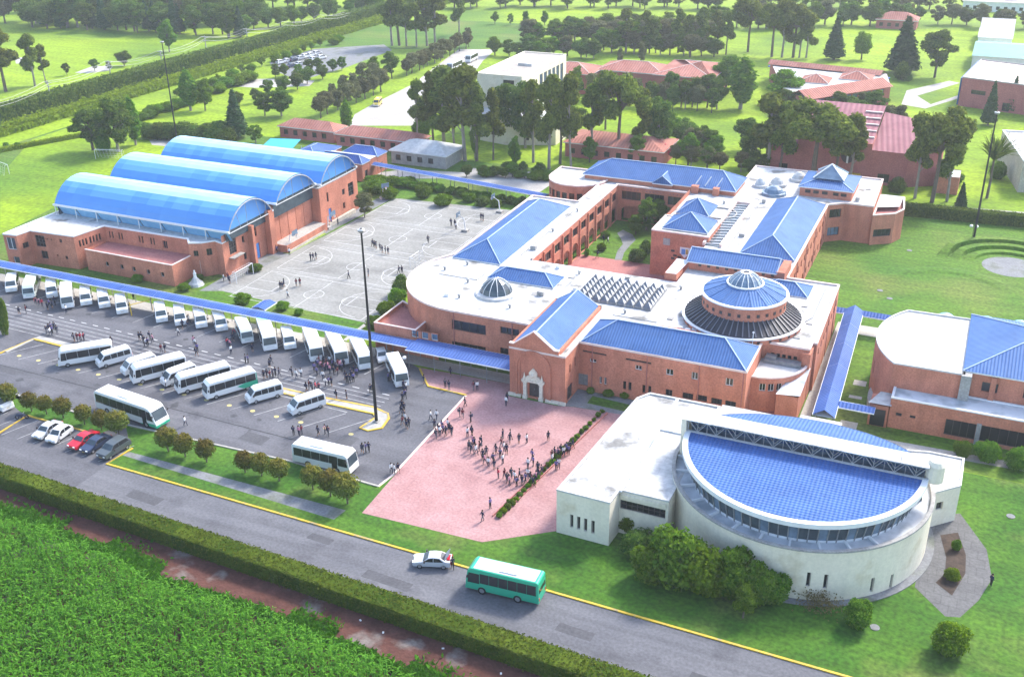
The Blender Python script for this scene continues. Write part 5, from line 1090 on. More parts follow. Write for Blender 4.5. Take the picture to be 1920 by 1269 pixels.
def mk_van(paint='white'):
    pr = [(-2.35, .32), (2.25, .32), (2.38, .55), (2.36, .95), (2.1, 1.12), (1.45, 1.86), (1.15, 2.0), (-2.05, 2.05), (-2.3, 1.85), (-2.4, .9)]
    return vehicle('van', pr, 1.76, 1.12, .13, paint, (WH_S, (-1.45, 1.5), .31), split_panes(-2.15, .6, 1.14, 1.80, 3)+[([(.62, 1.16), (1.85, 1.16), (1.38, 1.75), (.62, 1.75)], 'glass_dark')],
        ((2.02, 1.2), (1.5, 1.8)), ((-2.37, 1.15), (-2.3, 1.78)), (2.36, .72, .38, .2), [mirrors(1.75, 1.15, 1.76), plate(2.37, .45), ('bumper', lambda q: q.box(2.2, 2.43, -.86, .86, .3, .55), 'frame_white'), ('roof_hatch', lambda q: q.box(-.6, .1, -.3, .3, 2.02, 2.09), 'frame_white')])
def mk_minibus(L=7.2, W=2.1, H=2.75, paint='white', rear=None, rearx=None, name='minibus'):
    h = L/2; pr = [(-h, .4), (h-.1, .4), (h, .7), (h-.02, 1.2), (h-.32, H-.45), (h-.75, H-.05), (h-1.3, H), (-h+.4, H), (-h+.08, H-.25)]
    return vehicle(name, pr, W, 1.25, .07, paint, (WH_M, (-h+1.7, h-1.3), .36), split_panes(-h+.25, h-1.3, 1.3, H-.42, 4, .04)+[([(h-1.28, 1.2), (h-.42, 1.2), (h-.60, H-.42), (h-1.28, H-.42)], 'glass_dark')],
        ((h-.03, 1.25), (h-.31, H-.5)), ((-h+.02, 1.4), (-h+.07, H-.5)), (h, .75, .4, .2), [mirrors(h-.25, 1.6, W), plate(h, .5), ('bumper', lambda q: q.box(h-.15, h+.06, -W/2+.04, W/2-.04, .38, .66), 'frame_white'), ('roof_vent', lambda q: q.box(-.4, .3, -.35, .35, H-.02, H+.09), 'frame_white')], rear, rearx)
def mk_coach(L=9.4, W=2.45, H=3.15, paint='white', rear=None, rearx=None, name='coach', panes=6, band='glass_dark', flat_=False):
    h = L/2; pr = [(-h, .4), (h-.1, .4), (h, .7), (h-.05, 1.15), (h-.75, H-.5), (h-1.2, H-.12), (h-1.9, H), (-h+.5, H), (-h+.1, H-.3)] if not flat_ else [(-h, .4), (h-.06, .4), (h, .7), (h-.02, 1.3), (h-.25, H-.35), (h-.6, H), (-h+.25, H), (-h+.05, H-.2)]
    return vehicle(name, pr, W, 1.35, .05, paint, (WH_L, (-h+2.4, h-1.9), .47), split_panes(-h+.3, h-1.66, 1.42, H-.45, panes, .04, 0, band)+[([(h-1.62, 1.3), (h-.42 if not flat_ else h-.25, 1.3), (h-.95 if not flat_ else h-.4, H-.55), (h-1.62, H-.55)], band)],
        ((h-.1, 1.2) if not flat_ else (h-.03, 1.35), (h-.7, H-.55) if not flat_ else (h-.24, H-.4)), ((-h+.02, 1.6), (-h+.09, H-.4)), (h, .75, .45, .22), [mirrors(h-.3, 2.0, W), ('bumper', lambda q: q.box(h-.15, h+.05, -W/2+.04, W/2-.04, .38, .68), 'paint_'+(rear or paint)), ('air_conditioner', lambda q: q.box(-1.6, .4, -.7, .7, H-.02, H+.16), 'frame_white'), ('roof_vent', lambda q: (q.box(1.6, 2.2, -.3, .3, H-.02, H+.08), q.box(-3.4, -2.9, -.3, .3, H-.02, H+.08)), 'frame_white'), ('door', lambda q: q.box(h-2.55, h-1.75, -W/2-.03, -W/2+.02, .45, 2.5), 'glass_dark')], rear, rearx)
def mk_car(paint='white', kind='sedan', name='car', trunk_open=False):
    if kind == 'sedan': pr = [(-2.1, .3), (2.05, .3), (2.18, .5), (2.1, .78), (1.0, .95), (.35, 1.38), (-.2, 1.46), (-.95, 1.42), (-1.55, 1.02), (-2.12, .95), (-2.2, .6)]; sg = [([(.85, .98), (.3, 1.33), (-.2, 1.39), (-.2, .98)], 'glass_dark'), ([(-.27, .98), (-.27, 1.39), (-.9, 1.35), (-1.35, 1.0)], 'glass_dark')]; gf = ((.95, 1.0), (.4, 1.36)); gr = ((-1.5, 1.06), (-1.0, 1.40)); W = 1.72
    elif kind == 'hatch': pr = [(-1.85, .3), (1.85, .3), (1.95, .5), (1.88, .82), (1.0, 1.0), (.35, 1.48), (-.3, 1.56), (-1.3, 1.52), (-1.75, 1.1), (-1.9, .65)]; sg = [([(.88, 1.02), (.32, 1.42), (-.25, 1.48), (-.25, 1.02)], 'glass_dark'), ([(-.32, 1.02), (-.32, 1.48), (-1.2, 1.45), (-1.5, 1.05)], 'glass_dark')]; gf = ((.95, 1.04), (.4, 1.46)); gr = ((-1.72, 1.14), (-1.36, 1.49)); W = 1.66
    else: pr = [(-2.2, .35), (2.15, .35), (2.28, .55), (2.22, 1.0), (1.2, 1.14), (.55, 1.66), (-.2, 1.75), (-1.75, 1.72), (-2.15, 1.25), (-2.28, .7)]; sg = [([(1.05, 1.16), (.5, 1.6), (-.2, 1.66), (-.2, 1.16)], 'glass_dark'), ([(-.27, 1.16), (-.27, 1.66), (-1.6, 1.62), (-1.9, 1.2)], 'glass_dark')]; gf = ((1.15, 1.18), (.6, 1.63)); gr = ((-2.1, 1.3), (-1.8, 1.68)); W = 1.84
    ext = [mirrors(.75, .95, W), plate(max(p[0] for p in pr)-.01, .42)]
    if trunk_open: ext += [('boot_lid', lambda q: q.bar((-1.5, -.6, 1.05), (-1.95, -.6, 1.75), .08) or q.face([(-1.45, -.7, 1.05), (-1.45, .7, 1.05), (-2.0, .7, 1.8), (-2.0, -.7, 1.8)]) or q.face([(-1.40, .7, 1.05), (-1.40, -.7, 1.05), (-1.95, -.7, 1.85), (-1.95, .7, 1.85)]), 'paint_'+paint), ('boot_bag', lambda q: q.box(-2.05, -1.7, -.5, .4, .9, 1.12), 'paint_red')]
    return vehicle(name, pr, W, .95 if kind != 'suv' else 1.1, .2, paint, (WH_S, (pr[0][0]+.75, pr[1][0]-.72), .31), sg, gf, gr, (max(p[0] for p in pr)-.02, .6, .34, .16), ext)
used_p = set()
def park(proto, rear, front, zr, label, cat, group=None, shift=0):
    """stand a copy with its roof line running between two surveyed points on level zr"""
    a = G(*rear, zr); c = G(*front, zr); d = c-a
    o = proto if proto.name not in used_p else dup(proto); used_p.add(proto.name); used_p.add(o.name)
    m_ = (a+c)/2; o.scale = (1.1,)*3 if proto is VAN else (1, 1, 1); o.location = (m_.x, m_.y, .012); o.rotation_euler = (0, 0, math.atan2(d.y, d.x)); tag(o, label, cat, group)
    return o
VAN = mk_van(); MINI = mk_minibus(); MINI_L = mk_minibus(8.2, 2.2, 2.85); MINI_S = mk_minibus(6.2, 2.0, 2.6, 'palegrey')
MINI_GR = mk_minibus(7.8, 2.2, 2.8, 'white', 'green', -1.6); MINI_LM = mk_minibus(8.0, 2.25, 2.85, 'white', 'lime', -2.2)
BACK = 'vehicles parked in the rear row by the walkway'; MID = 'vehicles parked slantwise in the middle row'
W_ = 'white van in the rear row by the walkway, '
for pr_, rr, ff, z, lb, ct in (
    (VAN, (23, 511), (18, 530), 2.05, W_+'first from the left edge', 'van'),
    (MINI_S, (59, 513), (50, 537), 2.6, 'pale grey minibus second from the left in the rear row, leaning left', 'minibus'),
    (VAN, (95, 521), (95, 541), 2.05, W_+'third from the left', 'van'),
    (MINI, (123, 525), (123, 554), 2.75, 'white minibus fourth from the left in the rear row near students', 'minibus'),
    (VAN, (159, 534), (159, 555), 2.05, W_+'right of the fourth vehicle minibus', 'van'),
    (VAN, (190, 538), (194, 561), 2.05, W_+'second left of the yellow gate bar', 'van'),
    (VAN, (224, 549), (227, 571), 2.05, W_+'next left of the yellow gate bar', 'van'),
    (VAN, (298, 566), (301, 584), 2.05, W_+'next right of the yellow gate bar', 'van'),
    (VAN, (334, 568), (337, 593), 2.05, W_+'second right of the yellow gate bar', 'van'),
    (VAN, (370, 574), (376, 596), 2.05, W_+'third right of the yellow gate bar', 'van'),
    (VAN, (405, 578), (415, 604), 2.05, W_+'left of the grey green minibus', 'van'),
    (MINI_S, (448, 589), (463, 621), 2.6, 'pale grey green minibus with roof hatch left of the lime rear bus', 'minibus'),
    (MINI_LM, (491, 591), (505, 631), 2.85, 'white bus with a lime green rear end in the rear row', 'bus'),
    (VAN, (535, 610), (543, 636), 2.05, W_+'right of the lime rear bus', 'van'),
    (MINI_L, (577, 608), (593, 651), 2.85, 'large white bus left of the crowd at the right part of the rear row', 'bus'),
    (MINI_L, (619, 615), (640, 658), 2.85, 'large white bus with students crowding at its nose', 'bus'),
    (MINI, (666, 630), (683, 664), 2.75, 'white minibus just left of the tall black light mast', 'minibus'),
    (MINI, (735, 660), (752, 695), 2.75, 'last white minibus of the rear row, right of the light mast', 'minibus'),
    (MINI_L, (197, 640), (117, 653), 2.85, 'white bus at the left end of the middle slanting row', 'bus'),
    (VAN, (240, 650), (182, 666), 2.05, 'white van right of the leftmost bus in the middle row', 'van'),
    (VAN, (287, 663), (229, 681), 2.05, 'white van half hidden behind the second bus of the middle row', 'van'),
    (MINI_L, (333, 664), (254, 684), 2.85, 'second white bus from the left in the middle row', 'bus'),
    (VAN, (362, 681), (304, 701), 2.05, 'white van half hidden behind the third bus of the middle row', 'van'),
    (MINI_L, (425, 679), (330, 704), 2.85, 'third white bus from the left in the middle row', 'bus'),
    (MINI_GR, (468, 691), (388, 714), 2.8, 'white bus with a green painted rear in the middle row', 'bus'),
    (VAN, (521, 716), (466, 731), 2.05, 'white window van in front of the green rear bus', 'van'),
    (VAN, (600, 735), (547, 752), 2.05, 'white van alone at the right end of the middle row', 'van'),
    (VAN, (-30, 730), (12, 748), 2.05, 'white van cut by the left border beyond the red topped trees', 'van')):
    park(pr_, rr, ff, z, lb, ct, BACK if 'rear row' in lb else (MID if 'middle row' in lb else None))
CO = mk_coach(12.2, 2.5, 3.2, 'white', 'green', -99, panes=7)
park(CO, (184, 725), (303, 765), 3.1, 'long white coach with dark windows and green nose driving along the lot', 'coach')
C2 = mk_coach(8.6, 2.35, 3.0, flat_=True, panes=5); park(C2, (549, 823), (667, 850), 2.95, 'white coach with open door by the plaza edge and the round trees', 'coach')
GB = mk_coach(8.4, 2.4, 3.1, 'green', None, None, name='green_bus', panes=6, flat_=True)
park(GB, (1003, 1079), (893, 1054), 3.1, 'bright green bus with white roof on the road', 'bus')
q = MB(); q.box(-3.7, 3.3, -.98, .98, 3.085, 3.13); q.build('roof_panel', M['roof_clean'], GB)
SC = mk_car('silver', 'sedan', trunk_open=True); park(SC, (846, 1046), (775, 1043), 1.0, 'silver saloon car on the road with its boot open', 'car')
WC1 = mk_car('silver', 'sedan'); park(WC1, (106, 788), (69, 812), 1.1, 'pale silver car at the left end of the five parked cars', 'car', 'cars parked below the red topped trees')
WC2 = mk_car('white', 'hatch'); park(WC2, (127, 796), (93, 820), 1.1, 'white hatchback second in the line of five parked cars', 'car', 'cars parked below the red topped trees')
RC = mk_car('red', 'sedan'); park(RC, (178, 805), (132, 832), 1.1, 'bright red car among the five parked cars', 'car', 'cars parked below the red topped trees')
NC = mk_car('navy', 'sedan'); park(NC, (198, 813), (158, 838), 1.1, 'dark navy car beside the red parked car', 'car', 'cars parked below the red topped trees')
SV = mk_car('charcoal', 'suv'); park(SV, (233, 820), (190, 846), 1.3, 'dark grey estate car at the right end of the five', 'car', 'cars parked below the red topped trees')
park(WC2, (712, 651), (718, 668), 1.3, 'small white car between the light mast and last minibus', 'car')
for k, (x, y) in enumerate(((527, 118), (540, 115), (552, 113), (565, 110), (575, 107), (585, 104), (595, 101), (548, 124), (563, 121), (590, 112), (604, 109))):
    park([WC2, WC1, NC, WC1, WC2][k % 5], (x-9, y-1.5), (x+6, y-5), 1.0, 'distant car parked under trees in the far car park', 'car', 'cars in the far car park')
YV = mk_van('yellow'); park(YV, (712, 180), (703, 189), 2.05, 'small yellow and white van on the pale far road', 'van')
park(MINI_L, (866, 108), (838, 120), 2.85, 'distant white bus on the far road, nearer of two', 'bus'); park(MINI, (892, 96), (876, 104), 2.75, 'distant white bus on the far road, further of two', 'bus')
for p_ in (VAN, MINI, MINI_L, MINI_S, MINI_GR, MINI_LM): assert p_.name in used_p
# ------------------------------------------------------------------ trees, hedges, crops
def leaf_quads(P, N_, size, rng, aspect=1.5):
    n = len(P); t = rng.normal(size=(n, 3)); t -= (t*N_).sum(1, keepdims=True)*N_; t /= np.linalg.norm(t, axis=1, keepdims=True)+1e-9
    u = np.cross(N_, t); s = (size*rng.uniform(.6, 1.35, n))[:, None]
    a = t*s*aspect*.5; c = u*s*.5
    return np.stack([P-a-c*.6, P+a*.2-c, P+a+c*.3, P-a*.2+c], 1)
def crown_quads(blobs, n, size, seed, up=.25, inner=.35):
    rng = np.random.default_rng(seed); B = np.array(blobs, float); vol = (B[:, 3]*B[:, 4]*B[:, 5])**(2/3); pick = rng.choice(len(B), n, p=vol/vol.sum())
    d = rng.normal(size=(n, 3)); d /= np.linalg.norm(d, axis=1, keepdims=True); rad = rng.uniform(inner, 1.08, n)**.55
    lump = 1+.22*np.sin(d[:, 0]*7+pick*1.7)*np.sin(d[:, 1]*6+pick)*np.sin(d[:, 2]*5+2*pick)
    P = B[pick, :3]+d*(rad*lump)[:, None]*B[pick, 3:]
    N_ = d+rng.normal(size=(n, 3))*.55; N_[:, 2] += up; N_ /= np.linalg.norm(N_, axis=1, keepdims=True)
    return leaf_quads(P, N_, size, rng)
def core(b, blobs, k=.62, seed=0):
    pass
TP = {}
def tree_proto(key, blobs, n, size, leaf, limbs, trunk='trunk', seed=1):
    """limbs = [(path, r0, r1)] ; unit tree is 10 m high, scaled when planted"""
    b = MB()
    for path, r0, r1 in limbs: b.tube(path, r0, 6, 0, r1)
    tm = b.mesh('trunk', M[trunk]); cm = quads_mesh('crown', crown_quads(blobs, n, size, seed), M[leaf]); TP[key] = (tm, cm)
def rblobs(rng, c, R_, n, r_, flat=.75):
    out = []
    for i in range(n):
        d = np.array([rng.gauss(0, 1) for _ in range(3)]); d /= np.linalg.norm(d); k = rng.uniform(.45, .95); q = rng.uniform(.75, 1.2)*r_
        out.append((c[0]+d[0]*R_[0]*k, c[1]+d[1]*R_[1]*k, c[2]+d[2]*R_[2]*k, q, q, q*flat))
    return out
for v in range(3):                                       # tall eucalyptus: bare stem, high uneven clumps
    rg = random.Random(20+v); bl = []; lm = [([(0, 0, 0), (.08, .05, 3), (.02, -.05, 6), (.1, .1, 9.2)], .20, .05)]
    for i in range(9):
        t = 2*PI*i/9*1.7+v; z = 3.9+.62*i+rg.uniform(-.5, .5); rr = (1.35-.10*i)*rg.uniform(.5, 1.1); x, y = rr*math.cos(t), rr*math.sin(t); q = rg.uniform(.6, 1.05)
        bl.append((x, y, z, q, q, q*.95)); lm.append(([(.03, 0, z-1.3), (x*.55, y*.55, z-.5), (x, y, z)], .07, .02))
    bl.append((0, 0, 9.3, .75, .75, .7)); tree_proto('euca%d' % v, bl, 6500, .24, 'leaf_euca', lm, 'trunk_pale' if v else 'trunk', 30+v)
for v in range(2):                                       # wide crowned eucalyptus, umbrella like
    rg = random.Random(60+v); bl = []; lm = [([(0, 0, 0), (0, .05, 3.2), (.1, 0, 5)], .24, .16)]
    for i in range(14):
        t = 2.4*i+v; rr = 2.6*math.sqrt((i+.6)/14); z = 8.9-.24*rr*rr+rg.uniform(-1.3, .4)-(1.2 if i % 4 == 3 else 0); x, y = rr*math.cos(t), rr*math.sin(t); q = rg.uniform(.6, 1.2)
        bl.append((x, y, z, q, q, q*.9)); lm.append(([(.1, 0, 5), (x*.4, y*.4, 6.3), (x, y, z-.2)], .10, .02))
    tree_proto('wide%d' % v, bl, 8500, .22, 'leaf_euca', lm, 'trunk', 70+v)
for v, lf in enumerate(('leaf_dark', 'leaf_mid', 'leaf_bright', 'leaf_olive')):     # broad leafed trees with full crowns
    rg = random.Random(80+v); bl = [(0, 0, 5.6, 2.4, 2.4, 3.0)]+rblobs(rg, (0, 0, 5.6), (2.7, 2.7, 3.5), 20, 1.25)
    lm = [([(0, 0, 0), (.05, 0, 2), (0, .05, 4)], .26, .15)]+[([(0, 0, 3), (x*.5, y*.5, (3+z)/2), (x, y, z)], .12, .03) for x, y, z, *_ in bl[1:8]]
    tree_proto('round%d' % v, bl, 7500, .30, lf, lm, 'trunk', 90+v)
for v, lf in enumerate(('leaf_dark', 'leaf_mid', 'leaf_bright', 'leaf_olive')):     # looser, taller and lopsided variants of the same kinds
    for w_, suf in ((0, 'b'), (1, 'c')):
        rg = random.Random(180+10*v+w_); bl = []
        for i in range(19):
            t = 2.4*i+v; z = 2.6+.36*i*(1.0 if w_ else .95)+rg.uniform(-.5, .5); e = math.sin(PI*min(1, max(0, (z-1.2)/9.0))); rr = (2.5 if w_ == 0 else 1.9)*e*rg.uniform(.35, 1.15); x, y = rr*math.cos(t)+.35*w_, rr*math.sin(t); q = rg.uniform(.7, 1.35)*(.6+.5*e); bl.append((x, y, z, q, q, q*rg.uniform(.6, .9)))
        lm = [([(0, 0, 0), (.08, 0, 2.5), (0, .1, 5), (.15, 0, 8)], .24, .06)]+[([(0, 0, max(1.5, z-2.2)), (x*.5, y*.5, z-.9), (x, y, z)], .10, .03) for x, y, z, *_ in bl[2:14:2]]
        tree_proto('round%d%s' % (v, suf), bl, 7000, .27, lf, lm, 'trunk' if w_ else 'trunk_pale', 230+10*v+w_)
for v, lf in enumerate(('leaf_mid', 'leaf_bright', 'leaf_dark')):                  # shrubs: leafy to the ground
    rg = random.Random(110+v); bl = [(0, 0, 4, 4.2, 4.2, 4)]+rblobs(rg, (0, 0, 4.6), (3.6, 3.6, 3.6), 14, 2.0, .85)
    tree_proto('bush%d' % v, bl, 11000, .46, lf, [([(0, 0, 0), (0, 0, 4)], .3, .1), ([(0, 0, .5), (1.4, .8, 4)], .2, .06), ([(0, 0, .5), (-1.3, -.6, 4)], .2, .06)], 'trunk', 120+v)
bl = [(0, 0, 1.2+.62*i, 1.55*(1-i/14.5)+.1, 1.55*(1-i/14.5)+.1, .62) for i in range(14)]
tree_proto('conifer', bl, 4200, .30, 'leaf_conifer', [([(0, 0, 0), (0, 0, 9)], .2, .04)], 'trunk', 140)
bl = [(.15*math.sin(2*i), .15*math.cos(3*i), 1.8+.6*i, 1.1-.02*(i-5)**2, 1.1-.02*(i-5)**2, .75) for i in range(13)]
tree_proto('poplar', bl, 4600, .27, 'leaf_mid', [([(0, 0, 0), (0, 0, 8.5)], .18, .04)], 'trunk_pale', 141)
for v in range(2):                                       # clipped round trees with red young leaves on top (built at true size, 3.4 m)
    rg = random.Random(150+v); bl = [(0, 0, 1.85, 1.2, 1.2, 1.1)]+rblobs(rg, (0, 0, 1.9), (.85, .85, .8), 14, .45)
    tree_proto('red%d' % v, bl, 4200, .16, 'leaf_red', [([(0, 0, 0), (.03, 0, .8), (0, 0, 1.8)], .09, .06)]+[([(0, 0, 1.1), (.5*math.cos(k), .5*math.sin(k), 2.1)], .05, .02) for k in range(0, 6, 2)], 'trunk', 160+v)
def plant(key, bx, by, top, label, group=None, name='tree', cat='tree', wide=1.0, true=False, h=None, gz=0):
    g = G(bx, by); h = h if h is not None else max(1.0, h_of(bx, by, top)); s = (h/10.0) if not true else h/3.3
    tm, cm = TP[random.choice([k_ for k_ in (key, key+'b', key+'c') if k_ in TP])]; o = empty(name, (g.x, g.y, gz), random.uniform(0, 6.28)); tag(o, label, cat, group); o.scale = (s*wide*random.uniform(.88, 1.12), s*wide*random.uniform(.88, 1.12), s); o.rotation_euler[0] = random.uniform(-.05, .05)
    put('trunk', tm, o); put('crown', cm, o); return o
ORD = 'first second third fourth fifth sixth seventh eighth ninth tenth eleventh twelfth thirteenth fourteenth fifteenth sixteenth seventeenth eighteenth nineteenth twentieth'.split()
# -- near trees and shrubs
for k, (x, y, t) in enumerate(((20, 762, 712), (60, 771, 730), (88, 776, 736), (119, 784, 740), (159, 796, 754), (191, 806, 763), (224, 818, 764), (316, 846, 795), (348, 856, 808), (388, 866, 818), (460, 886, 842), (491, 892, 846), (524, 902, 856), (587, 918, 868), (620, 930, 876), (652, 944, 882))):
    lab = 'greener clipped round tree beside the coach nose, eighth from the left' if k == 7 else 'clipped round tree with reddish top on the grass strip, %s from the left' % ORD[k]
    plant('red%d' % (k % 2), x, y, t, lab, 'clipped round trees on the grass strip' , 'clipped_tree', 'tree', .98, True)
for key, x, y, t, lab, wd in (('bush0', 1272, 1092, 985, 'largest green tree in front of the cream library wall', .95), ('bush0', 1372, 1114, 1020, 'bright green tree right of the largest library tree', .82), ('bush1', 1322, 1108, 1012, 'light green small tree filling between the two biggest library trees', .9), ('bush0', 1410, 1128, 1050, 'green small tree between the bright tree and the right end one', .9), ('bush1', 1248, 1078, 1018, 'light green low tree at the left flank of the largest library tree', .9), ('bush0', 1446, 1128, 1068, 'smaller dark tree at the right end of the library trees', .9), ('round1', 1393, 1158, 1098, 'young tree with pale forked trunk below the library trees', 1.0), ('bush0', 1222, 1085, 1020, 'darker low tree left of the largest library tree', 1.0)):
    plant(key, x, y, t, lab, None, 'broadleaf_tree', 'tree', wd)
for key, x, y, t, lab, wd in (('bush1', 1178, 995, 952, 'bright young shrub in the library corner by the dark window', .8), ('bush2', 1245, 1005, 975, 'dark shrub against the library wall right of the window', 1.0), ('bush2', 1200, 1035, 990, 'dark shrub bed in the shaded library corner', 1.5), ('bush0', 1605, 1172, 1120, 'round green shrub at the foot of the library slit windows', 1.0), ('bush1', 1777, 1222, 1158, 'round clipped yellow green shrub alone on the right lawn', 1.05), ('bush0', 1803, 855, 822, 'round shrub in front of the brick hall, leftmost of three', 1.1), ('bush0', 1850, 862, 822, 'round shrub in front of the brick hall, middle of three', 1.2), ('bush0', 1905, 878, 836, 'round shrub in front of the brick hall, rightmost of three', 1.2), ('bush1', 1783, 1085, 1062, 'leafy shrub in the curved planter of the patio', 1.3), ('bush0', 1792, 1030, 1008, 'small shrub at the top of the patio planter', .8),
    ('bush1', 1140, 742, 728, 'small garden shrub below the brick facade, left', 1.4), ('bush1', 1172, 746, 732, 'small garden shrub below the brick facade, middle', 1.4), ('bush1', 1107, 737, 724, 'small garden shrub below the brick facade near the entrance', 1.2)):
    plant(key, x, y, t, lab, None, 'shrub', 'shrub', wd)
for i in range(26):
    t = i/25; plant(('bush0', 'bush1', 'bush2')[i % 3], 936+193*t, 969-196*t, 0, 'low clipped shrub in the diagonal planting row across the red plaza', 'low shrubs across the plaza', 'shrub', 'shrub', random.uniform(1.0, 1.7), h=random.uniform(.55, .85))
b = MB(); a_, c_ = G(930, 970), G(1133, 774); b.bar(a_+Vector((-.45, 0, .12)), c_+Vector((-.45, 0, .12)), .12, .25); b.bar(a_+Vector((.45, 0, .12)), c_+Vector((.45, 0, .12)), .12, .25); o = b.build('planter_kerb', M['brick_floor']); o['kind'] = 'structure'
g = G(1535, 1140); rng = np.random.default_rng(5); P = np.stack([g.x+rng.normal(0, 1.1, 700), g.y+rng.normal(0, .8, 700), np.abs(rng.normal(.9, .5, 700))], 1); N_ = rng.normal(size=P.shape); N_ /= np.linalg.norm(N_, axis=1, keepdims=True)
o = put('dry_bush', quads_mesh('dry_bush', leaf_quads(P, N_, .16, rng), M['leaf_dry'])); tag(o, 'dry yellowish thin bush at the foot of the library wall', 'bush')
# -- trees round the lobe, court edge and courtyard
for key, x, y, t, lab, wd in (('bush1', 745, 572, 535, 'bright yellow green shrub between court and rounded end, upper', 1.0), ('bush1', 727, 590, 560, 'bright yellow green shrub between court and rounded end, lower', 1.2), ('bush2', 752, 552, 512, 'dark shrub by the rounded brick end', .9), ('bush0', 700, 615, 590, 'shrub beside the black mast at the court corner', 1.2), ('round3', 684, 408, 360, 'grey green tree at the far corner of the sports hall', 1.3),
    ('bush0', 705, 360, 335, 'hedge clump beyond the court near the sports hall', 2.2), ('bush1', 730, 372, 345, 'bright shrub beyond the court corner', 1.3), ('bush0', 795, 370, 345, 'dark shrub behind the court, left of the middle', 1.4), ('bush1', 830, 385, 360, 'yellow green shrub behind the court, middle', 1.5), ('bush0', 880, 378, 360, 'shrub behind the court, right of the middle', 1.6), ('bush2', 905, 385, 365, 'dark shrub behind the right court corner', 1.5), ('bush0', 930, 388, 370, 'green shrub by the white hoop behind the court', 1.4), ('bush2', 978, 384, 366, 'dark shrub at the far end of the long roof wing', 1.3),
    ('round1', 1212, 432, 368, 'taller leafy tree in the courtyard by the middle block', 1.1), ('round1', 1238, 425, 372, 'second leafy tree in the courtyard corner', 1.0), ('round1', 1192, 440, 402, 'courtyard tree left of the middle block', 1.3), ('bush2', 1195, 490, 462, 'dark shrub in the courtyard at the block corner', 1.2), ('bush2', 1210, 475, 448, 'dark shrub in the courtyard against the block', 1.0), ('bush0', 1128, 470, 455, 'small shrub in the courtyard by the arches', 1.2), ('bush0', 1100, 480, 466, 'shrub in front of the courtyard arches', .9), ('bush0', 1135, 445, 432, 'low shrub in the courtyard lawn', 1.5),
    ('bush1', 181, 502, 482, 'yellow leafed bush against the sports hall annex', .9), ('bush1', 258, 528, 512, 'small shrub below the annex windows, right', 1.6), ('bush1', 345, 545, 528, 'yellow green shrub by the white shrine', 1.4), ('bush0', 375, 525, 512, 'dark shrub behind the white shrine', 1.3), ('bush1', 455, 570, 545, 'yellowish bush by the walkway near the court corner, left', 1.3), ('bush1', 530, 580, 562, 'yellowish bush by the walkway near the court corner, right', 1.4), ('bush0', 560, 590, 578, 'low green bush by the walkway', 1.6), ('bush2', 480, 508, 492, 'dark hedge bush beside the gym forecourt goal', 1.8), ('bush0', 10, 628, 545, 'narrow green bush at the left border by the kerb', .28), ('bush0', 1590, 640, 610, 'shrub along the wall beside the ridged walkway', 1.0), ('bush0', 1578, 680, 655, 'second shrub along the wall beside the ridged walkway', 1.0)):
    plant(key, x, y, t, lab, None, 'tree' if key.startswith('round') else 'shrub', 'tree' if key.startswith('round') else 'shrub', wd)
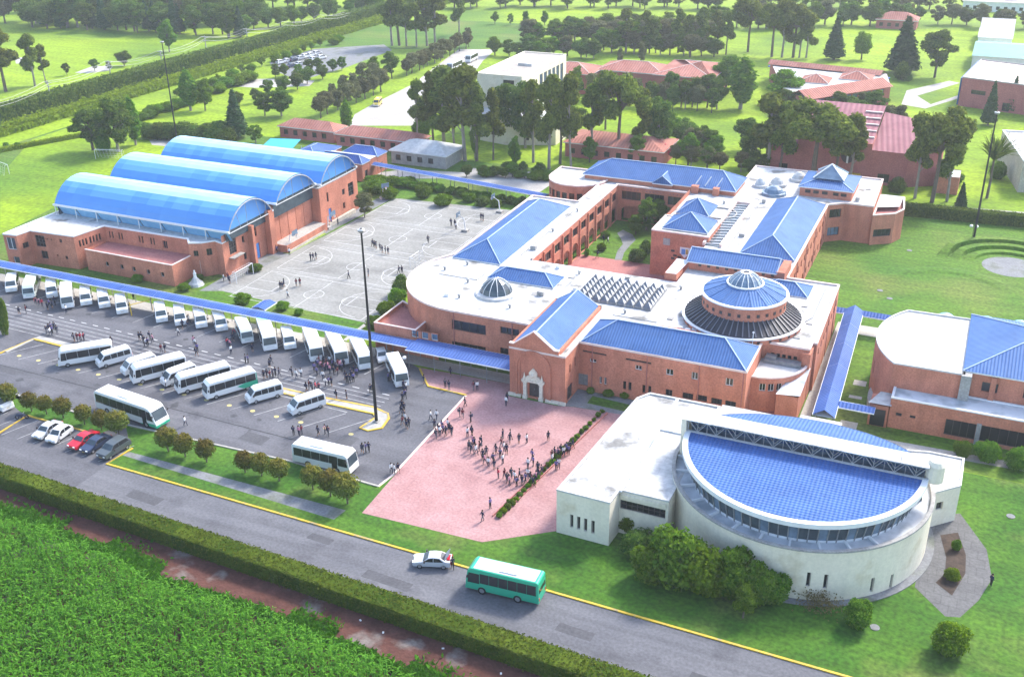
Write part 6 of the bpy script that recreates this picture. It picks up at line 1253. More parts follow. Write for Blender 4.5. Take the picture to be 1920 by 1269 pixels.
# -- tall trees between the campus halves
for key, x, y, t, lab, wd in (('euca0', 813, 272, 135, 'tall eucalyptus at the left of the row beside the shed', 1.1), ('euca1', 833, 276, 122, 'tall pale stemmed eucalyptus in the row beside the shed', 1.25), ('euca2', 872, 302, 128, 'tall eucalyptus right of the shed gable', 1.2), ('euca0', 894, 302, 152, 'darker slim eucalyptus beside the cream theatre', 1.1), ('round0', 955, 268, 150, 'dark dense tree directly in front of the cream theatre', .85), ('round0', 985, 278, 148, 'second dark dense tree in front of the cream theatre', .8), ('euca1', 1029, 317, 140, 'tall bare stemmed eucalyptus right of the theatre trees', 1.0), ('euca2', 1071, 318, 143, 'slim eucalyptus with a small high crown', .8), ('wide0', 1159, 297, 122, 'big umbrella crowned eucalyptus over the middle lawn', .95), ('wide1', 1135, 243, 150, 'umbrella eucalyptus behind the biggest one', .9), ('round0', 1235, 288, 178, 'dark tree with pale trunk right of the umbrella eucalyptus', .9),
    ('round2', 852, 250, 205, 'bright yellow green tree among the eucalyptus stems', .9), ('round2', 890, 298, 232, 'slim yellow green tree among the eucalyptus stems', .6), ('round1', 965, 318, 255, 'light green young tree in front of the theatre trees', .7), ('round1', 1105, 305, 255, 'leafy tree on the low pavilion roof edge', 1.0), ('round1', 1195, 305, 248, 'round light tree right of the umbrella eucalyptus', 1.0), ('round0', 1075, 245, 190, 'dark tree right of the cream theatre', 1.2), ('bush0', 790, 262, 215, 'leafy bush left of the eucalyptus row', .9), ('bush2', 955, 322, 300, 'dark shrub row by the service road, left', 1.8), ('bush0', 1010, 328, 308, 'shrub row by the service road, right', 1.6), ('round1', 1290, 310, 250, 'light leafed tree behind the long blue roof', 1.2), ('round0', 1325, 318, 268, 'darker tree behind the long blue roof', 1.2), ('round1', 1360, 175, 100, 'grey green tree left of the tall dark tree', 1.1),
    ('poplar', 1388, 205, 98, 'very dark dense tree right of the far brick building', 1.9), ('round1', 1470, 195, 130, 'round bright dome shaped tree before the classroom block', 1.7), ('euca1', 1437, 328, 172, 'tall pale stemmed eucalyptus with yellow green crown', 1.3), ('round0', 1405, 312, 240, 'dark bushy tree left of the auditorium', 1.2), ('wide1', 1522, 352, 178, 'huge dark eucalyptus in front of the auditorium', 1.25), ('wide0', 1565, 350, 212, 'second dark eucalyptus in front of the auditorium', .9), ('wide0', 1747, 380, 190, 'huge eucalyptus at the right corner of the auditorium', 1.0), ('euca2', 1715, 372, 215, 'dark slim eucalyptus at the auditorium corner', 1.1), ('round0', 1640, 220, 165, 'dark green tree behind the auditorium roof', 1.3), ('round3', 1615, 215, 170, 'grey green tree behind the auditorium roof', 1.2), ('conifer', 1852, 235, 150, 'tall grey conifer in front of the beige block', 1.2), ('conifer', 1895, 210, 140, 'second conifer in front of the beige block', 1.2), ('bush0', 1790, 345, 318, 'shrub on the lawn behind the right hedge', 1.2), ('bush2', 1680, 360, 330, 'round shrub by the auditorium wall, near the school corner', 1.3), ('bush0', 1868, 335, 300, 'small tree by the beige house', 1.0), ('conifer', 1800, 395, 340, 'young conifer by the right hedge', 1.4)):
    plant(key, x, y, t, lab, None, {'e': 'eucalyptus_tree', 'w': 'eucalyptus_tree', 'c': 'conifer_tree', 'b': 'shrub'}.get(key[0], 'broadleaf_tree'), 'shrub' if key[0] == 'b' else 'tree', wd)
for key, x, y, t, lab, wd in (('euca2', 783, 266, 150, 'slender eucalyptus at the far left end of the shed row', .9), ('euca1', 853, 285, 140, 'slender eucalyptus between the two tallest of the shed row', .9), ('euca0', 925, 300, 165, 'slender eucalyptus in front of the theatre corner', .9), ('euca1', 1000, 305, 150, 'slender eucalyptus right of the dark theatre trees', .9), ('euca0', 1050, 308, 158, 'slender eucalyptus by the theatre side wall', .9), ('euca2', 1108, 296, 160, 'slender eucalyptus left of the umbrella eucalyptus', 1.0), ('euca1', 1205, 292, 165, 'slender eucalyptus right of the umbrella eucalyptus', .9), ('euca0', 1460, 335, 190, 'slender eucalyptus at the auditorium left corner', 1.0), ('euca2', 1590, 352, 215, 'slender eucalyptus before the auditorium wall', 1.0), ('euca1', 1775, 378, 225, 'slender eucalyptus right of the auditorium corner', 1.0)):
    plant(key, x, y, t, lab, None, 'eucalyptus_tree', 'tree', wd)
g = G(1850, 372); pt = empty('palm_tree', (g.x, g.y, 0)); tag(pt, 'dark palm like plume tree behind the right light mast', 'palm'); hp = h_of(1850, 372, 300); b = MB(); b.tube([(0, 0, 0), (.1, 0, hp*.5), (0, 0, hp)], .32, 7, 0, .22); b.build('trunk', M['trunk'], pt)
rng = np.random.default_rng(77); Q = []
for i in range(110):
    t = rng.uniform(0, 2*PI); el = rng.uniform(.5, 1.4); Lf = rng.uniform(4.0, 7.0); d0 = np.array([math.cos(t)*math.cos(el), math.sin(t)*math.cos(el), math.sin(el)]); sx = np.array([-math.sin(t), math.cos(t), 0]); p0 = np.array([0, 0, hp]); p1 = p0+d0*Lf*.6; p2 = p0+d0*Lf+np.array([0, 0, -.5*math.cos(el)*Lf*.4])
    for a_, c_, w0_, w1_ in ((p0, p1, .10, .26), (p1, p2, .26, .05)): Q.append([a_-sx*w0_, a_+sx*w0_, c_+sx*w1_, c_-sx*w1_])
put('fronds', quads_mesh('fronds', np.array(Q), M['leaf_dark']), pt)
# -- left side: field edge, poplars, olive rows, far trees
for key, x, y, t, lab, wd in (('round0', 175, 282, 195, 'big dense tree at the field edge, left of the clump', 1.5), ('round0', 222, 285, 178, 'big dense tree at the field edge, middle of the clump', 1.3), ('poplar', 255, 272, 172, 'columnar tree at the right of the field edge clump', 1.4), ('bush0', 195, 285, 250, 'bright shrub at the foot of the field edge clump', 1.0), ('poplar', 358, 208, 122, 'tall dense columnar tree beyond the white pad', 1.7), ('round2', 385, 208, 145, 'yellow green tree beside the columnar one', 1.0), ('conifer', 445, 258, 165, 'dark conifer at the end of the dark hedge', 1.6), ('round0', 497, 218, 170, 'dark tree right of the conifer, first', 1.2), ('round0', 528, 218, 162, 'dark tree right of the conifer, second', 1.4), ('round1', 480, 268, 232, 'light shrub like tree below the conifer', 1.3), ('poplar', 650, 250, 180, 'green columnar tree by the long tiled pavilion', 1.5), ('round0', 735, 148, 92, 'dark tree at the lower end of the olive row', 1.2), ('round1', 700, 140, 105, 'light tree beside the dark one at the olive row', 1.3), ('bush0', 310, 240, 228, 'small bright shrub on the lawn by the pad', 1.2),
    ('euca0', 11, 172, 48, 'tall tree at the left border beyond the long hedge', 1.3), ('euca1', 66, 162, 62, 'pair of slender trees beyond the long hedge, left one', 1.2), ('euca2', 87, 158, 85, 'pair of slender trees beyond the long hedge, right one', 1.1), ('round0', 126, 142, 116, 'small dark tree on the golf lawn, leftmost of three', 1.2), ('round0', 178, 134, 108, 'small round tree on the golf lawn beside the bunker', 1.2), ('round0', 233, 124, 92, 'dark round tree on the golf lawn before the hedge', 1.4), ('round3', 205, 132, 114, 'thin pale tree between two dark round ones', 1.1), ('round1', 318, 98, 36, 'pale green tree in front of the dark wood', 1.1), ('round1', 428, 72, 22, 'pale green tree right of the dark wood', 1.0), ('bush0', 12, 278, 266, 'small bush at the left field corner, first', 1.2), ('bush0', 33, 278, 266, 'small bush at the left field corner, second', 1.2)):
    plant(key, x, y, t, lab, None, {'e': 'eucalyptus_tree', 'c': 'conifer_tree', 'b': 'shrub', 'p': 'columnar_tree'}.get(key[0], 'broadleaf_tree'), 'shrub' if key[0] == 'b' else 'tree', wd)
def far_wood(key, x0, y0, x1, y1, n, hpx, jit, wd):
    """a distant wood that reads as one mass: its trees joined into one object"""
    parts = []; mats_ = []
    for i in range(n):
        t = i/max(1, n-1); x = x0+(x1-x0)*t+random.uniform(-jit, jit); y = y0+(y1-y0)*t+random.uniform(-jit, jit)*.25; k = random.choice(key); k = random.choice([k_ for k_ in (k, k+'b', k+'c') if k_ in TP])
        g = G(x, y); h = max(1, h_of(x, y, y-hpx*random.uniform(.85, 1.15))); sc = h/10; a = random.uniform(0, 6.28); ca, sa = math.cos(a), math.sin(a)
        for me, st in zip(TP[k], (1, 2)):
            co = np.empty(len(me.vertices)*3, np.float32); me.vertices.foreach_get('co', co); co = co.reshape(-1, 3); fi = np.empty(len(me.loops), np.int32); me.loops.foreach_get('vertex_index', fi)
            if any(p.loop_total != 4 for p in me.polygons[:]) : fi = np.array([v for p in me.polygons if p.loop_total == 4 for v in p.vertices], np.int32)
            V = co[fi].reshape(-1, 4, 3)[::st]; w_ = wd*random.uniform(.9, 1.1); V = np.stack([(V[..., 0]*ca-V[..., 1]*sa)*sc*w_+g.x, (V[..., 0]*sa+V[..., 1]*ca)*sc*w_+g.y, V[..., 2]*sc], -1)
            m_ = me.materials[0]; mats_.append(m_) if m_ not in mats_ else None; parts.append((V, mats_.index(m_)))
    me = quads_mesh('far_wood', np.concatenate([p[0] for p in parts]), mats_[0]); [me.materials.append(m_) for m_ in mats_[1:]]
    me.polygons.foreach_set('material_index', np.concatenate([np.full(len(p[0]), p[1], np.int32) for p in parts])); o = put('far_wood', me); o['kind'] = 'stuff'
def row(key, x0, y0, x1, y1, n, hpx, lab, grp, jit=4, wd=1.2, nm='broadleaf_tree'):
    if grp in ('far wood beyond the golf course', 'hazy wood at the top', 'far tree line'): far_wood(key, x0, y0, x1, y1, n, hpx, jit, wd); return
    for i in range(n):
        t = i/max(1, n-1); x = x0+(x1-x0)*t+random.uniform(-jit, jit); y = y0+(y1-y0)*t+random.uniform(-jit, jit)*.25
        k = key if isinstance(key, str) else random.choice(key); plant(k, x, y, y-hpx*random.uniform(.85, 1.15), lab+(', %s from the left' % ORD[i] if n <= 15 and len(lab.split()) < 13 and abs(x1-x0)/max(1, n-1) > 1.6*jit else ''), grp, nm, 'tree', wd*random.uniform(.9, 1.1))
row('round3', 600, 222, 715, 172, 8, 48, 'olive brown tree in the near orchard row by the far road', 'olive trees in the near row', 3, 1.1)
row('round3', 625, 195, 700, 150, 5, 40, 'olive brown tree in the second orchard row', 'olive trees in the second row', 3, 1.1)
row('round3', 765, 142, 882, 88, 13, 38, 'grey olive tree in the long row along the far road', 'grey olive trees along the far road', 3, 1.0)
row('round0', 455, 200, 600, 150, 7, 34, 'dark tree around the far car park', 'trees round the far car park', 8)
row(('bush1', 'round2'), 330, 180, 640, 78, 20, 16, 'yellow green bushy tree along the inside of the long hedge', 'bushy trees along the long hedge', 7, 1.4)
row('bush2', 275, 258, 425, 264, 12, 34, 'tall dark hedge shrub beyond the white pad', 'dark hedge shrubs beyond the pad', 5, 1.5, 'shrub')
row(('euca0', 'euca1', 'euca2'), 732, 86, 815, 88, 6, 95, 'tall slender eucalyptus in the far stand above the olive row', 'far stand of slender eucalyptus', 4, 1.3, 'eucalyptus_tree')
plant('euca1', 861, 66, -25, 'tall dark eucalyptus right of the far slender stand', None, 'eucalyptus_tree')
row('round1', 925, 46, 1020, 48, 4, 27, 'small tree on the far yellow lawn', 'small trees on the far lawn', 4, 1.0)
row(('round0', 'round1', 'round3'), 985, 105, 1120, 108, 9, 38, 'leafy tree behind the cream theatre', 'trees behind the theatre', 9, 1.5)
row(('round0', 'round1'), 930, 105, 1010, 112, 5, 34, 'low tree beside the theatre roof', 'trees behind the theatre', 6, 1.3)
row(('round0', 'round1', 'round3'), 1120, 95, 1330, 108, 13, 42, 'leafy tree behind the red roofed courtyard building', 'trees behind the courtyard building', 9, 1.5)
row(('round0', 'round1', 'round3'), 1060, 62, 1340, 60, 14, 34, 'far tree line tree above the courtyard building', 'far tree line', 10, 1.5)
row('round3', 1165, 130, 1205, 126, 2, 48, 'grey tufted palm like tree above the umbrella eucalyptus', 'grey tufted trees', 3, .6)
plant('wide0', 1402, 98, -12, 'big dark crowned tree on the bright far lawn', None, 'eucalyptus_tree', wide=1.1); plant('euca0', 1361, 103, 20, 'slender bare trunk tree on the bright far lawn', None, 'eucalyptus_tree')
row(('euca1', 'wide1'), 1450, 108, 1512, 110, 5, 100, 'tall eucalyptus on the bright far lawn above the classrooms', 'eucalyptus on the far lawn', 6, 1.1, 'eucalyptus_tree')
plant('conifer', 1563, 112, 28, 'leaning dark conifer on the bright far lawn', None, 'conifer_tree', wide=1.6); plant('round2', 1615, 112, 55, 'yellow green tree on the bright far lawn', None, 'broadleaf_tree', wide=1.1); plant('conifer', 1690, 138, 28, 'tall dark conifer beside the path', None, 'conifer_tree', wide=1.8); plant('round0', 1752, 146, 48, 'round dark tree alone on the lawn by the beige block', None, 'broadleaf_tree', wide=1.15)
plant('bush2', 1690, 150, 112, 'grey plumed shrub beneath the tall dark conifer', None, 'shrub', 'shrub', 1.0); plant('bush0', 1702, 152, 138, 'small shrub at the path bend', None, 'shrub', 'shrub', 1.3)
row(('round0', 'round1', 'round3'), 1340, 55, 1700, 45, 16, 45, 'distant tree along the top edge of the lawn', 'distant trees along the top edge', 10, 1.4)
row(('round0', 'round3'), 1700, 42, 1920, 55, 9, 42, 'distant dark tree behind the white house', 'distant trees at the top right', 9, 1.4)
row(('round0', 'conifer', 'round0'), 60, 50, 440, 68, 26, 66, 'dark tree in the wood on the golf course', 'dark wood on the golf course', 12, 1.3)
row(('round0', 'round1'), 20, 25, 720, 12, 34, 48, 'hazy tree in the far wood beyond the golf course', 'far wood beyond the golf course', 12, 1.5)
row(('round0', 'round1', 'round3'), 700, 12, 1920, 18, 60, 40, 'hazy tree in the wood at the top of the picture', 'hazy wood at the top', 14, 1.6)
row(('round0', 'round3', 'round1'), 1200, 300, 1440, 330, 9, 40, 'leafy tree between the auditorium and the school roof', 'trees left of the auditorium', 10, 1.3)
row(('round0', 'round1'), 1480, 210, 1620, 225, 7, 45, 'dense tree before the classroom block', 'trees before the classroom block', 9, 1.4)
row(('round3', 'round0'), 1250, 200, 1345, 205, 5, 62, 'grey green tree before the far brick wall', 'trees before the far brick wall', 6, 1.0)
row(('round1', 'round0'), 1390, 280, 1460, 290, 4, 60, 'tree at the left of the auditorium roof', 'trees left of the auditorium', 8, 1.2)
row('bush0', 700, 345, 770, 350, 7, 18, 'clipped hedge shrub beside the far walkway', 'hedge shrubs by the far walkway', 5, 2.0, 'shrub')
row('bush0', 775, 352, 985, 388, 14, 14, 'hedge shrub between the far walkway and the courts', 'hedge shrubs behind the courts', 6, 1.8, 'shrub')
g = G(1228, 300); P = np.stack([g.x+rng.normal(0, 2.6, 900), g.y+rng.normal(0, 1.2, 900), 2.2+np.abs(rng.normal(0, .9, 900))], 1); N_ = rng.normal(size=P.shape); N_ /= np.linalg.norm(N_, axis=1, keepdims=True)
o = put('flowering_bush', quads_mesh('flowering_bush', leaf_quads(P, N_, .45, rng), M['leaf_flower'])); tag(o, 'crimson flowering bush behind the long blue roof', 'bush')
row(('round0', 'round1', 'round3'), 10, 42, 470, 46, 18, 60, 'shaggy tree in the back of the golf course wood', 'back of the golf course wood', 12, 1.4)
row(('round1', 'round0'), 455, 60, 700, 22, 12, 40, 'leafy tree beside the upper part of the long hedge', 'trees beside the upper long hedge', 8, 1.3)
row(('round0', 'round1'), 515, 146, 640, 132, 7, 26, 'leafy tree screening the far car park', 'trees screening the far car park', 6, 1.3)
row(('round3', 'round0', 'round1'), 1085, 185, 1330, 212, 12, 58, 'leafy tree before the red roofed courtyard building', 'trees before the courtyard building', 8, .9)
row(('euca0', 'euca1', 'euca2'), 1180, 100, 1350, 100, 7, 75, 'slender eucalyptus behind the red roofed buildings', 'slender eucalyptus behind the red roofs', 8, 1.2, 'eucalyptus_tree')
row(('round0', 'round1'), 880, 332, 1010, 330, 6, 26, 'small leafy tree along the service road', 'small trees along the service road', 8, 1.2)
row(('bush0', 'round1', 'bush1'), 905, 330, 1030, 338, 9, 18, 'leafy bush by the service road in front of the theatre', 'bushes by the service road', 6, 1.6, 'shrub')
row(('round1', 'round0', 'round3'), 1250, 262, 1345, 300, 9, 52, 'leafy tree on the slope behind the long blue roof', 'trees behind the long blue roof', 9, 1.3)
row(('round0', 'round1', 'round3'), 1000, 82, 1330, 80, 20, 44, 'shaggy tree in the grove beyond the red roofs', 'grove beyond the red roofs', 12, 1.6)
row(('round3', 'round0', 'bush0'), 1560, 232, 1680, 240, 8, 40, 'bluish green tree behind the auditorium roof ridge', 'trees behind the auditorium ridge', 8, 1.4)
row(('bush1', 'bush0'), 250, 232, 470, 150, 18, 20, 'yellow green bush between the long hedge and the lawns', 'bushes inside the long hedge', 8, 1.8, 'shrub')
# -- hedges: clipped bodies covered in leaves
def hedge(name, label, a, c, w0, w1, h, leaf, n, size, wob=.12, seed=1, base=None):
    rng = np.random.default_rng(seed); a = np.array(a, float); c = np.array(c, float); d = (c-a); L_ = np.linalg.norm(d); d /= L_; nn = np.array([-d[1], d[0]])
    m = max(8, int(L_/3)); b = MB(); W_ = lambda t: (w0+(w1-w0)*t)
    sec = []
    for i in range(m+1):
        t = i/m; p = a+d*L_*t; wd = W_(t)/2*(1+rng.normal(0, .03)); hh = h*(1+rng.normal(0, .02)); sec.append([(*(p+nn*wd), 0), (*(p+nn*wd*.97), hh*.96), (*(p+nn*wd*.8), hh), (*(p-nn*wd*.8), hh), (*(p-nn*wd*.97), hh*.96), (*(p-nn*wd), 0)])
    for A, B in zip(sec[:-1], sec[1:]):
        for k in range(5): b.face((A[k], A[k+1], B[k+1], B[k]))
    b.face(sec[0][::-1]); b.face(sec[-1]); V = [b]
    t = rng.uniform(0, 1, n); per = rng.uniform(0, 1, n); wd = W_(t)/2; q = np.zeros((n, 3)); N_ = np.zeros((n, 3)); top = per < (w0/(w0+2*h)); sd = np.where(rng.uniform(size=n) < .5, 1, -1)
    off = np.where(top, rng.uniform(-1, 1, n)*wd, sd*wd*1.0); z = np.where(top, h, rng.uniform(0, 1, n)*h); lum = rng.normal(0, wob, n)
    q[:, :2] = a+np.outer(t*L_, d)+np.outer(off+np.where(top, 0, sd*lum), nn); q[:, 2] = z+np.where(top, lum, 0); N_[:, :2] = np.outer(np.where(top, 0, sd), nn); N_[:, 2] = np.where(top, 1, .2); N_ += rng.normal(size=N_.shape)*.45; N_ /= np.linalg.norm(N_, axis=1, keepdims=True)
    lq = leaf_quads(q, N_, size, rng, 1.2); o = empty(name, (0, 0, 0)); ORG[o.name] = (0, 0, 0); tag(o, label, 'hedge'); b.build('hedge_body', M[leaf], o); put('foliage', quads_mesh('foliage', lq, M[leaf]), o); return o
hedge('hedge', 'long clipped hedge running along the near side of the road', (-150, 78.75), (40, 71.25), 2.1, 2.9, 1.9, 'leaf_hedge', 80000, .18, .11)
hedge('hedge', 'very long tall dark hedge crossing the upper left to the far distance', (-255.5, 150), (-243, 480), 5, 5, 5.5, 'leaf_dark', 60000, .55, .25, 2)
hedge('hedge', 'bright low bank of bushes inside the long tall hedge', (-247, 170), (-238.5, 470), 5, 5, 1.7, 'leaf_bank', 40000, .6, .5, 3)
hedge('hedge', 'dark clipped hedge behind the lawn at the right border', (-13, 226.2), (60, 231), 2.2, 2.2, 2.3, 'leaf_dark', 14000, .3, .1, 4)
hedge('hedge', 'low hedge step at the far left of the playing field', (-232, 190), (-221, 214), 1.5, 1.5, 1.0, 'leaf_bank', 3000, .3, .1, 6)
# -- the maize field in the foreground
rng = np.random.default_rng(11)
def maize(n_max=13500):
    rows = np.arange(22, 73.5, .82); X, Y = [], []
    for k, y in enumerate(rows):
        xs = np.arange(-140, 12, .29); xs = xs+rng.normal(0, .07, len(xs)); ys = y-.02*(xs+70)+rng.normal(0, .08, len(xs)); X.append(xs); Y.append(ys)
    X = np.concatenate(X); Y = np.concatenate(Y)
    edge = np.interp(X, [-126, -104, -93, -83, -75, -62, -49, -36, -14, 12], [71.4, 70.7, 70.9, 70.3, 68.6, 68.9, 67.8, 66.2, 64.5, 63])+rng.normal(0, .35, len(X))
    # keep what the camera's side of the field could show
    v = np.stack([X, Y, np.full(len(X), 2-CAMH)], 1); w_ = v@np.array(cam_fwd); px = 960+F*(v@np.array(cam_r))/w_; py = 634.5-F*(v@np.array(cam_u))/w_
    keep = (rng.uniform(size=len(X)) > .10+.15*(np.sin(X*.7+1)*np.sin(Y*1.1+X*.2) > .55)) & (Y < edge) & (px > -500) & (px < 2300) & (py < 1750) & ((rng.uniform(size=len(X)) < .5) | ((px > -80) & (py < 1330))); X, Y, px, edge = X[keep], Y[keep], px[keep], edge[keep]
    n = len(X); hs = rng.uniform(1.5, 2.75, n)*(1-.25*(rng.uniform(size=n) < .12)); hs *= np.clip(.55+(edge-Y)*.22, .5, 1.0); hs *= .92+.12*np.sin(X*.35)*np.sin(Y*.5)+.12*np.sin(X*.9+Y*.4)*np.sin(Y*.8-X*.3)
    Q = []
    for l in range(8):
        ph = rng.uniform(0, 2*PI, n); z0 = hs*(.25+.09*l); Ln = rng.uniform(.5, .95, n)*(1.0 if l < 6 else .75); dx, dy = np.cos(ph), np.sin(ph); wd = rng.uniform(.045, .085, n)
        pts = []
        for s in (0, .38, .72, 1.0): pts.append(np.stack([X+dx*Ln*s, Y+dy*Ln*s, z0+Ln*(1.05*s-1.05*s*s*(.8+.5*(l < 5)))], 1))
        for k, (A, B) in enumerate(zip(pts[:-1], pts[1:])):
            w0_ = wd*(.7, 1.0, .75)[k]; w1_ = wd*(1.0, .75, .12)[k]; sx = np.stack([-dy, dx, np.zeros(n)], 1)
            Q.append(np.stack([A-sx*w0_[:, None], A+sx*w0_[:, None], B+sx*w1_[:, None], B-sx*w1_[:, None]], 1))
    st = np.stack([np.stack([X-.03, Y, np.zeros(n)], 1), np.stack([X+.03, Y, np.zeros(n)], 1), np.stack([X+.02, Y, hs], 1), np.stack([X-.02, Y, hs], 1)], 1); Q.append(st)
    return np.concatenate(Q)
o = put('maize_field', quads_mesh('maize_field', maize(), M['leaf_corn'])); tag(o, kind='stuff')
n = 46000; X = rng.uniform(-135, 12, n); e = np.interp(X, [-126, -104, -93, -83, -75, -62, -49, -36, -14, 12], [71.4, 70.7, 70.9, 70.3, 68.6, 68.9, 67.8, 66.2, 64.5, 63]); Y = e+.1+np.abs(rng.normal(0, .55, n))*(.9+1.3*(np.sin(X*.21)*np.sin(X*.083+1) > .2)); P = np.stack([X, Y, rng.uniform(.05, .5, n)], 1); N_ = rng.normal(size=P.shape); N_[:, 2] *= .4; N_ /= np.linalg.norm(N_, axis=1, keepdims=True)
o = put('weeds', quads_mesh('weeds', leaf_quads(P, N_, .26, rng, 2.2), M['leaf_weed'])); tag(o, kind='stuff')
# ------------------------------------------------------------------ masts, power line, goals, gate and other small things
def mast(label, bx, by, top, r_=.22, lamps=6):
    g = G(bx, by); h = h_of(bx, by, top); o = empty('light_mast', (g.x, g.y, 0)); tag(o, label, 'light mast')
    b = MB(); b.tube([(0, 0, 0), (0, 0, h*.5), (0, 0, h)], r_, 10, 0, r_*.5); b.build('pole', M['pole_black'], o); b = MB(); b.box(-.4, .4, -.4, .4, 0, .25); b.build('base', M['concrete'], o)
    b = MB(); b.ring((0, 0), [(.45, h-.25), (.45, h-.15), (.38, h-.15), (.38, h-.25), (.45, h-.25)], 12); b.bar((-.45, 0, h-.2), (.45, 0, h-.2), .06); b.bar((0, -.45, h-.2), (0, .45, h-.2), .06); b.build('lamp_ring', M['frame_white'], o)
    q = MB(); q.box(-.18, .18, -.2, .2, -.55, -.2, 0); me = q.mesh('floodlight', [M['hub']])
    for k in range(lamps): c = put('floodlight', me, o); c.location = (.42*math.cos(2*PI*k/lamps), .42*math.sin(2*PI*k/lamps), h); c.rotation_euler = (0, .5, 2*PI*k/lamps)
    return o
mast('tall black light mast on the kerbed island among the buses', 706, 791, 426, .24)
mast('tall dark light mast beyond the third blue vault', 333, 270, 75, .22)
mast('tall black light mast on the right lawn by the round paved circle', 1824, 456, 205, .24)
PL = []
for k, (bx, by, ty, lb) in enumerate(((100, 209, 176, 'first pale power pole from the left along the tall hedge'), (212, 167, 134, 'second pale power pole from the left along the tall hedge'), (308, 146, 102, 'third pale power pole along the tall hedge'), (390, 116, 72, 'fourth pale power pole along the tall hedge'), (467, 100, 62, 'furthest pale power pole along the tall hedge'))):
    g = G(bx, by); h = max(9.0, h_of(bx, by, ty)); o = empty('power_pole', (g.x, g.y, 0)); tag(o, lb, 'power pole'); b = MB(); b.tube([(0, 0, 0), (0, 0, h)], .22, 8, 0, .14); b.build('pole', M['concrete'], o)
    b = MB(); b.bar((-1.4, 0, h-.5), (1.4, 0, h-.5), .16); b.bar((-1.0, 0, h-1.7), (1.0, 0, h-1.7), .14); b.build('crossarm', M['steel_grey'], o); PL.append(Vector((g.x, g.y, h)))
PL = [PL[0]+(PL[0]-PL[1])*1.0]+PL+[PL[-1]+(PL[-1]-PL[-2])*k for k in (1, 2, 3)]
for k, (dx, dz) in enumerate(((-1.3, -.4), (1.3, -.4), (0, -1.6))):
    P_ = []
    for a, c in zip(PL[:-1], PL[1:]):
        for t in (0, .25, .5, .75): q = a.lerp(c, t); P_.append(Vector((q.x+dx, q.y, q.z+dz-1.2*4*t*(1-t))))
    b = MB(); b.tube(P_, .035, 4); o = b.build('power_cable', M['steel_grey']); tag(o, 'thin power cable strung between the poles along the tall hedge', 'cable', 'power cables')
def goal(label, x, y, rz, w_=5.0, h=2.1, d=1.4, m='frame_white', net=True):
    o = empty('goal', (x, y, 0), rz); tag(o, label, 'goal'); b = MB()
    for s in (-1, 1): b.tube([(0, s*w_/2, 0), (0, s*w_/2, h)], .06, 6); b.tube([(0, s*w_/2, h), (-d*.5, s*w_/2, h), (-d, s*w_/2, 0)], .045, 5)
    b.tube([(0, -w_/2, h), (0, w_/2, h)], .06, 6); b.build('frame', M[m], o)
    if net:
        b = MB()
        for i in range(9): y_ = -w_/2+w_*i/8; b.tube([(-d*.5, y_, h), (-d, y_, 0)], .015, 3)
        for i in range(5): t = i/4; b.tube([(-d*(.5+.5*t), -w_/2, h*(1-t)), (-d*(.5+.5*t), w_/2, h*(1-t))], .015, 3)
        b.build('net', M['frame_white'], o)
    return o
def hoop(label, x, y, rz):
    o = empty('basketball_hoop', (x, y, 0), rz); tag(o, label, 'basketball hoop'); b = MB(); b.tube([(-1.6, 0, 0), (-1.3, 0, 2.6), (-.1, 0, 3.3)], .12, 6); b.build('post', M['frame_white'], o); b = MB(); b.box(-.05, 0.0, -.9, .9, 2.9, 3.95); b.build('backboard', M['glass_blue'], o); b = MB(); b.ring((.35, 0), [(.23, 3.05), (.25, 3.08), (.23, 3.1)], 12); b.build('rim', M['orange_lamp'], o); b = MB(); b.ring((.35, 0), [(.23, 3.04), (.14, 2.65)], 8); b.build('net', M['frame_white'], o); b = MB(); b.box(-2.2, -.9, -.6, .6, 0, .45); b.build('base', M['concrete'], o)
goal('white goal frame with net by the gym corner and dark bushes', *G(460, 523)[:2], 0, 5, 2.2)
goal('white goal standing on the court beside the rounded building end', *G(778, 495)[:2], PI, 3.6, 2.0)
goal('large white goal at the far left of the playing field', *G(205, 299)[:2], -1.3, 7.3, 2.4); goal('second white goal cut by the left border', *G(4, 322)[:2], 1.3, 7.3, 2.4)
hoop('white basketball hoop at the far right court end', *G(925, 397)[:2], PI); hoop('white basketball hoop on the grass beyond the far court corner', *G(724, 376)[:2], -.6); hoop('white basketball hoop in the middle of the right court edge', *G(860, 432)[:2], PI); hoop('white basketball hoop at the gym side of the second court', *G(556, 467)[:2], 0); hoop('white basketball hoop at the gym side of the third court', *G(627, 430)[:2], 0)
for lb, (x, y), (x2, y2) in (('yellow height bar gate between two vans of the rear row', (247, 592), (286, 582)),):
    a, c = G(x, y), G(x2, y2); o = empty('height_gate', (a.x, a.y, 0)); tag(o, lb, 'gate'); d = c-a; h = 2.5
    for e in (Vector((0, 0, 0)), d): b = MB(); b.tube([e, e+Vector((0, 0, h))], .10, 6); b.build('post', M['yellow_paint'], o)
    b = MB(); b.tube([Vector((0, 0, h*.8)), d+Vector((0, 0, h*.8))], .08, 6); b.build('bar', M['yellow_paint'], o)
g = G(368, 534); o = empty('shrine', (g.x, g.y, 0)); tag(o, 'small white shrine statue on a stepped base by the walkway lawn', 'statue')
b = MB(); b.ring((0, 0), [(1.5, 0), (1.3, .4), (.9, .7), (.5, 1.3), (0, 1.35)], 10); b.build('base', M['roof_clean'], o); b = MB(); b.ring((0, 0), [(.34, 1.3), (.26, 1.9), (.3, 2.3), (.12, 2.55), (.17, 2.7), (.12, 2.85), (0, 2.9)], 10); b.build('figure', M['white_trim'], o)
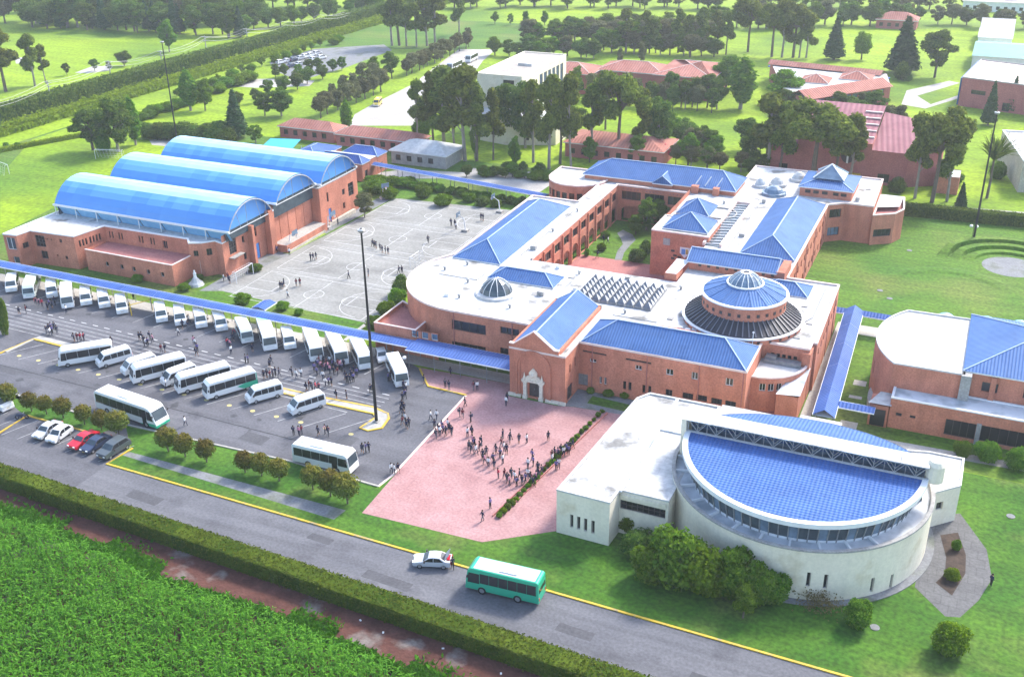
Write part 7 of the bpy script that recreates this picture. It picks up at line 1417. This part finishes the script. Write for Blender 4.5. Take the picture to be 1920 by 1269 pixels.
for x, y, lb in ((760, 683, 'round white sign on a post beside the last minibus'), ):
    g = G(x, y+16); o = empty('road_sign', (g.x, g.y, 0)); tag(o, lb, 'sign'); b = MB(); b.tube([(0, 0, 0), (0, 0, 2.6)], .04, 6); b.build('post', M['steel_grey'], o); b = MB(); b.ring((0, 0), [(.0, 2.3), (.28, 2.45), (.3, 2.6), (.28, 2.75), (.0, 2.9)], 10); b.build('sign_disc', M['white_trim'], o)
for x, y, lb in ((1822, 440, 'pair of white globe lamps beside the right light mast'), ):
    g = G(x, y+8); o = empty('globe_lamp', (g.x, g.y, 0)); tag(o, lb, 'lamp'); b = MB(); b.tube([(0, 0, 0), (0, 0, 2.4)], .05, 6); b.bar((-.5, 0, 2.3), (.5, 0, 2.3), .06); b.build('post', M['pole_black'], o)
    for s in (-1, 1): b = MB(); b.ring((s*.5, 0), [(0, 2.3), (.28, 2.45), (.33, 2.65), (.25, 2.85), (0, 2.95)], 10); b.build('globe', M['lamp_glass'], o)
for k, (x, y) in enumerate(((1685, 1005), (1895, 968), (1690, 888), (1650, 545), (1668, 560), (1705, 470), (1640, 1176))):
    g = G(x, y); b = MB(); b.ring((0, 0), [(.5, 0), (.5, .06), (0, .07)], 14); o = b.build('manhole_cover', M['grey_slab']); o.location = (g.x, g.y, .01); tag(o, 'pale round concrete manhole cover set in the lawn', 'manhole cover', 'manhole covers in the lawns')
for k, (x, y) in enumerate(((1525, 615), (1545, 645), (1615, 650), (1640, 560))):
    pass
for k in range(5):
    g = G(640+random.uniform(-6, 250), 1150+random.uniform(-2, 2)); g = Vector((-52+5.2*k+random.uniform(-2, 2), 72.4-.034*(5.2*k)+random.uniform(-.6, .3), .02)); b = MB(); b.box(-.13, .13, -.09, .09, 0, .06); o = b.build('litter', M['frame_white']); o.location = g; o.rotation_euler = (0, 0, random.uniform(0, 3)); tag(o, 'scrap of pale litter on the red earth strip below the long hedge', 'litter', 'litter on the earth strip')
g = G(42, 785); o = empty('motorcycle', (g.x, g.y, .01), .5); tag(o, 'dark motorcycle parked by the kerb left of the parked cars', 'motorcycle'); 
for x in (-.65, .65): b = MB(); b.ring((0, 0), [(.30, -.06), (.30, .06), (.2, .06), (.2, -.06), (.3, -.06)], 14); w_ = b.build('wheel', M['tyre'], o); w_.rotation_euler = (PI/2, 0, 0); w_.location = (x, 0, .3)
b = MB(); b.bar((-.7, 0, .62), (.3, 0, .72), .22, .2); b.bar((.3, 0, .7), (.65, 0, .35), .08); b.bar((-.5, 0, .55), (.1, 0, .35), .2, .3); b.build('frame', M['paint_navy'], o); b = MB(); b.bar((.35, -.35, .98), (.35, .35, .98), .05); b.build('handlebar', M['steel_grey'], o)

# ------------------------------------------------------------------ people: one skinned body, clothes by zone, hair as a child
def cloth(n_, c_):
    if 'cloth_'+n_ not in M: mat('cloth_'+n_, c_, rough=.9)
    return M['cloth_'+n_]
SKIN = mat('skin', (.38, .22, .15), rough=.6); HAIR = mat('hair', (.02, .013, .01), rough=.5)
def body(pose):
    """pose: stand / walk / chat ; returns a mesh with zones 0 skin 1 top 2 bottom 3 shoes"""
    H_ = dict(pelvis=(0, 0, .93), waist=(0, 0, 1.08), chest=(0, 0, 1.28), neck=(0, 0, 1.46), head=(.01, 0, 1.56), crown=(.0, 0, 1.69))
    st = .24 if pose == 'walk' else .04
    J = list(H_.values()); rad = [.15, .125, .155, .058, .088, .07]; E = [(0, 1), (1, 2), (2, 3), (3, 4), (4, 5)]
    for s in (-1, 1):
        f = st*s; k = len(J); J += [(0, s*.10, .88), (f*.55+.03, s*.10, .50), (f, s*.10, .09), (f+.15, s*.11, .04)]; rad += [.10, .072, .05, .045]; E += [(0, k), (k, k+1), (k+1, k+2), (k+2, k+3)]
        k = len(J); a = -f*.8
        el = (a*.5-.02, s*.25, 1.14) if pose != 'chat' else (.03, s*.25, 1.14); hd = (a+.06, s*.25, .88) if pose != 'chat' else (.25, s*.12, 1.16); fg = (a+.09, s*.245, .78) if pose != 'chat' else (.33, s*.06, 1.19)
        J += [(0, s*.19, 1.38), el, hd, fg]; rad += [.062, .047, .038, .026]; E += [(2, k), (k, k+1), (k+1, k+2), (k+2, k+3)]
    me = bpy.data.meshes.new('person'); me.from_pydata(J, E, []); o = bpy.data.objects.new('tmp', me); col.objects.link(o)
    md = o.modifiers.new('s', 'SKIN'); sv = me.skin_vertices[0].data
    for i, r_ in enumerate(rad): sv[i].radius = (r_, r_*(1.25 if i == 2 else 1.0))
    sv[0].use_root = True; o.modifiers.new('d', 'SUBSURF').levels = 1
    dg = bpy.context.evaluated_depsgraph_get(); out = bpy.data.meshes.new_from_object(o.evaluated_get(dg)); bpy.data.objects.remove(o); bpy.data.meshes.remove(me)
    return out
def dress(me0, top, bottom, skirt=False, sleeve=True):
    me = me0.copy(); me.materials.clear()
    for m_ in (SKIN, cloth(*top), cloth(*bottom), cloth('shoe', (.03, .03, .03))): me.materials.append(m_)
    for p in me.polygons:
        c = p.center; ay = abs(c.y)
        if c.z > 1.44: z = 0
        elif ay > .2 and c.z < (.92 if sleeve else 1.2): z = 0
        elif c.z > .98 or ay > .205: z = 1
        elif c.z < .10: z = 3
        elif skirt and c.z < .52: z = 0
        else: z = 2
        p.material_index = z; p.use_smooth = True
    return me
BOD = {k: body(k) for k in ('stand', 'walk', 'chat')}
hb = MB(); hb.ring((0, 0), [(.105, 1.56), (.115, 1.63), (.095, 1.71), (.05, 1.755), (0, 1.765)], 10); hair_s = hb.mesh('hair', HAIR, smooth=True)
hb = MB(); hb.ring((-.015, 0), [(.075, 1.38), (.11, 1.5), (.12, 1.63), (.095, 1.715), (.05, 1.76), (0, 1.77)], 10, R(50), R(310)); hb.ring((0, 0), [(.11, 1.62), (.095, 1.715), (.05, 1.76), (0, 1.77)], 10); hair_l = hb.mesh('hair', HAIR, smooth=True)
bp_ = MB(); bp_.prism([(-.30, -.15), (-.14, -.15), (-.14, .15), (-.30, .15)], 1.0, 1.4, bottom=True); pack_me = {k: None for k in ()}; bag_me = bp_.mesh('backpack', cloth('bag', (.03, .035, .06))); bevel_me(bag_me, .04, 2, 30)
OUT = dict(dark=(('navy', (.022, .025, .06)), ('black', (.018, .018, .022))), grey=(('navy', (.022, .025, .06)), ('greytrs', (.12, .12, .135))), white=(('whiteshirt', (.70, .70, .70)), ('navytrs', (.025, .03, .06))), red=(('crimson', (.42, .03, .06)), ('darktrs', (.05, .04, .06))), maroon=(('maroon', (.14, .02, .035)), ('greytrs', (.12, .12, .135))), pink=(('pinkshirt', (.55, .25, .32)), ('navytrs', (.025, .03, .06))), violet=(('violet', (.12, .10, .26)), ('black', (.018, .018, .022))))
PM = {}
def person_me(outfit, pose, skirt):
    k = (outfit, pose, skirt)
    if k not in PM: PM[k] = dress(BOD[pose], *OUT[outfit], skirt=skirt)
    return PM[k]
DESC = dict(dark='dark uniform', grey='navy and grey', white='a white shirt', red='bright red top', maroon='maroon top', pink='pink top', violet='violet top')
rp = random.Random(3)
def people(where, group, pts, outfits, h=(1.58, 1.74), poses=('stand', 'walk', 'chat')):
    for k, (x, y) in enumerate(pts):
        of = outfits[k % len(outfits)] if isinstance(outfits, (list, tuple)) else outfits; po = rp.choice(poses); sk = of in ('dark', 'grey', 'maroon') and rp.random() < .4
        g = G(x, y); o = put('person', person_me(of, po, sk)); s = rp.uniform(*h)/1.77; o.location = (g.x, g.y, .022); o.scale = (s, s, s); o.rotation_euler = (0, 0, rp.uniform(0, 6.28)); tag(o, 'person in %s %s' % (DESC[of], where), 'person', group if len(pts) > 1 else None)
        put('hair', hair_l if sk else hair_s, o)
        if rp.random() < .45 and of != 'white': put('backpack', bag_me, o)
DK = ['dark', 'grey', 'white', 'violet', 'dark', 'pink', 'dark', 'maroon', 'grey', 'white']
people('on the gym side of the nearest court', 'people on the nearest court', [(526, 542), (530, 543), (533, 538), (540, 559)], ['dark', 'grey', 'dark', 'white']); people('walking across the nearest court as a pair', 'pair on the nearest court', [(556, 537), (563, 537)], ['maroon']); people('standing together on the second court near the gym', 'trio on the second court', [(583, 489), (588, 489), (593, 487)], ['dark', 'grey'])
people('in the line crossing the middle courts', 'line of people on the middle courts', [(699, 463), (706, 467), (713, 470), (717, 475), (723, 476), (728, 477), (703, 465)], ['dark', 'grey']); people('alone on the court left of the tall mast', 'x', [(654, 523)], ['dark']); people('on the court just right of the tall mast', 'x', [(691, 519)], ['grey']); people('alone near the third court circle', 'x', [(803, 456)], ['dark']); people('on the far court near the long roof wing', 'people on the far court', [(846, 424), (853, 425), (855, 431), (902, 414), (906, 415)], ['dark', 'dark', 'white', 'dark', 'grey']); people('at the court edge by the rounded end', 'pair at the court edge', [(748, 513), (754, 513)], ['dark'])
people('by the sports hall entrance steps', 'people at the gym entrance', [(420, 527), (428, 526), (431, 532), (519, 474), (543, 479), (622, 423), (634, 422)], ['white', 'maroon', 'dark', 'violet', 'white', 'violet', 'dark'])
people('near the left vans of the rear row', 'people by the left vans', [(37, 590), (50, 588), (90, 582), (93, 575), (99, 578), (104, 572), (125, 587), (68, 572), (74, 574), (80, 576), (40, 512), (76, 530)], ['dark', 'maroon', 'dark', 'violet', 'dark', 'dark', 'white', 'red', 'pink', 'red', 'violet', 'white'])
people('in the cluster on the lane lines at the left', 'cluster on the left lane lines', [(93, 623), (97, 621), (103, 620), (88, 626), (95, 629), (108, 626), (99, 626)], ['dark', 'violet', 'dark', 'grey', 'white', 'grey', 'violet']); people('behind the leftmost bus of the middle row', 'people behind the leftmost bus', [(140, 641), (146, 641), (152, 640), (158, 639), (210, 648)], ['dark', 'maroon', 'red', 'red', 'dark'])
people('in the cluster on the lane lines in the middle', 'cluster on the middle lane lines', [(262, 638), (267, 638), (274, 650), (278, 650), (282, 637), (287, 642), (271, 645), (303, 661), (310, 661), (335, 629), (343, 616), (353, 618), (367, 650), (371, 660), (369, 668), (364, 646)], DK); people('beside the second bus of the middle row', 'people beside the second bus', [(268, 716), (312, 728), (251, 562)], ['dark', 'white', 'dark'])
people('between the rear row and the lane lines', 'people between the rows', [(427, 650), (431, 652), (434, 664), (437, 641), (474, 660), (461, 681), (466, 681), (506, 690), (509, 683), (440, 632), (345, 600), (355, 606)], ['red', 'pink', 'white', 'dark', 'dark', 'dark', 'violet', 'dark', 'grey'])
people('behind the green rear bus', 'people behind the green rear bus', [(495, 711), (501, 709), (507, 711), (517, 705), (524, 707), (548, 705), (556, 709), (512, 708)], ['dark', 'grey', 'maroon', 'dark', 'grey', 'dark', 'white']); people('standing alone on the lane lines', 'x', [(565, 708)], ['white'])
crowd = [(596, 690), (602, 692), (607, 683), (613, 688), (619, 683), (624, 690), (629, 686), (634, 690), (638, 692), (595, 704), (619, 700), (626, 703), (634, 704), (611, 724), (617, 723), (622, 724), (604, 698), (610, 695), (641, 697), (615, 694), (630, 697), (599, 683), (606, 712), (590, 697), (645, 689)]
people('in the crowd at the noses of the two large buses', 'crowd at the large buses', crowd, ['violet', 'pink', 'dark', 'maroon', 'white', 'violet', 'dark', 'maroon', 'pink']); people('in the dark group right of the bus crowd', 'dark group right of the crowd', [(651, 718), (656, 718), (663, 716), (658, 707), (664, 701), (669, 706), (648, 712), (661, 711)], ['dark', 'dark', 'violet'])
people('at the last minibus near the mast', 'people at the last minibus', [(729, 715), (733, 713), (737, 717), (757, 730), (759, 739), (762, 733), (755, 752), (760, 748), (695, 737), (700, 737)], ['violet', 'dark', 'dark', 'dark', 'dark', 'white', 'dark']); people('behind the lone white van', 'people behind the lone van', [(575, 734), (580, 730), (586, 735), (592, 732), (598, 734), (631, 748), (650, 748)], ['dark', 'maroon', 'dark', 'red', 'red', 'dark'])
people('in the column walking past the mast island', 'column by the mast island', [(754, 768), (758, 772), (752, 777), (757, 785), (760, 792), (755, 798), (767, 800), (763, 805)], ['dark', 'dark', 'grey', 'dark', 'white', 'maroon', 'dark']); people('on the asphalt edge facing the plaza', 'pair in white by the plaza edge', [(808, 787), (819, 786)], ['white'])
people('at the plaza edge in a group', 'group at the plaza edge', [(815, 804), (818, 822), (825, 817), (831, 812), (836, 818), (840, 804), (847, 817), (829, 806), (843, 811), (822, 812)], ['dark', 'grey', 'white', 'violet', 'dark', 'white', 'grey', 'violet', 'dark']); people('on the plaza near the porch', 'people near the porch', [(835, 727), (842, 731), (888, 732), (895, 732), (845, 706), (795, 720), (872, 762), (862, 782), (868, 784), (949, 761), (951, 754)], ['dark', 'grey', 'maroon', 'white', 'dark', 'grey'])
people('crossing the middle of the plaza', 'people crossing the plaza', [(877, 819), (885, 817), (883, 792), (943, 824), (957, 824), (973, 831), (988, 831), (1028, 827), (890, 838), (956, 830)], ['white', 'dark', 'dark', 'grey', 'dark', 'grey'])
arc = [(880, 845), (885, 850), (889, 838), (893, 852), (899, 846), (905, 862), (909, 870), (912, 856), (916, 876), (925, 868), (930, 852), (927, 880), (938, 860), (945, 846), (946, 898), (951, 905), (955, 910), (959, 896), (965, 903), (969, 912), (974, 898), (979, 909), (985, 905), (990, 897), (995, 905), (1000, 912), (1005, 902), (1010, 896), (990, 878), (1000, 874), (1008, 886), (1015, 890), (998, 862), (943, 870), (1035, 862), (1040, 856), (1046, 858), (1052, 851), (1057, 855), (1062, 849), (1068, 845), (1074, 841), (1043, 882), (1048, 878), (940, 838), (950, 852), (886, 834), (903, 836), (1036, 868), (1066, 853)]
people('in the long curved queue on the red plaza', 'curved queue on the plaza', arc, ['dark', 'grey', 'violet', 'white', 'maroon', 'dark', 'pink', 'grey', 'white', 'violet']); people('walking in the plaza queue, the only one in red', 'x', [(934, 897)], ['red']); people('on the lower plaza beside the shrub row', 'pair on the lower plaza', [(905, 977), (919, 953)], ['grey', 'violet'])
people('behind the white coach at the plaza', 'people behind the white coach', [(551, 816), (561, 817), (566, 815), (597, 817), (610, 814), (616, 817), (680, 850), (686, 848), (692, 847)], ['dark', 'pink', 'maroon', 'dark', 'pink', 'maroon', 'dark', 'violet']); people('in the trio at the asphalt corner below the coach', 'trio at the asphalt corner', [(734, 887), (740, 889), (747, 886)], ['white', 'white', 'dark']); people('standing in the open lot by the long coach', 'x', [(348, 798)], ['white'])
people('at the open boot of the silver car', 'x', [(849, 1066)], ['dark']); people('on the edge of the patio by the library', 'x', [(1857, 1098)], ['dark']); people('at the open door of the white coach', 'x', [(616, 872)], ['maroon']); people('in the courtyard among the plants', 'people in the courtyard', [(1132, 455), (1140, 457), (1120, 484)], ['dark', 'white', 'dark'])
# ------------------------------------------------------------------ the air: one closed box of pale haze
b = MB(); b.box(-1510, 1510, -610, 1610, -1.0, CAMH+3); hz = b.build('haze', None); hz['kind'] = 'stuff'; hz.data.materials.clear()
hm = bpy.data.materials.new('haze_air'); hm.use_nodes = True; t_ = hm.node_tree; t_.nodes.remove(t_.nodes['Principled BSDF']); pv = t_.nodes.new('ShaderNodeVolumePrincipled')
pv.inputs['Color'].default_value = (.90, .95, 1, 1); pv.inputs['Density'].default_value = .00020; pv.inputs['Anisotropy'].default_value = .25; t_.links.new(pv.outputs[0], t_.nodes['Material Output'].inputs['Volume']); hz.data.materials.append(hm)
